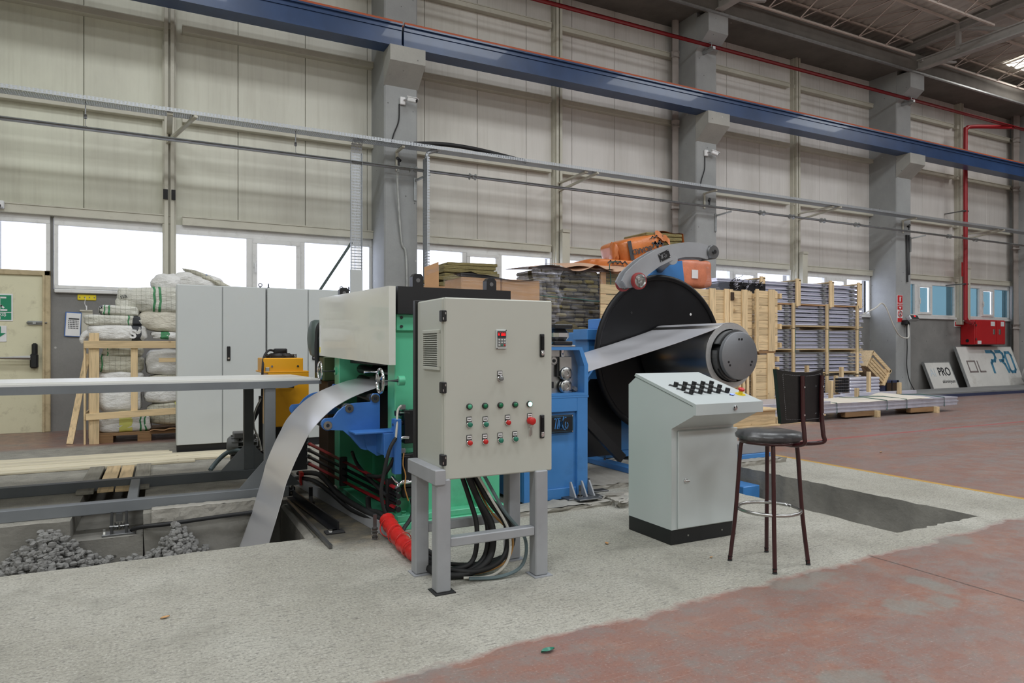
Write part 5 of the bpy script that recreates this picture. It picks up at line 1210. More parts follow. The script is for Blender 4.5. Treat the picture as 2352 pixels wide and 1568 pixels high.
# ================================================================ BLUE STRAIGHTENER
t = thing('pinch_roll_straightener', 'blue pinch roll straightener with open gear housing and air cylinder on top', 'machine', (3.0, 5.3, 0))
MB().box(2.62, 3.225, 4.90, 6.15, .03, .875, .006).obj('pedestal', 'mblue', t)
MB().box(2.62, 3.245, 4.87, 6.17, .872, .892, .004).obj('pedestal_top', 'mblue', t)
MB().box(2.62, 3.235, 4.868, 4.90, .03, .872, .002).prism([(0, 0), (0, 0), (0, 0)], 0, 0, 0) if False else None
for (a, b, c, d) in ((3.13, 3.235, .03, .875), (2.62, 2.72, .03, .875)): MB().box(a, b, 4.872, 4.90, c, d, .003).obj('pedestal_flange', 'mblue', t)
MB().box(2.72, 3.13, 4.872, 4.90, .76, .875, .003).obj('pedestal_flange', 'mblue', t); MB().box(2.72, 3.13, 4.885, 4.90, .03, .12, .003).obj('pedestal_flange', 'mblue', t)
out = [(2.62, .892), (3.238, .892), (3.238, 1.15), (3.178, 1.30), (2.62, 1.30)]
ins = [(2.65, .915), (3.20, .915), (3.20, 1.14), (3.15, 1.275), (2.65, 1.275)]
k = 5
for (y0_, y1_) in ((4.87, 5.0), (6.02, 6.16)):
    vs_ = [(x, y, z) for y in (y0_, y1_) for P in (out, ins) for (x, z) in P]
    fs = []
    for i in range(k):
        j = (i+1) % k
        fs += [(i, j, k+j, k+i), (2*k+i, 3*k+i, 3*k+j, 2*k+j), (i, 2*k+i, 2*k+j, j), (k+i, k+j, 3*k+j, 3*k+i)]
    MB().add(vs_, fs).obj('gear_housing', 'mblue', t)
MB().box(2.62, 3.17, 5.0, 6.0, 1.26, 1.30).obj('top_plate', 'mblue', t)
MB().box(2.64, 3.21, 4.975, 4.995, .90, 1.285).obj('bearing_plate', 'steel', t)
MB().box(3.06, 3.20, 5.0, 5.02, .9, 1.28).obj('rear_plate', 'steel_d', t) if False else None
MB().box(3.0, 3.12, 4.945, 4.975, 1.05, 1.22, .003).obj('bearing_block', 'steel', t)
for (x, z) in ((3.055, 1.075), (3.055, .965)):
    MB().lathe([(0, .012), (.018, .012), (.02, .018), (.05, .02), (.058, .012), (.058, -.02)], (x, 4.935, z), (0, -1, 0), 28).obj('bearing_cap', 'steel', t)
    for a in (45, 135, 225, 315): MB().cyl((x+.046*math.cos(math.radians(a)), 4.912, z+.046*math.sin(math.radians(a))), (x+.046*math.cos(math.radians(a)), 4.93, z+.046*math.sin(math.radians(a))), .006, 8).obj('cap_bolt', 'dark_gap', t)
def gear(x, z, r, n, y):
    g = []
    for q in range(n*4):
        a = 2*PI*q/(n*4); rr = r if q % 4 in (0, 1) else r*.80; g.append((x+rr*math.cos(a), z+rr*math.sin(a)))
    MB().prism(g, 1, y, y+.025).obj('gear', 'steel', t); MB().cyl((x, y-.006, z), (x, y, z), r*.4, 14).obj('gear_hub', 'dark_gap', t)
gear(2.945, 1.185, .036, 15, 4.945); gear(2.885, 1.150, .05, 18, 4.95)
MB().box(2.975, 2.99, 4.945, 4.975, 1.05, 1.22).obj('rack', 'dark_gap', t)
MB().cyl((3.04, 4.96, 1.2), (3.04, 4.96, 1.30), .014, 10).obj('piston_rod', 'chrome', t)
MB().box(2.86, 2.92, 4.94, 4.975, .985, 1.11, .003).box(2.86, 2.935, 4.93, 4.97, .955, 1.01, .003).obj('latch_block', 'black', t)
MB().cyl((3.16, 4.95, .945), (3.16, 4.975, .93), .022, 12).box(3.12, 3.15, 4.95, 4.975, .94, .965).obj('small_fitting', 'steel_d', t)
for x in (2.98, 3.14): MB().cyl((x, 4.89, .893), (x, 4.89, .905), .012, 6).obj('deck_bolt', 'black', t)
# air cylinder
MB().box(2.86, 3.13, 4.90, 5.06, 1.30, 1.318, .003).obj('cylinder_foot', 'steel', t)
MB().box(2.92, 3.098, 4.89, 5.06, 1.318, 1.35, .006).obj('cylinder_cap', 'black', t); MB().box(2.92, 3.098, 4.89, 5.06, 1.455, 1.492, .006).obj('cylinder_cap', 'black', t)
MB().box(2.932, 3.086, 4.90, 5.05, 1.35, 1.455, .035).obj('cylinder_tube', 'chrome', t)
MB().tube(smooth_path([(2.92, 4.95, 1.44), (2.88, 4.94, 1.42), (2.8, 4.93, 1.36), (2.74, 4.93, 1.30)], 5), .008, 7).tube(smooth_path([(2.92, 4.93, 1.335), (2.87, 4.93, 1.325), (2.78, 4.93, 1.33)], 4), .007, 7).obj('air_hose', 'bluetxt', t)
# maker's plate
pl_ = MB().box(2.845, 3.085, 4.862, 4.872, .585, .735, .012).obj('name_plate', 'black', t)
MB().tube([(2.857, 4.861, .597), (3.073, 4.861, .597), (3.073, 4.861, .723), (2.857, 4.861, .723)], .0012, 4, True).obj('plate_border', 'bluetxt', pl_)
m = MB(); strokes(m, LOGO, plane_T((2.90, 4.8615, .61), (1, 0, 0), (0, 0, 1), .105), .075); m.obj('lettering', 'mblue', pl_)
for (x, z) in ((2.855, .725), (3.075, .725), (2.855, .595), (3.075, .595)): MB().cyl((x, 4.859, z), (x, 4.863, z), .005, 8).obj('rivet', 'chrome', pl_)
MB().box(2.72, 3.12, 4.868, 4.874, .03, .036).obj('seam', 'mblue', t) if False else None
# foot with gussets, bolts and shims
MB().box(2.98, 3.32, 4.76, 5.0, .036, .05, .003).obj('foot_plate', 'steel_d', t)
for x in (3.06, 3.17, 3.245): MB().prism([(4.78, .05), (4.872, .05), (4.872, .17), (4.86, .17)], 0, x-.007, x+.007).obj('gusset', 'stand', t)
for (x, y) in ((3.11, 4.80), (3.34, 5.02)): MB().cyl((x, y, .05), (x, y, .15), .012, 8).cyl((x, y, .05), (x, y, .075), .024, 6).obj('anchor_bolt', 'steel_d', t)
o = MB().box(3.02, 3.24, 4.66, 4.75, .05, .062, .003).obj('steel_shim', 'steel_d'); tag(o, 'loose grey steel plate lying by the foot of the blue straightener', 'plate')
o = MB().box(3.27, 3.46, 4.88, 4.97, .05, .062, .003).obj('steel_shim', 'steel_d'); tag(o, 'loose grey steel plate lying between blue straightener and control desk', 'plate')

# ================================================================ DECOILER
t = thing('decoiler', 'blue decoiler with large black backing disc and grey hold-down arm', 'machine', (5.0, 6.2, 0))
MB().lathe([(0, 0), (.83, 0), (.84, .012), (.84, .05), (0, .05)], (cxx, 6.04, czz), (0, 1, 0), 64).obj('backing_disc', 'black_gloss', t)
MB().tube([(cxx+.862*math.cos(a*PI/32), 6.05, czz+.862*math.sin(a*PI/32)) for a in range(64)], .034, 12, True).obj('disc_rim', 'black_gloss', t)
for (x, z) in ((cxx-.42, czz+.46), (cxx+.42, czz+.46), (cxx, czz-.62)): MB().cyl((x, 6.036, z), (x, 6.042, z), .015, 10).obj('disc_hole', 'dark_gap' if x < cxx else 'white', t)
MB().cyl((cxx, 4.9, czz), (cxx, 6.04, czz), .215, 32).obj('mandrel_core', 'dark_gap', t)
for k in range(3):
    a0 = 100+120*k; pr = [(cxx+.25*math.cos(math.radians(a0+q)), czz+.25*math.sin(math.radians(a0+q))) for q in range(-52, 53, 8)] + [(cxx+.215*math.cos(math.radians(a0+q)), czz+.215*math.sin(math.radians(a0+q))) for q in range(52, -53, -8)]
    MB().prism(pr, 1, 4.93, 6.0, smooth=False).obj('mandrel_jaw', 'steel_d', t)
MB().tube([(cxx+.252*math.cos(a*PI/24), 4.945, czz+.252*math.sin(a*PI/24)) for a in range(-20, 14)], .008, 6).obj('jaw_ring', 'black', t)
MB().lathe([(0, 0), (.225, 0), (.233, .006), (.233, .045), (.19, .05)], (cxx, 4.87, czz), (0, 1, 0), 48).obj('end_cap', 'mandrel', t)
for (ax, az) in ((0, .16), (-.145, -.075), (.145, -.075)):
    for d_ in (-.018, .018):
        a_ = math.atan2(az, ax)+PI/2
        MB().cyl((cxx+ax+d_*math.cos(a_), 4.868, czz+az+d_*math.sin(a_)), (cxx+ax+d_*math.cos(a_), 4.8715, czz+az+d_*math.sin(a_)), .0115, 12).obj('cap_hole', 'black', t)
MB().cyl((cxx, 6.09, czz), (cxx, 6.4, czz), .25, 24).obj('spindle', 'black', t)
MB().box(4.22, 5.75, 6.35, 7.2, .12, 1.47, .01).obj('housing', 'mblue', t)
MB().box(4.18, 4.55, 6.3, 6.6, 1.38, 1.50, .006).box(4.38, 4.52, 6.3, 6.6, 1.5, 1.62, .01).obj('housing_head', 'mblue', t)
MB().tube([(4.40, 6.28, 1.46), (4.32, 6.28, 1.44), (4.31, 6.28, 1.36)], .02, 8).obj('hook', 'mblue', t)
MB().prism([(4.80, 1.4), (5.55, 1.4), (5.42, 2.31), (5.10, 2.27), (4.86, 2.05)], 1, 6.18, 6.6).obj('arm_tower', 'mblue', t)
# base frame on both sides of the trench
MB().box(4.13, 4.27, 5.1, 7.2, .045, .10, .004).obj('base_rail', 'mblue', t); MB().box(5.62, 5.76, 5.72, 7.2, .05, .15, .004).obj('base_rail', 'mblue', t)
MB().box(4.2, 5.7, 6.35, 7.2, .05, .12).obj('base_cross', 'mblue', t)
MB().box(5.30, 5.53, 5.12, 5.52, -.50, -.13, .006).obj('lower_block', 'mblue', t)
MB().cyl((4.2, 5.45, .10), (4.2, 5.45, .13), .014, 6).cyl((4.2, 6.0, .1), (4.2, 6.0, .14), .014, 6).obj('base_bolt', 'steel', t)
MB().prism([(3.70, .10), (4.35, .10), (4.35, 1.25), (4.15, 1.25)], 1, 6.45, 6.48).obj('guard_sheet', 'black', t)
MB().box(3.62, 4.6, 6.25, 6.28, .10, .95).obj('guard_sheet', 'black', t)
MB().bar((3.42, 5.95, 1.02), (4.35, 5.9, .12), .10, .06, (0, -1, 0)).obj('diagonal_brace', 'black', t)
MB().bar((3.95, 6.2, .75), (4.2, 6.15, 1.1), .03, .04, (0, -1, 0)).obj('strut', 'mblue', t)
# hold-down arm: two curved cheeks, spacers, pin, red-tyred rollers
upper = [(4.06, 1.955), (4.11, 2.04), (4.19, 2.11), (4.29, 2.185), (4.47, 2.283), (4.69, 2.362), (4.90, 2.40), (5.05, 2.403), (5.18, 2.385)]
lower = [(5.18, 2.235), (5.05, 2.25), (4.87, 2.242), (4.70, 2.20), (4.53, 2.125), (4.38, 2.03), (4.30, 1.945), (4.24, 1.90), (4.12, 1.895)]
for (a, b) in ((5.50, 5.525), (5.60, 5.625)): MB().prism(upper+lower, 1, a, b).obj('arm_cheek', 'stand', t)
for (x, z) in ((4.42, 2.15), (4.9, 2.33)): MB().cyl((x, 5.525, z), (x, 5.6, z), .03, 12).obj('arm_spacer', 'stand', t)
MB().lathe([(.0, -.01), (.018, -.012), (.02, .0), (.07, .0), (.076, .01), (.076, .2)], (5.235, 5.47, 2.312), (0, 1, 0), 30).obj('pivot_pin', 'steel_d', t)
MB().cyl((5.235, 5.455, 2.312), (5.235, 5.47, 2.312), .022, 12).obj('pin_bolt', 'black', t)
MB().cyl((5.2, 5.66, 2.30), (5.1, 6.3, 2.28), .055, 16).cyl((4.70, 5.5, 2.2), (5.1, 6.2, 2.2), .05, 16).obj('arm_shaft', 'stand', t)
for y in (5.44, 5.70):
    w = MB().lathe([(.068, 0), (.081, .004), (.084, .012), (.084, .04), (.081, .048), (.068, .052)], (4.215, y-.026, 1.955), (0, 1, 0), 32).obj('roller_tyre', 'tyre', t)
    MB().lathe([(.0, -.002), (.016, -.004), (.018, .0), (.03, .0), (.034, .012), (.058, .014), (.068, .0), (.068, .05)], (4.215, y-.026, 1.955), (0, 1, 0), 28).obj('roller_hub', 'steel', w)
    for a in (30, 150, 270): MB().bar((4.215+.028*math.cos(math.radians(a)), y-.018, 1.955+.028*math.sin(math.radians(a))), (4.215+.062*math.cos(math.radians(a)), y-.018, 1.955+.062*math.sin(math.radians(a))), .012, .012).obj('hub_rib', 'steel', w)
MB().cyl((4.215, 5.46, 1.955), (4.215, 5.68, 1.955), .04, 16).obj('roller_axle', 'stand', t)
p0 = Vector((4.585, 5.498, 2.235)); ax = Vector((.125, 0, .057)).normalized(); az = Vector((-.057, 0, .125)).normalized()
PT = plane_T(p0-ax*.072-az*.04, ax, az, 1)
PT = Matrix(((ax.x, az.x, 0, p0.x), (0, 0, -1, p0.y), (ax.z, az.z, 0, p0.z), (0, 0, 0, 1)))
npl = MB().box(-.072, .072, -.042, .042, 0, .004, 0, 0, PT).obj('arm_name_plate', 'black', t)
m = MB(); strokes(m, LOGO, PT @ Matrix.Translation((-.05, -.022, .004)) @ Matrix.Diagonal((.062, .045, 1, 1)), .09, .0015); m.obj('lettering', 'thread', npl)
for (u, v) in ((-.063, .034), (.063, .034), (-.063, -.034), (.063, -.034)):
    c_ = PT @ Vector((u, v, .004)); MB().cyl(c_, c_+Vector((0, -.003, 0)), .004, 8).obj('rivet', 'white', npl)

# ================================================================ THREADING TABLE BEYOND THE PIT
t = thing('outfeed_table', 'long grey steel table frame with pale top standing beyond the pit', 'table', (-2.0, 6.75, 0))
MB().prism([(-7, 6.2), (1.27, 6.2), (1.19, 7.3), (-7, 7.3)], 2, 1.005, 1.02).obj('table_top', 'table_top', t)
side = [(-7, 1.005), (1.275, 1.005), (1.275, .975), (1.08, .973), (1.02, .952), (.98, .945), (-7, .94)]
MB().prism(side, 1, 6.18, 6.22).obj('side_rail', 'table', t); MB().prism(side, 1, 7.28, 7.32).obj('side_rail', 'table', t)
MB().box(-7, 1.2, 6.22, 6.245, 1.02, 1.032).obj('edge_lip', 'table_top', t)
for x in (.1, -1.0, -2.2): MB().box(x, x+.06, 6.22, 7.28, .95, 1.0).obj('cross_beam', 'table_dark', t)
MB().box(.80, .89, 6.2, 6.29, .09, .945, .004).obj('leg', 'table', t); MB().box(.735, .825, 7.2, 7.30, .09, .945, .004).obj('leg', 'table_dark', t)
MB().box(-3.6, -3.5, 6.2, 6.3, .09, .945, .004).obj('leg', 'table', t); MB().box(-3.6, -3.5, 7.2, 7.3, .09, .945, .004).obj('leg', 'table_dark', t)
for (x, y) in ((.845, 6.205), (.78, 7.21)):
    MB().prism([(x-.045, .09), (x-.045, .33), (x-.26, .09)], 1, y, y+.012).obj('gusset', 'table', t); MB().prism([(x+.045, .09), (x+.045, .33), (x+.26, .09)], 1, y, y+.012).obj('gusset', 'table_dark', t)
MB().box(-7, 1.0, 6.19, 6.28, .0, .09, .004).obj('floor_beam', 'table', t); MB().box(-7, 1.0, 7.19, 7.29, .0, .09, .004).obj('floor_beam', 'table_dark', t)
for x in (-.24, -2.6): MB().box(x, x+.075, 6.28, 7.19, .015, .085, .004).obj('floor_tie', 'table', t)
MB().cyl((1.0, 6.235, .045), (1.04, 6.235, .045), .055, 18).obj('end_buffer', 'black_matt', t)
MB().box(1.04, 1.055, 6.21, 6.26, .02, .07).obj('end_buffer', 'black_matt', t)
# bracket with rollers hung in the cross slot
t = thing('track_roller_bracket', 'dark steel bracket with two small rollers fixed at the slot below the table', 'bracket', (-.285, 6.2, -.12))
MB().box(-.40, -.17, 6.09, 6.20, -.16, -.145, .002).obj('base_plate', 'steel_d', t)
for x in (-.345, -.245): MB().prism([(6.10, -.145), (6.18, -.145), (6.18, .01), (6.14, .01)], 0, x, x+.018).obj('cheek', 'black', t)
MB().cyl((-.35, 6.13, -.09), (-.22, 6.13, -.09), .018, 12).obj('axle', 'steel', t)
for x in (-.315, -.275): MB().cyl((x, 6.13, -.09), (x+.025, 6.13, -.09), .032, 16).obj('roller', 'steel', t)
MB().box(-.31, -.265, 6.15, 6.19, -.06, .0).obj('stop', 'steel_d', t)
for x in (-.385, -.185): MB().cyl((x, 6.12, -.145), (x, 6.12, -.105), .009, 8).obj('stud', 'steel', t)
o = MB().tube(smooth_path([(-.20, 6.12, -.13), (-.12, 6.03, -.095), (.05, 5.99, -.085), (.4, 5.99, -.07), (.75, 5.99, -.06)], 6), .016, 8).obj('pit_cable', 'black_matt'); tag(o, 'black cable running along the far pit wall to the bracket', 'cable')
# boards bridging the cross slot and long planks laid on the floor
for k, (a, b, mt, lab) in enumerate(((-.66, -.525, 'wood_g', 'weathered grey board bridging the slot, leftmost of the four'), (-.50, -.375, 'wood_y', 'light brown board bridging the slot beside the leftmost grey one'),
        (-.36, -.245, 'wood_y', 'light brown board bridging the slot beside the right grey one'), (-.225, -.09, 'wood_g', 'weathered grey board bridging the slot, rightmost of the four'))):
    o = MB().box(a, b, 7.04+(k % 2)*.03, 8.47-(k % 3)*.03, .004, .032, .003).obj('slot_board', mt, None, loc=((a+b)/2, 7.7, .02)); tag(o, lab, 'board')
labs = ['nearest pale pine plank laid along the floor beyond the slot', 'second pale pine plank from the slot on the floor', 'third pale pine plank from the slot on the floor', 'fourth pale pine plank from the slot on the floor',
        'fifth pale pine plank from the slot on the floor', 'sixth pale pine plank, nearest of the row to the tall grey cabinets', 'seventh pale pine plank lying farthest toward the sacks']
for k in range(7):
    y = 8.50+k*.145; x1_ = (.35, .95, 1.3, 1.3, 1.35, .13, .1)[k]
    o = MB().box(-4.5, x1_, y, y+.135, .002, .024+.004*(k % 2), .003).obj('floor_plank', 'wood_l', None, loc=(0, y, 0)); tag(o, labs[k], 'plank')
# rubble heaped against the far pit wall
rb = MB(); rr = random.Random(5)
def heap(x): return max(-.30, -.02-1.05*abs(x+.73)**1.2 if x < -.2 else -.07-1.25*abs(x-.12))
for i in range(2600):
    x = rr.uniform(-1.6, .33); y = rr.uniform(5.25, 5.98); zt = heap(x)-(5.98-y)*.62; s = rr.uniform(.010, .024)
    if x > -.2 and abs(x-.12) > .30: continue
    k = len(rb.v); rb.blob((x, y, zt+rr.uniform(-.02, .015)), (s*rr.uniform(.8, 1.4), s*rr.uniform(.8, 1.3), s*rr.uniform(.6, 1.1)), 6, 4, .6, .12, i, Matrix.Rotation(rr.uniform(0, 3), 4, 'Z') @ Matrix.Rotation(rr.uniform(-.6, .6), 4, 'X'))
rb.sm = [False]*len(rb.sm)
rb.grid(60, 10, lambda u, v: (-1.8+2.15*u, 6.0-1.3*v, (heap(-1.8+2.15*u) if u < .98 else -.6)-.07-1.2*v*.62), smooth=False)
o = rb.obj('rubble_heap', 'rubble', kind='stuff'); tag(o, 'grey concrete rubble heaped against the far wall of the pit', 'rubble')
dm = MB(); dm.grid(30, 12, lambda u, v: (-1.7+1.7*u, 4.78+1.0*v, -.47-.9*max(0, u-.45)-.02*math.sin(9*v+5*u)-.05*v), smooth=True)
struct(dm, 'pit_floor', 'pit')
# the curb, angle irons, bar and anchor at the machine end of the pit
t = thing('pit_edge_rail', 'black steel angle with end plate along the concrete kerb at the pit end', 'rail', (1.08, 5.4, 0))
MB().bar((1.115, 4.84, .035), (1.02, 6.1, .035), .012, .07).bar((1.10, 4.84, .006), (1.0, 6.1, .006), .06, .012).obj('angle', 'black', t)
MB().box(1.02, 1.15, 4.78, 4.87, .0, .012, .002).obj('end_plate', 'dark_gap', t); MB().cyl((1.055, 4.81, .012), (1.055, 4.81, .03), .012, 6).obj('nut', 'steel', t)
o = MB().bar((.975, 4.44, .016), (.93, 5.85, .035), .022, .022).obj('square_bar', 'steel_d'); tag(o, 'loose square steel bar lying over the corner of the pit', 'bar')
struct(MB().box(.90, 1.0, 4.86, 6.0, -1.2, -.02, .02), 'trim_2', 'raw_concrete')
t = thing('anchor_bolt', 'threaded anchor bolt with nuts standing in floor before the floor rail', 'bolt', (1.29, 4.53, 0))
MB().cyl((1.29, 4.53, 0), (1.29, 4.53, .17), .013, 12).obj('rod', 'steel_d', t)
for z in (.012, .045, .068): MB().cyl((1.29, 4.53, z-.01), (1.29, 4.53, z+.01), .022, 6).obj('nut', 'steel', t)
t = thing('anchor_bolt', 'dark anchor bolt standing by the far part of the floor rail', 'bolt', (1.1, 5.75, 0))
MB().cyl((1.1, 5.75, 0), (1.1, 5.75, .15), .016, 10).obj('rod', 'black', t); MB().cyl((1.1, 5.75, .0), (1.1, 5.75, .03), .03, 6).obj('nut', 'black', t)
# leaves and scraps on the floor
def leaf(x, y, s, a, lab, mt='leaf'):
    o = MB().grid(4, 2, lambda u, v: (x+s*((u-.5)*math.cos(a)-(v-.5)*.5*math.sin(a)*(1-(2*u-1)**2)), y+s*((u-.5)*math.sin(a)+(v-.5)*.5*math.cos(a)*(1-(2*u-1)**2)), .004+.012*abs(v-.5)*s*20)).obj('dry_leaf', mt, None, loc=(x, y, 0)); tag(o, lab, 'leaf')
leaf(.02, 3.67, .045, .4, 'dry brown leaf on the concrete in front of the pit'); leaf(2.62, 3.72, .05, 1.2, 'dry leaf lying on the concrete left of the control desk'); leaf(3.02, 3.18, .03, .2, 'small dry leaf on the concrete in front of the control desk')
leaf(1.47, 2.52, .07, .1, 'green scrap lying where the concrete meets the red floor', 'grn_btn'); leaf(7.9, 5.4, .06, .5, 'dry yellow leaf on the red floor beyond the yellow line'); leaf(9.8, 4.6, .05, 1.9, 'tiny dry leaf far out on the red floor')

# ================================================================ TALL CABINETS, YELLOW UNIT, MOTOR
def tall_cabinet(x0, x1, doors, lab):
    t = thing('tall_electrical_cabinet', lab, 'cabinet', ((x0+x1)/2, 9.5, 0))
    MB().box(x0+.005, x1-.005, 9.30, 9.78, 0, .10).obj('plinth', 'black', t)
    MB().box(x0, x1, 9.30, 9.80, .095, 2.07, .006).obj('body', 'cab_grey', t)
    w = (x1-x0)/doors
    for k in range(doors):
        a, b = x0+w*k+.006, x0+w*(k+1)-.006
        d = MB().box(a, b, 9.277, 9.299, .10, 2.065, .005).obj('door', 'cab_grey', t)
        if k == doors-1 or doors == 1:
            h = MB().box(a+.045, a+.085, 9.262, 9.278, 1.13, 1.31, .005).obj('handle', 'black', d); MB().cyl((a+.065, 9.258, 1.16), (a+.065, 9.263, 1.16), .012, 10).obj('lock', 'chrome', h)
    for x in (x1-.06, x1+.04) if doors == 2 else ():
        MB().tube([(x+.022*math.cos(a*PI/8) if x < x1 else x, 9.36+(.022*math.cos(a*PI/8) if x > x1 else 0), 2.105+.022*math.sin(a*PI/8)) for a in range(16)], .006, 6, True).cyl((x, 9.36, 2.07), (x, 9.36, 2.085), .014, 8).obj('lifting_eye', 'steel_d', t)
    return t
t = tall_cabinet(.175, 1.212, 2, 'tall grey two-door electrical cabinet standing next to the sacks')
for z in (.35, 1.75): MB().box(.172, .176, 9.42, 9.50, z, z+.28, .002).obj('side_slot', 'cab', t)
tall_cabinet(1.224, 2.26, 2, 'tall grey electrical cabinet behind the yellow unit and the white cover')
t = thing('hydraulic_power_unit', 'yellow oil cooler unit with black fan on top behind the table end', 'power unit', (1.2, 7.6, 0))
MB().box(.985, 1.40, 7.42, 7.95, .47, 1.035, .008).obj('lower_box', 'yellow', t)
MB().box(.945, 1.345, 7.44, 7.9, 1.045, 1.185, .006).obj('upper_box', 'yellow', t); MB().box(.93, 1.40, 7.42, 7.95, 1.033, 1.048, .003).obj('lid_plate', 'yellow', t)
MB().box(.99, 1.39, 7.45, 7.9, .0, .47).obj('tank', 'black', t)
MB().tube([(1.11, 7.42, .885), (1.11, 7.395, .885), (1.24, 7.395, .885), (1.24, 7.42, .885)], .011, 8).obj('handle', 'black', t)
for x in (1.03, 1.29): MB().cyl((x, 7.432, 1.10), (x, 7.44, 1.10), .011, 10).obj('screw', 'chrome', t)
MB().cyl((1.03, 7.41, .50), (1.03, 7.42, .50), .009, 8).obj('screw', 'black', t)
MB().box(.965, 1.005, 7.43, 7.44, 1.045, 1.09, .003).obj('latch', 'steel', t)
for k in range(5): MB().tube([(1.145+(.10+.012*k)*math.cos(a*PI/10), 7.66+(.10+.012*k)*math.sin(a*PI/10), 1.20+.004*(4-k)*2) for a in range(20)], .004, 5, True).obj('fan_guard_ring', 'black', t)
for k in range(3): MB().tube([(1.145+.165*math.cos(a*PI/10), 7.66+.165*math.sin(a*PI/10), 1.19+.014*k) for a in range(20)], .004, 5, True).obj('fan_guard_ring', 'black', t)
for k in range(8): MB().cyl((1.145+.165*math.cos(k*PI/4), 7.66+.165*math.sin(k*PI/4), 1.185), (1.145+.165*math.cos(k*PI/4), 7.66+.165*math.sin(k*PI/4), 1.225), .005, 6).obj('guard_post', 'black', t)
MB().cyl((1.145, 7.66, 1.187), (1.145, 7.66, 1.235), .07, 16).box(1.08, 1.21, 7.60, 7.72, 1.225, 1.285, .01).obj('fan_motor', 'black', t)
MB().tube(smooth_path([(1.08, 7.64, 1.26), (1.02, 7.6, 1.265), (.96, 7.5, 1.2), (.935, 7.42, 1.08), (.93, 7.41, .9), (.92, 7.41, .55)], 6), .012, 7).obj('fan_cable', 'black_matt', t)
t = thing('small_pump_motor', 'small grey electric motor on the floor behind the dark table leg', 'motor', (.72, 7.75, 0))
MB().lathe([(0, 0), (.08, 0), (.098, .02), (.10, .12)], (.63, 7.75, .265), (1, -.25, 0), 24).obj('fan_cover', 'motor_g', t)
MB().cyl((.70, 7.735, .265), (.93, 7.68, .265), .085, 20).obj('motor_body', 'motor_g', t)
for k in range(14):
    a = 2*PI*k/14; MB().bar((.66, 7.745+.1*math.cos(a), .265+.1*math.sin(a)), (.9, 7.69+.1*math.cos(a), .265+.1*math.sin(a)), .008, .022, (0, math.cos(a), math.sin(a))).obj('cooling_rib', 'motor_g', t)
MB().box(.68, .85, 7.62, 7.8, .35, .41, .008).obj('terminal_box', 'motor_g', t); MB().box(.66, .98, 7.6, 7.82, 0, .17, .006).obj('motor_foot', 'dark_gap', t)
t = thing('valve_manifold', 'dark valve manifold with fittings on the floor by the yellow unit', 'manifold', (.98, 7.5, 0))
MB().box(.90, 1.02, 7.35, 7.5, .0, .23, .008).obj('block', 'black', t); MB().box(.895, .93, 7.36, 7.42, .23, .8, .004).obj('post', 'dark_gap', t)
for (x, z) in ((.88, .27), (.93, .25), (.98, .28)): MB().cyl((x-.03, 7.34, z), (x+.03, 7.34, z), .018, 8).obj('fitting', 'steel', t)
MB().box(.90, .96, 7.33, 7.35, .13, .16, .003).obj('red_tag', 'red', t)
hose('grey_hose', [(.45, 7.62, .04), (.52, 7.66, .12), (.60, 7.68, .19), (.68, 7.66, .225), (.76, 7.6, .22)], .024, 'cable_g', 'thick grey hose curving from the floor to the small grey motor')
hose('black_hose', [(.90, 7.38, .70), (.86, 7.36, .6), (.80, 7.4, .45), (.80, 7.42, .3), (.86, 7.4, .25)], .018, 'black_matt', 'black hose arching between the table legs by the yellow unit')
hose('pale_cable', [(.91, 7.33, .78), (.85, 7.32, .65), (.84, 7.32, .5), (.89, 7.32, .36), (.91, 7.32, .25)], .009, 'cable_w', 'pale cable hanging between the table legs by the yellow unit', 'cable')
hose('thin_cable', [(.88, 7.33, .42), (.83, 7.32, .36), (.80, 7.33, .34), (.84, 7.33, .38), (.86, 7.34, .46)], .006, 'thread', 'thin grey cable loop between the table legs', 'cable')

# ================================================================ SACKS IN THEIR WOODEN CAGE
t = thing('wooden_cage', 'pine pallet cage of posts and rails holding white sacks by the door', 'crate', (-.35, 10.9, 0))
for (x, w) in ((-.845, .115), (-.36, .085)): MB().box(x, x+w, 10.68, 10.705, .0 if w > .1 else .38, 1.49 if w > .1 else 1.29, .003).obj('post', 'wood_z', t)
MB().box(-.90, .6, 10.65, 10.678, 1.285, 1.385, .003).obj('top_rail', 'wood_x', t)
T = Matrix.Translation((-.88, 10.665, .37)) @ Matrix.Rotation(-.035, 4, 'Y'); MB().box(0, 1.45, -.013, .013, -.045, .045, .003, 0, T).obj('lower_rail', 'wood_x', t)
MB().box(-.91, -.885, 10.69, 11.5, 1.285, 1.385, .003).obj('side_rail', 'wood_y', t); MB().box(-.91, -.885, 10.69, 11.5, .33, .42, .003).obj('side_rail', 'wood_y', t)
MB().box(-.91, -.885, 10.70, 10.79, 0, 1.29, .003).obj('corner_post', 'wood_z', t); MB().box(-.91, -.885, 11.4, 11.5, 0, 1.45, .003).obj('corner_post', 'wood_z', t)
MB().box(-.02, .5, 10.655, 10.68, 1.09, 1.15, .003).obj('short_rail', 'wood_x', t)
t = thing('sack_pallet', 'dark wooden pallet under the sacks inside the pine cage', 'pallet', (-.3, 11.1, 0))
for k in range(5): MB().box(-.82, .62, 10.72+k*.17, 10.84+k*.17, .115, .135, .002).obj('deck_board', 'wood_d', t)
for x in (-.74, -.28, .48): MB().box(x, x+.17, 10.72, 10.84, .0, .095, .002).obj('block', 'wood_d', t); MB().box(x, x+.17, 11.3, 11.42, .0, .095, .002).obj('block', 'wood_d', t)
for y in (10.72, 11.3): MB().box(-.82, .62, y, y+.12, .095, .115, .002).obj('stringer', 'wood_d', t)
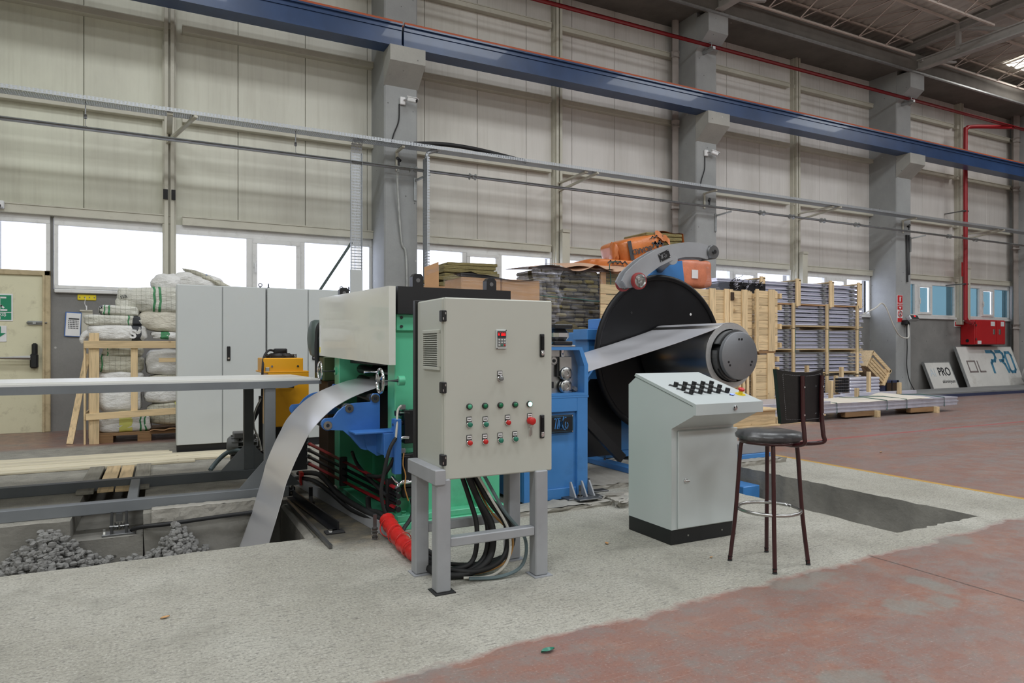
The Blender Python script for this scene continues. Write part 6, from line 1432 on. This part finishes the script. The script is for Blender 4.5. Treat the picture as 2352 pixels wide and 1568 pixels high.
o = MB().grid(8, 1, lambda u, v: (-.13+.48*u, 10.66+.1*v, .145+.012*math.sin(u*14)+.02*u)).obj('torn_cardboard', 'card'); tag(o, 'torn cardboard strip sticking out from under the lowest right sack', 'cardboard')
def sack(x0, x1, z0, z1, mt, lab, tilt=0, y=10.98, dy=.24, bands=(), tie=None, seed=0, e=.55):
    c = ((x0+x1)/2, y, (z0+z1)/2); r = ((x1-x0)/2*1.03, dy, (z1-z0)/2*1.16); e = e*.78
    t = thing('white_sack', lab, 'sack', (c[0], c[1], z0), 'sacks stacked in the wooden cage')
    R_ = Matrix.Rotation(tilt, 4, 'Y')
    MB().blob(c, r, 56, 28, e, .04, seed, R_).obj('sack_body', mt, t)
    sg = lambda v: math.copysign(abs(v)**e, v)
    for (u, w, bm2) in bands:                                   # printed band across the sack: follows the sack surface
        m = MB(); rr2 = random.Random(seed); ph = [rr2.uniform(0, 6.28) for _ in range(9)]
        def f(i, j):
            xn = u+(i-.5)*w; la = -PI*.98+PI*1.0*j; cz, cyy = math.sin(la+PI/2+.2), -abs(math.cos(la+PI/2+.2))
            lim = (1-abs(xn)**(2/e))**(e/2) if abs(xn) < 1 else 0
            yy, zz = sg(cyy)*lim, sg(cz)*lim
            k = 1+.04*(math.sin(5*xn+ph[0])*math.cos(4*zz+ph[1])+.7*math.sin(9*yy+ph[2]+3*xn)+.6*math.sin(11*xn+ph[3])*math.sin(7*zz+ph[4]))
            p = R_ @ Vector((xn*r[0]*k, yy*r[1]*(k+.015), zz*r[2]*(k+.02))); return p+Vector(c)
        m.grid(2, 22, f); m.obj('printed_band', bm2, t)
    if tie:
        s = -1 if tie < 0 else 1; xx = x0 if s < 0 else x1
        MB().tube(smooth_path([(xx-s*.05, y-.1, c[2]), (xx+s*.03, y-.13, c[2]-.03), (xx+s*.07, y-.14, c[2]-.10), (xx+s*.06, y-.14, c[2]-.15)], 4), [.06-.0035*q for q in range(13)], 9).obj('tied_neck', mt, t)
    return t
sack(-.74, -.13, .14, .345, 'sack_w', 'bottom white sack with yellow and green print in the left column', .0, seed=1, bands=((.05, .5, 'yband'), (.62, .07, 'gband'), (.80, .06, 'gband')))
sack(-.75, -.24, .43, .715, 'sack_w', 'white sack with two blue stripes just below the table edge', .0, seed=2, bands=((.55, .07, 'bband'), (.68, .06, 'bband')), tie=-1)
sack(-.74, -.22, .725, .955, 'sack_w', 'white sack with a blue stripe mostly hidden behind the table edge', .0, seed=3, bands=((.60, .09, 'bband'),))
sack(-.78, -.22, .965, 1.175, 'sack_g2', 'dusty gridded sack with green neck in the left column under the rail', .05, seed=4, bands=((-.88, .05, 'gband'), (-.72, .06, 'gband')))
sack(-.70, -.22, 1.18, 1.30, 'sack_g2', 'flat gridded sack just under the top rail of the cage', .02, seed=5, bands=((-.7, .05, 'gband'),))
t = sack(-.87, -.18, 1.40, 1.60, 'sack_w', 'smooth white sack with a dark printed S resting on the top rail', .0, seed=6, bands=((.66, .34, 'dprint'),), tie=-1)
text('lettering', 'S', 'white', t, (-.335, 10.722, 1.475), .16, (PI/2, 0, 0), 'CENTER', 1.1, .003, .006)
sack(-.91, -.22, 1.605, 1.735, 'sack_g', 'gridded sack lying on the one with the printed S', .0, seed=7, bands=((.78, .26, 'dprint'), (.5, .05, 'gband')))
sack(-.74, -.26, 1.74, 1.86, 'sack_g', 'small gridded sack with green bands highest of the left column', .04, seed=8, bands=((-.7, .07, 'gband'), (-.48, .07, 'gband'), (-.9, .18, 'ink')))
sack(-.12, .72, .20, .385, 'sack_g2', 'lowest gridded sack of the right column above torn cardboard', .06, seed=9, y=11.0)
sack(-.14, .72, .39, .52, 'sack_g2', 'gridded sack with yellow print in the right column', -.06, seed=10, y=11.0, bands=((-.05, .35, 'yband'),))
sack(-.19, .70, .53, .73, 'sack_w', 'plain white sack of the right column just below the table', -.04, seed=11, y=11.0)
sack(-.16, .70, .74, .9, 'sack_g2', 'sack of the right column hidden behind the table edge', .0, seed=12, y=11.0)
sack(-.17, .70, .91, 1.24, 'sack_w', 'bulging plain white sack behind the short rail of the cage', .03, seed=13, y=11.0, e=.6)
sack(-.10, .72, 1.40, 1.50, 'sack_w', 'flat white sack with green print lying on the top rail', .05, seed=14, y=11.0, bands=((-.6, .25, 'gband'),))
sack(-.26, .75, 1.52, 1.80, 'sack_c', 'smooth cream sack with a tied neck over the flat printed one', .08, seed=15, y=11.0, tie=-1, e=.6)
t = sack(-.42, .78, 1.81, 2.12, 'sack_g', 'large gridded sack with two green bands leaning high in the stack', .0, seed=16, y=11.0, dy=.28, bands=((-.42, .05, 'gband'), (-.30, .05, 'gband')), e=.6)
m = MB()
for q in range(3): m.blob((-.44-.02*q, 10.9, 2.02-.13*q), (.10, .12, .10), 12, 8, .7, .08, 40+q)
m.obj('folded_mouth', 'sack_g', t); text('lettering', 'na', 'ink', t, (-.45, 10.772, 2.0), .09, (PI/2, -.35, 0))
o = MB().blob((.10, 11.0, 2.22), (.22, .22, .13), 26, 14, .75, .07, 31).obj('white_sack', 'sack_w', None, loc=(.1, 11, 2.1)); tag(o, 'small plain white sack slumped on top of the stack, left of the folded one', 'sack', 'sacks stacked in the wooden cage')
t = thing('white_sack', 'white sack with a grey fold and blue band draped on top of the stack', 'sack', (.5, 11.0, 2.12), 'sacks stacked in the wooden cage')
MB().blob((.48, 10.98, 2.25), (.33, .2, .13), 30, 14, .75, .06, 32, Matrix.Rotation(.12, 4, 'Y')).obj('sack_body', 'sack_w', t)
MB().blob((.66, 10.95, 2.27), (.38, .17, .055), 30, 10, .8, .08, 33, Matrix.Rotation(.42, 4, 'Y')).obj('grey_fold', 'sack_g2', t)
MB().bar((.50, 10.84, 2.22), (.60, 10.82, 2.35), .045, .012).obj('blue_band', 'bband', t)
o = MB().bar((-1.08, 10.85, .0), (-.93, 11.5, 1.2), .035, .075, (1, 0, 0)).obj('leaning_plank', 'wood_z', None, loc=(-1.0, 11.1, .0)); tag(o, 'single pine plank leaning on the grey wall beside the sack cage', 'plank')

# ================================================================ INSULATION STACKS BEHIND THE MACHINES
def pallet(t, x0, x1, y0, y1, z=0, mt='wood_d'):
    n = max(3, int((y1-y0)/.22))
    for k in range(n): a = y0+(y1-y0-.1)*k/(n-1); MB().box(x0, x1, a, a+.1, z+.115, z+.135).obj('deck_board', mt, t)
    for x in (x0, (x0+x1)/2-.07, x1-.14): MB().box(x, x+.14, y0, y1, z+.0, z+.115).obj('block', mt, t)
# open carton with mineral wool boards
t = thing('carton_of_boards', 'open cardboard carton packed with mineral wool boards beside the first column', 'carton', (4.4, 10.7, 0))
pallet(t, 3.75, 5.1, 10.25, 11.2)
MB().prism([(3.74, .14), (3.96, .14), (3.94, 2.66), (3.70, 2.56)], 1, 10.2, 10.215).obj('side_flap', 'card', t)
MB().box(3.75, 5.0, 10.3, 11.1, .14, 2.28).obj('carton_body', 'card', t)
MB().prism([(3.72, 2.50), (3.95, 2.60), (3.95, 2.52), (3.73, 2.43)], 1, 10.195, 10.2).obj('tape', 'wrapc', t)
rr = random.Random(9); z = 2.28
for k in range(7):
    hh = .055+rr.uniform(-.005, .012); a = rr.uniform(-.02, .02)
    T = Matrix.Translation((4.5+rr.uniform(-.06, .08), 10.72, z+hh/2)) @ Matrix.Rotation(rr.uniform(-.03, .02)-.012*k*.3, 4, 'Y')
    MB().box(-.52+.02*k, .56-.01*k, -.42, .38, -hh/2, hh/2, .008, 0, T).obj('wool_board', 'rock', t); z += hh+.002
# carton pallet wrapped in film
t = thing('wrapped_carton_pallet', 'cardboard carton pallet wrapped in clear stretch film behind the black top beam', 'pallet load', (4.2, 8.8, 0))
pallet(t, 3.65, 4.83, 8.5, 9.1)
for k in range(2): MB().box(3.61+.61*k, 4.21+.62*k, 8.5, 9.12, .14, 2.25, .015).obj('carton', 'card', t)
MB().grid(14, 3, lambda u, v: (3.56+1.29*u, 8.47+.64*v, 2.265+.03*math.sin(u*7)+.03*v*(1-u)+.035*(u < .15)), smooth=True).obj('dark_top_sheet', 'dark_gap', t)
w = MB(); w.grid(26, 18, lambda u, v: (3.59+1.25*u, 8.48+.012*math.sin(37*v+11*u)+.01*math.sin(23*u), .14+2.16*v)); w.grid(8, 18, lambda u, v: (4.855+.01*math.sin(31*v), 8.48+.63*u, .14+2.16*v)); w.grid(8, 18, lambda u, v: (3.585-.01*math.sin(31*v), 9.12-.63*u, .14+2.16*v)); w.obj('stretch_film', 'wrapc', t)
# mineral wool stack wrapped in film under brown sheets
t = thing('wrapped_mineral_wool', 'stack of mineral wool bats in stretch film under brown sheets', 'pallet load', (5.8, 9.6, 0))
pallet(t, 5.2, 6.85, 9.25, 10.5, 1.35)
MB().box(5.2, 6.85, 9.3, 10.5, 0, 1.35).obj('lower_load', 'rock_d', t)
rr = random.Random(21)
for r in range(15):
    z = 1.50+r*.068; x = 5.13+rr.uniform(0, .05)
    while x < 6.32:
        w_ = rr.uniform(.16, .3); w_ = min(w_, 6.36-x); a = rr.uniform(-.012, .025)
        MB().box(x, x+w_-.008, 9.24-a*1.6, 9.9, z+rr.uniform(-.004, .004), z+.062+rr.uniform(-.008, .006), .02).obj('wool_bat', 'rock_d' if rr.random() < .7 else 'rock', t); x += w_
    MB().box(6.48, 6.86, 9.22+rr.uniform(0, .04), 10.2, z, z+.062, .012).obj('wool_bat', 'rock' if r > 9 else 'rock_d', t)
MB().box(6.36, 6.47, 9.2, 9.24, 1.45, 2.53, .006).obj('edge_board', 'card', t)
w = MB(); w.grid(16, 22, lambda u, v: (5.04+.56*u+.05*math.sin(9*v)*(u < .05)+.04*math.sin(14*v)*(u > .95), 9.195+.03*math.sin(29*v+13*u)+.02*math.sin(47*u+9*v)-.03*(1-u), 1.42+1.12*v)); w.grid(6, 22, lambda u, v: (5.03+.02*math.sin(19*v), 9.9-.7*u, 1.42+1.12*v)); w.obj('stretch_film', 'wrap_glare', t)
w = MB(); w.grid(22, 22, lambda u, v: (5.55+.83*u, 9.2+.02*math.sin(29*v+13*u)+.012*math.sin(47*u+9*v), 1.42+1.12*v)); w.obj('stretch_film', 'wrap', t)
w = MB(); w.grid(10, 22, lambda u, v: (6.36+.52*u, 9.19+.012*math.sin(29*v+13*u), 1.42+1.12*v)); w.obj('stretch_film', 'wrapc', t)
sh = MB()
sh.grid(30, 6, lambda u, v: (5.1+1.5*u, 9.12+1.1*v, 2.565+.045*abs(math.sin(u*7.5+.4))*(1-v)+.03*v+.03*math.sin(u*3)-.05*(1-v)**2)); sh.obj('brown_sheet', 'card_p', t)
sh = MB(); sh.grid(24, 8, lambda u, v: (5.75+1.3*u, 9.1+1.0*v, 2.69+.04*math.sin(u*3.1)-(.10+.10*abs(math.sin(1+u*6)))*(1-v)**2+.02*v)); sh.obj('brown_sheet', 'card_p', t)
MB().tube(smooth_path([(5.15, 9.17, 2.1), (5.8, 9.165, 2.07), (6.3, 9.16, 2.04), (6.5, 9.16, 2.10), (6.53, 9.16, 2.4), (6.5, 9.14, 2.66), (6.8, 9.3, 2.73)], 6), .008, 6).obj('strap', 'strap', t)
o = MB().blob((5.5, 8.95, 1.38), (.28, .2, .3), 16, 10, .7, .08, 3).obj('wool_remnant', 'rock_d'); o.location.z += 0; tag(o, 'torn mineral wool piece leaning beside the air cylinder', 'insulation')
# wooden crates: boards and posts each a piece
def crate(t, x0, x1, yf, yb, z0, z1, nb, posts, side='R', gap=.006, seed=0):
    rr = random.Random(seed); hb = (z1-z0)/nb
    base = None
    for k in range(nb):
        MB().box(x0, x1, yf+.03, yf+.05, z0+k*hb+gap/2, z0+(k+1)*hb-gap/2, .003).obj('plank', 'wood_x', t)
        MB().box(x1-.02, x1, yf+.05, yb, z0+k*hb+gap/2, z0+(k+1)*hb-gap/2, .003).obj('plank', 'wood_y', t)
    for (a, w) in posts: MB().box(a, a+w, yf, yf+.03, z0-.02, z1+.02+rr.uniform(-.01, .01), .003).obj('post', 'wood_z', t)
    for y in (yf+.1, (yf+yb)/2, yb-.15):
        MB().box(x1, x1+.03, y, y+.1, z0-.02, z1+.02, .003).obj('post', 'wood_z', t)
    for z in (z0+.05, z0+(z1-z0)*.36, z0+(z1-z0)*.68, z1-.14): MB().box(x1+.03, x1+.085, yf, yb, z, z+.1, .003).obj('batten', 'wood_y', t)
t = thing('wooden_crate', 'pine crate behind the black disc, left of its rim', 'crate', (6.3, 8.8, 0))
crate(t, 5.93, 6.7, 8.55, 9.05, 1.18, 2.26, 7, (), gap=.012)
MB().box(5.93, 6.7, 8.6, 9.05, 0, 1.18).obj('lower_box', 'wood_x', t)
t = thing('wooden_crate', 'large upper pine crate between the black disc and the aluminium stack', 'crate', (9.2, 9.9, 1.22))
crate(t, 8.55, 10.0, 9.42, 10.4, 1.24, 2.36, 8, ((8.92, .14), (9.28, .10), (9.40, .09), (9.72, .14)), seed=3)
for z in (1.45, 1.72, 1.98, 2.2): MB().box(9.50, 9.60, 9.38, 9.42, z, z+.035, .003).obj('batten_end', 'wood_x', t)
MB().box(9.42, 9.50, 9.405, 9.421, 2.17, 2.32).obj('burnt_stamp', 'brown', t)
t = thing('wooden_crate', 'lower pine crate standing on floor under the large upper one', 'crate', (9.2, 9.9, 0))
crate(t, 8.55, 9.72, 9.42, 10.4, .12, 1.20, 8, ((8.92, .14), (9.28, .10), (9.45, .10)), seed=4)
pallet(t, 8.55, 9.7, 9.5, 10.35, 0)
for k, (a, b) in enumerate(((9.52, 1.1), (9.60, .95), (9.68, .82))): MB().box(a, a+.05, 9.30-.02*k, 9.33-.02*k, 0, b, .003).obj('loose_lath', 'wood_z', t)
t = thing('wooden_crate', 'upper narrow pine crate nearest to the aluminium profile stack', 'crate', (10.4, 9.8, 1.22))
crate(t, 10.02, 10.62, 9.36, 10.2, 1.24, 2.38, 8, ((10.02, .07), (10.36, .16)), seed=5)
MB().box(10.10, 10.55, 9.38, 10.2, 1.18, 1.235, .002).obj('skid', 'wood_d', t)
t = thing('wooden_crate', 'lower narrow pine crate nearest to the aluminium profile stack', 'crate', (10.4, 9.8, 0))
crate(t, 9.93, 10.55, 9.36, 10.2, .10, 1.16, 8, ((9.93, .09), (10.32, .17)), seed=6)
MB().box(9.95, 10.5, 9.4, 10.2, 0, .1).obj('skid', 'wood_d', t)
# orange insulation bags on the stacks
def obag(x0, x1, y0, y1, z0, z1, lab, seed, tail=True):
    t = thing('orange_insulation_bag', lab, 'bag', ((x0+x1)/2, (y0+y1)/2, z0))
    MB().blob(((x0+x1)/2, (y0+y1)/2, (z0+z1)/2), ((x1-x0)/2, (y1-y0)/2, (z1-z0)/2), 30, 16, .35, .02, seed).obj('bag', 'obag', t); return t
MB_ = None
t = thing('insulation_load', 'pallet load supporting the orange bags behind the grey arm', 'pallet load', (7.7, 10, 0))
MB().box(6.95, 8.5, 9.7, 10.6, .14, 2.62, .02).obj('cartons', 'card', t); pallet(t, 6.95, 8.5, 9.7, 10.6)
t = obag(6.42, 7.62, 9.55, 10.3, 2.64, 2.81, 'flat orange insulation bag lowest under the open one', 4)
m = MB(); strokes(m, [[(i*.05, .04*(i % 2)) for i in range(9)]], plane_T((6.75, 9.545, 2.73), (1, 0, 0), (0, 0, 1), 1), .02); m.obj('wave_print', 'dprint', t)
text('lettering', 'BOARD', 'dprint', t, (6.95, 9.545, 2.685), .075, (PI/2, PI, 0))
t = thing('open_orange_bag', 'torn open orange insulation bag showing mineral wool boards, topmost of the stack', 'bag', (7.8, 10.1, 2.82))
TB = Matrix.Translation((7.75, 10.05, 3.06)) @ Matrix.Rotation(-.11, 4, 'Y')
MB().blob((0, 0, 0), (.5, .36, .22), 30, 16, .35, .025, 6, TB.to_3x3().to_4x4()).obj('tmp', 'obag', t) if False else None
m = MB(); m.blob((7.66, 10.05, 3.07), (.50, .38, .22), 30, 16, .32, .025, 6, Matrix.Rotation(-.24, 4, 'Y')); m.obj('bag', 'obag', t)
m = MB(); m.blob((7.13, 9.9, 2.97), (.06, .1, .18), 12, 8, .8, .15, 8); m.obj('bag_tail', 'obag', t)
for k in range(6):
    T = Matrix.Translation((8.12, 10.05, 2.92+k*.075)) @ Matrix.Rotation(-.03, 4, 'Y'); MB().box(-.42, .40, -.34, .34, 0, .068, .012, 0, T).obj('wool_board', 'rock', t)
MB().grid(8, 3, lambda u, v: (8.0+.56*u, 9.7+.7*v, 3.39+.01*math.sin(9*u)-.02*u)).grid(3, 6, lambda u, v: (8.545+.02*math.sin(4*v), 9.7+.7*u, 2.95+.43*v)).obj('torn_flap', 'obag', t)
MB().grid(8, 4, lambda u, v: (7.86+.36*u, 9.66-.03*math.sin(5*u)+.02*v, 3.26-.10*u+.12*v+.02*math.sin(11*u))).obj('torn_flap', 'obag', t)
R2 = Matrix.Translation((7.66, 9.655, 3.07)) @ Matrix.Rotation(-.24, 4, 'Y')
MB().box(-.40, -.32, -.005, .0, -.17, .17, 0, 0, R2).obj('dark_band', 'dprint', t)
text('lettering', 'BOARD', 'dprint', t, R2 @ Vector((-.12, -.01, -.03)), .13, (PI/2, PI-.24, 0), bold=.003)
for zz in (.13, -.10):
    m = MB(); strokes(m, [[(.12+i*.045, zz+.035*(i % 2)) for i in range(7)]], R2 @ Matrix(((1, 0, 0, 0), (0, 0, -1, -.006), (0, 1, 0, 0), (0, 0, 0, 1))), .02); m.obj('wave_print', 'dprint', t)
m = MB(); strokes(m, [[(.13, -.03), (.2, .06), (.24, -.04), (.3, .07), (.36, -.03)], [(.13, .05), (.37, .0)]], R2 @ Matrix(((1, 0, 0, 0), (0, 0, -1, -.006), (0, 1, 0, 0), (0, 0, 0, 1))), .028); m.obj('mark_print', 'dprint', t)
t = thing('orange_wrapped_block', 'orange film-wrapped block with a white label behind the arm pivot', 'pallet load', (9.0, 10.1, 2.4))
MB().blob((8.88, 10.1, 2.68), (.46, .34, .27), 26, 14, .3, .02, 9).obj('wrapped_block', 'oblk', t); MB().box(8.78, 8.93, 9.745, 9.75, 2.58, 2.74).obj('label', 'white', t)
MB().grid(8, 8, lambda u, v: (9.1+.35*u+.05*v*(1-u), 9.74+.03*math.sin(9*v+4*u), 2.38+.45*v*(1-.5*u))).obj('loose_film', 'wrapc', t)
# ================================================================ ALUMINIUM PROFILE STACK
def profile(t, x0, x1, y, z, h, d, seed):
    """folded sheet profile lying along x: stepped face with lips"""
    pr = [(y+d, z), (y, z), (y, z+.012), (y+.02, z+.02), (y+.035, z+h*.55), (y+.006, z+h*.62), (y+.006, z+h*.7), (y+.03, z+h-.01), (y+.05, z+h), (y+d, z+h)]
    return MB().prism(pr, 0, x0, x1).obj('profile', 'alu', t)
LV = [(2.27, 2.76, 'topmost bundle of aluminium profiles strapped between pine posts', 10.25), (1.79, 2.26, 'second bundle from the top of the aluminium profile stack', 10.9), (1.27, 1.70, 'third bundle from the top of the aluminium profile stack', 10.9), (.74, 1.17, 'fourth bundle from the top of the aluminium profile stack', 10.9), (.20, .66, 'lowest bundle of the aluminium profile stack on the floor', 10.9)]
for li, (za, zb, lab, xs) in enumerate(LV):
    t = thing('profile_bundle', lab, 'profile bundle', (12.8, 10.9, za-.06), 'stacked aluminium profile bundles')
    rr = random.Random(li+30); n = 5; hh = (zb-za)/n
    for k in range(n):
        s = rr.uniform(-.06, .06)
        profile(t, xs+rr.uniform(0, .08), 14.86+s, 10.62+rr.uniform(-.015, .02), za+k*hh+.004, hh-.022, .55, k)
    MB().box(xs+.5 if li == 0 else 10.9, 14.8, 10.58, 11.3, za-.03, za-.008).obj('base_sheet', 'wood_x' if li else 'card', t)
    for x in ((11.42, 12.52, 13.62, 14.6) if li == 0 else (12.4, 13.5, 14.55)):
        w = .07
        if li == 0:
            MB().box(x, x+.075, 10.55, 10.59, za-.06, zb+.06, .003).obj('post', 'wood_z', t); MB().box(x+.09, x+.15, 10.56, 10.59, za-.05, zb+.05, .003).obj('post', 'wood_z', t)
            MB().box(x-.02, x+.16, 10.56, 11.3, zb+.005, zb+.03, .003).obj('top_batten', 'wood_y', t)
        else:
            MB().box(x, x+.07, 10.55, 10.59, za-.09, zb+.02, .003).obj('post', 'wood_z', t); MB().box(x+.085, x+.115, 10.57, 10.60, za-.08, zb+.0, .003).obj('post', 'strap' if li == 2 else 'wood_g', t)
        MB().box(x, x+.11, 10.6, 11.3, za-.085, za-.03, .003).obj('bearer', 'wood_y', t)
        for k in range(n): MB().box(x-.18, x-.06, 10.60, 10.75, za+k*hh+hh*.35, za+k*hh+hh*.85).obj('spacer_block', 'motor_g', t)
# a tangle of dark profile ends on the crate
t = thing('profile_offcuts', 'tangle of dark profile end sections on top of the pine crates', 'profile bundle', (10.6, 10.3, 2.42))
rr = random.Random(4)
for k in range(44):
    x = 10.12+rr.uniform(0, .95); z = 2.44+rr.uniform(0, .16)+(.18*rr.random() if rr.random() < .25 else 0)
    MB().tube([(x, 10.2, z), (x+.05, 10.19, z+.03), (x+.03, 10.2, z+.06), (x+.09, 10.19, z+.09)], .007, 5).obj('profile_end', 'black' if k % 3 else 'alu', t)
MB().box(10.2, 11.2, 10.22, 10.9, 2.42, 2.62).obj('profiles', 'black', t)
# floor stacks in front: small profiles between upright posts, dark tubes, corrugated pieces
t = thing('floor_profile_stack', 'low stack of bright profiles between short pine posts in front of the bundles', 'profile bundle', (13.2, 9.9, 0))
for k in range(4): MB().box(11.9+.15*k, 14.9-.25*k, 9.72+.2*k, 9.9+.2*k, .02, .12+.05*k, .006).obj('profile', 'alu', t)
for k in range(3): MB().box(11.7+.3*k, 13.7, 9.7+.06*k, 9.76+.06*k, .14+.05*k, .18+.05*k, .004).obj('profile', 'alu', t)
MB().box(12.9, 15.4, 9.68, 9.74, .16, .22, .004).obj('profile', 'alu', t); MB().box(13.1, 15.6, 9.78, 9.9, .22, .30, .004).obj('profile', 'alu', t)
for (x, y, z) in ((11.97, 9.6, .50), (12.45, 9.62, .60), (13.25, 9.6, .42), (14.07, 9.9, .75), (13.5, 10.3, .66), (14.85, 9.7, .50), (12.55, 10.3, .9), (13.75, 10.35, .85)):
    MB().box(x, x+.075, y, y+.07, 0, z, .004).obj('post', 'wood_z', t)
t = thing('square_tube_stack', 'small stack of dark square tubes with ribbed sheets beside the floor profiles', 'profile bundle', (14.0, 10.2, 0))
for r in range(5):
    for c in range(6): MB().box(13.28+c*.07, 13.34+c*.07, 10.12, 10.16, .30+r*.065, .355+r*.065, .004).obj('tube_end', 'black', t)
for r in range(5): MB().box(13.72, 14.75, 10.1, 10.5, .25+r*.075, .315+r*.075, .02).obj('ribbed_sheet', 'alu', t)
MB().box(13.2, 14.8, 10.12, 10.5, 0, .25).obj('bearer_block', 'wood_d', t)
# leaning small crate of laths, dark box
t = thing('crate_of_laths', 'tilted bundle of short pine laths resting on dark box by third column', 'crate', (16.6, 11.2, .45))
TL = Matrix.Translation((15.75, 11.1, .76)) @ Matrix.Rotation(.62, 4, 'Y') @ Matrix.Diagonal((.82, .9, .95, 1))
for r in range(4):
    for c in range(4): MB().box(-.55+.05*r, .55-.05*c*(r % 2), -.3+c*.15, -.17+c*.15, -.2+r*.085, -.13+r*.085, .004, 0, TL).obj('lath', 'wood_x', t)
for (a, b) in ((-.58, -.42), (.42, .5)): MB().box(a, a+.05, -.34, .32, -.25, .24, .004, 0, TL).obj('end_board', 'wood_z', t)
MB().box(-.56, .5, -.34, -.31, .15, .25, .004, 0, TL).obj('side_board', 'wood_x', t)
t = thing('dark_box', 'dark blue box with a rusty side panel standing before the third column', 'box', (16.9, 11.2, 0))
MB().box(15.2, 16.75, 10.95, 11.6, .0, .46, .01).obj('box_body', 'navy', t); MB().box(16.2, 16.7, 10.94, 10.95, .06, .40).obj('rusty_panel', 'brown', t)
for x in (16.2, 16.42, 16.66): MB().box(x, x+.03, 10.93, 10.95, .02, .46).obj('rib', 'black', t)
# ================================================================ SHEET BUNDLE ON BLOCKS
t = thing('aluminium_sheet_bundle', 'long low bundle of aluminium sheets strapped on pine blocks', 'sheet bundle', (11.8, 8.6, 0))
for k in range(5): MB().box(8.6+.02*(k % 2), 14.42+.02*(k % 3), 8.2+.006*(k % 2), 9.05, .125+k*.034, .157+k*.034, .003).obj('sheet_layer', 'alu_end', t)
for x0_, x1_ in ((8.6, 10.6),): MB().box(x0_, x1_, 8.2, 9.05, .295, .34, .003).obj('sheet_layer', 'alu_end', t)
cl = MB(); rr = random.Random(8)
cl.grid(60, 8, lambda u, v: (8.7+4.9*u, 8.19+.88*v, .30+.045*max(0, 1-abs(u-.1)/.35)*(u < .5)*0+.01*math.sin(31*u+5*v)+.05*math.exp(-((u-.93)/.05)**2)*v+.005-.02*(v < .05)*abs(math.sin(17*u)))); cl.obj('packing_cover', 'cloth', t)
for x in (9.3, 10.75, 12.15, 12.75, 13.95):
    MB().tube([(x, 8.185, .115), (x, 8.185, .30), (x-.1, 8.6, .335), (x-.2, 9.06, .31), (x-.2, 9.06, .12)], .008, 5).obj('strap', 'strap', t)
MB().box(9.2, 10.3, 8.14, 8.28, .0, .125, .004).obj('block', 'wood_x', t)
for (a, b) in ((11.0, 11.9), (12.9, 13.72)):
    MB().box(b-.09, b, 8.14, 9.0, .0, .12, .004).obj('block', 'wood_y', t); MB().box(a, b-.1, 8.2, 8.3, .03, .12, .004).obj('bearer', 'wood_d', t)
MB().box(10.0, 10.35, 8.10, 8.9, .105, .125, .002).obj('bearer', 'wood_y', t)
t = thing('small_osb_crate', 'low chipboard crate with a green edge behind the control desk', 'crate', (8.2, 7.8, 0))
MB().box(7.55, 8.55, 7.6, 8.4, .10, .32, .004).obj('crate_body', 'wood_x', t); MB().box(7.5, 8.6, 7.55, 8.45, .32, .345, .003).obj('crate_lid', 'wood_x', t); MB().box(7.5, 8.6, 7.55, 8.45, .075, .1, .003).obj('crate_base', 'wood_x', t)
MB().box(7.6, 8.3, 7.6, 8.3, .0, .075).obj('green_tarp', 'strap', t)
t = thing('decoiler_foot', 'grey junction foot with threaded rods at the decoiler base behind the stool', 'fitting', (6.1, 5.8, 0))
MB().box(5.72, 6.15, 5.6, 5.8, .10, .22, .006).obj('plate', 'stand', t); MB().box(5.7, 6.2, 5.58, 5.9, .05, .10, .004).obj('foot', 'mblue', t)
for x in (6.17, 6.21): MB().cyl((x, 5.62, .0), (x, 5.62, .2), .012, 8).obj('rod', 'steel_d', t)
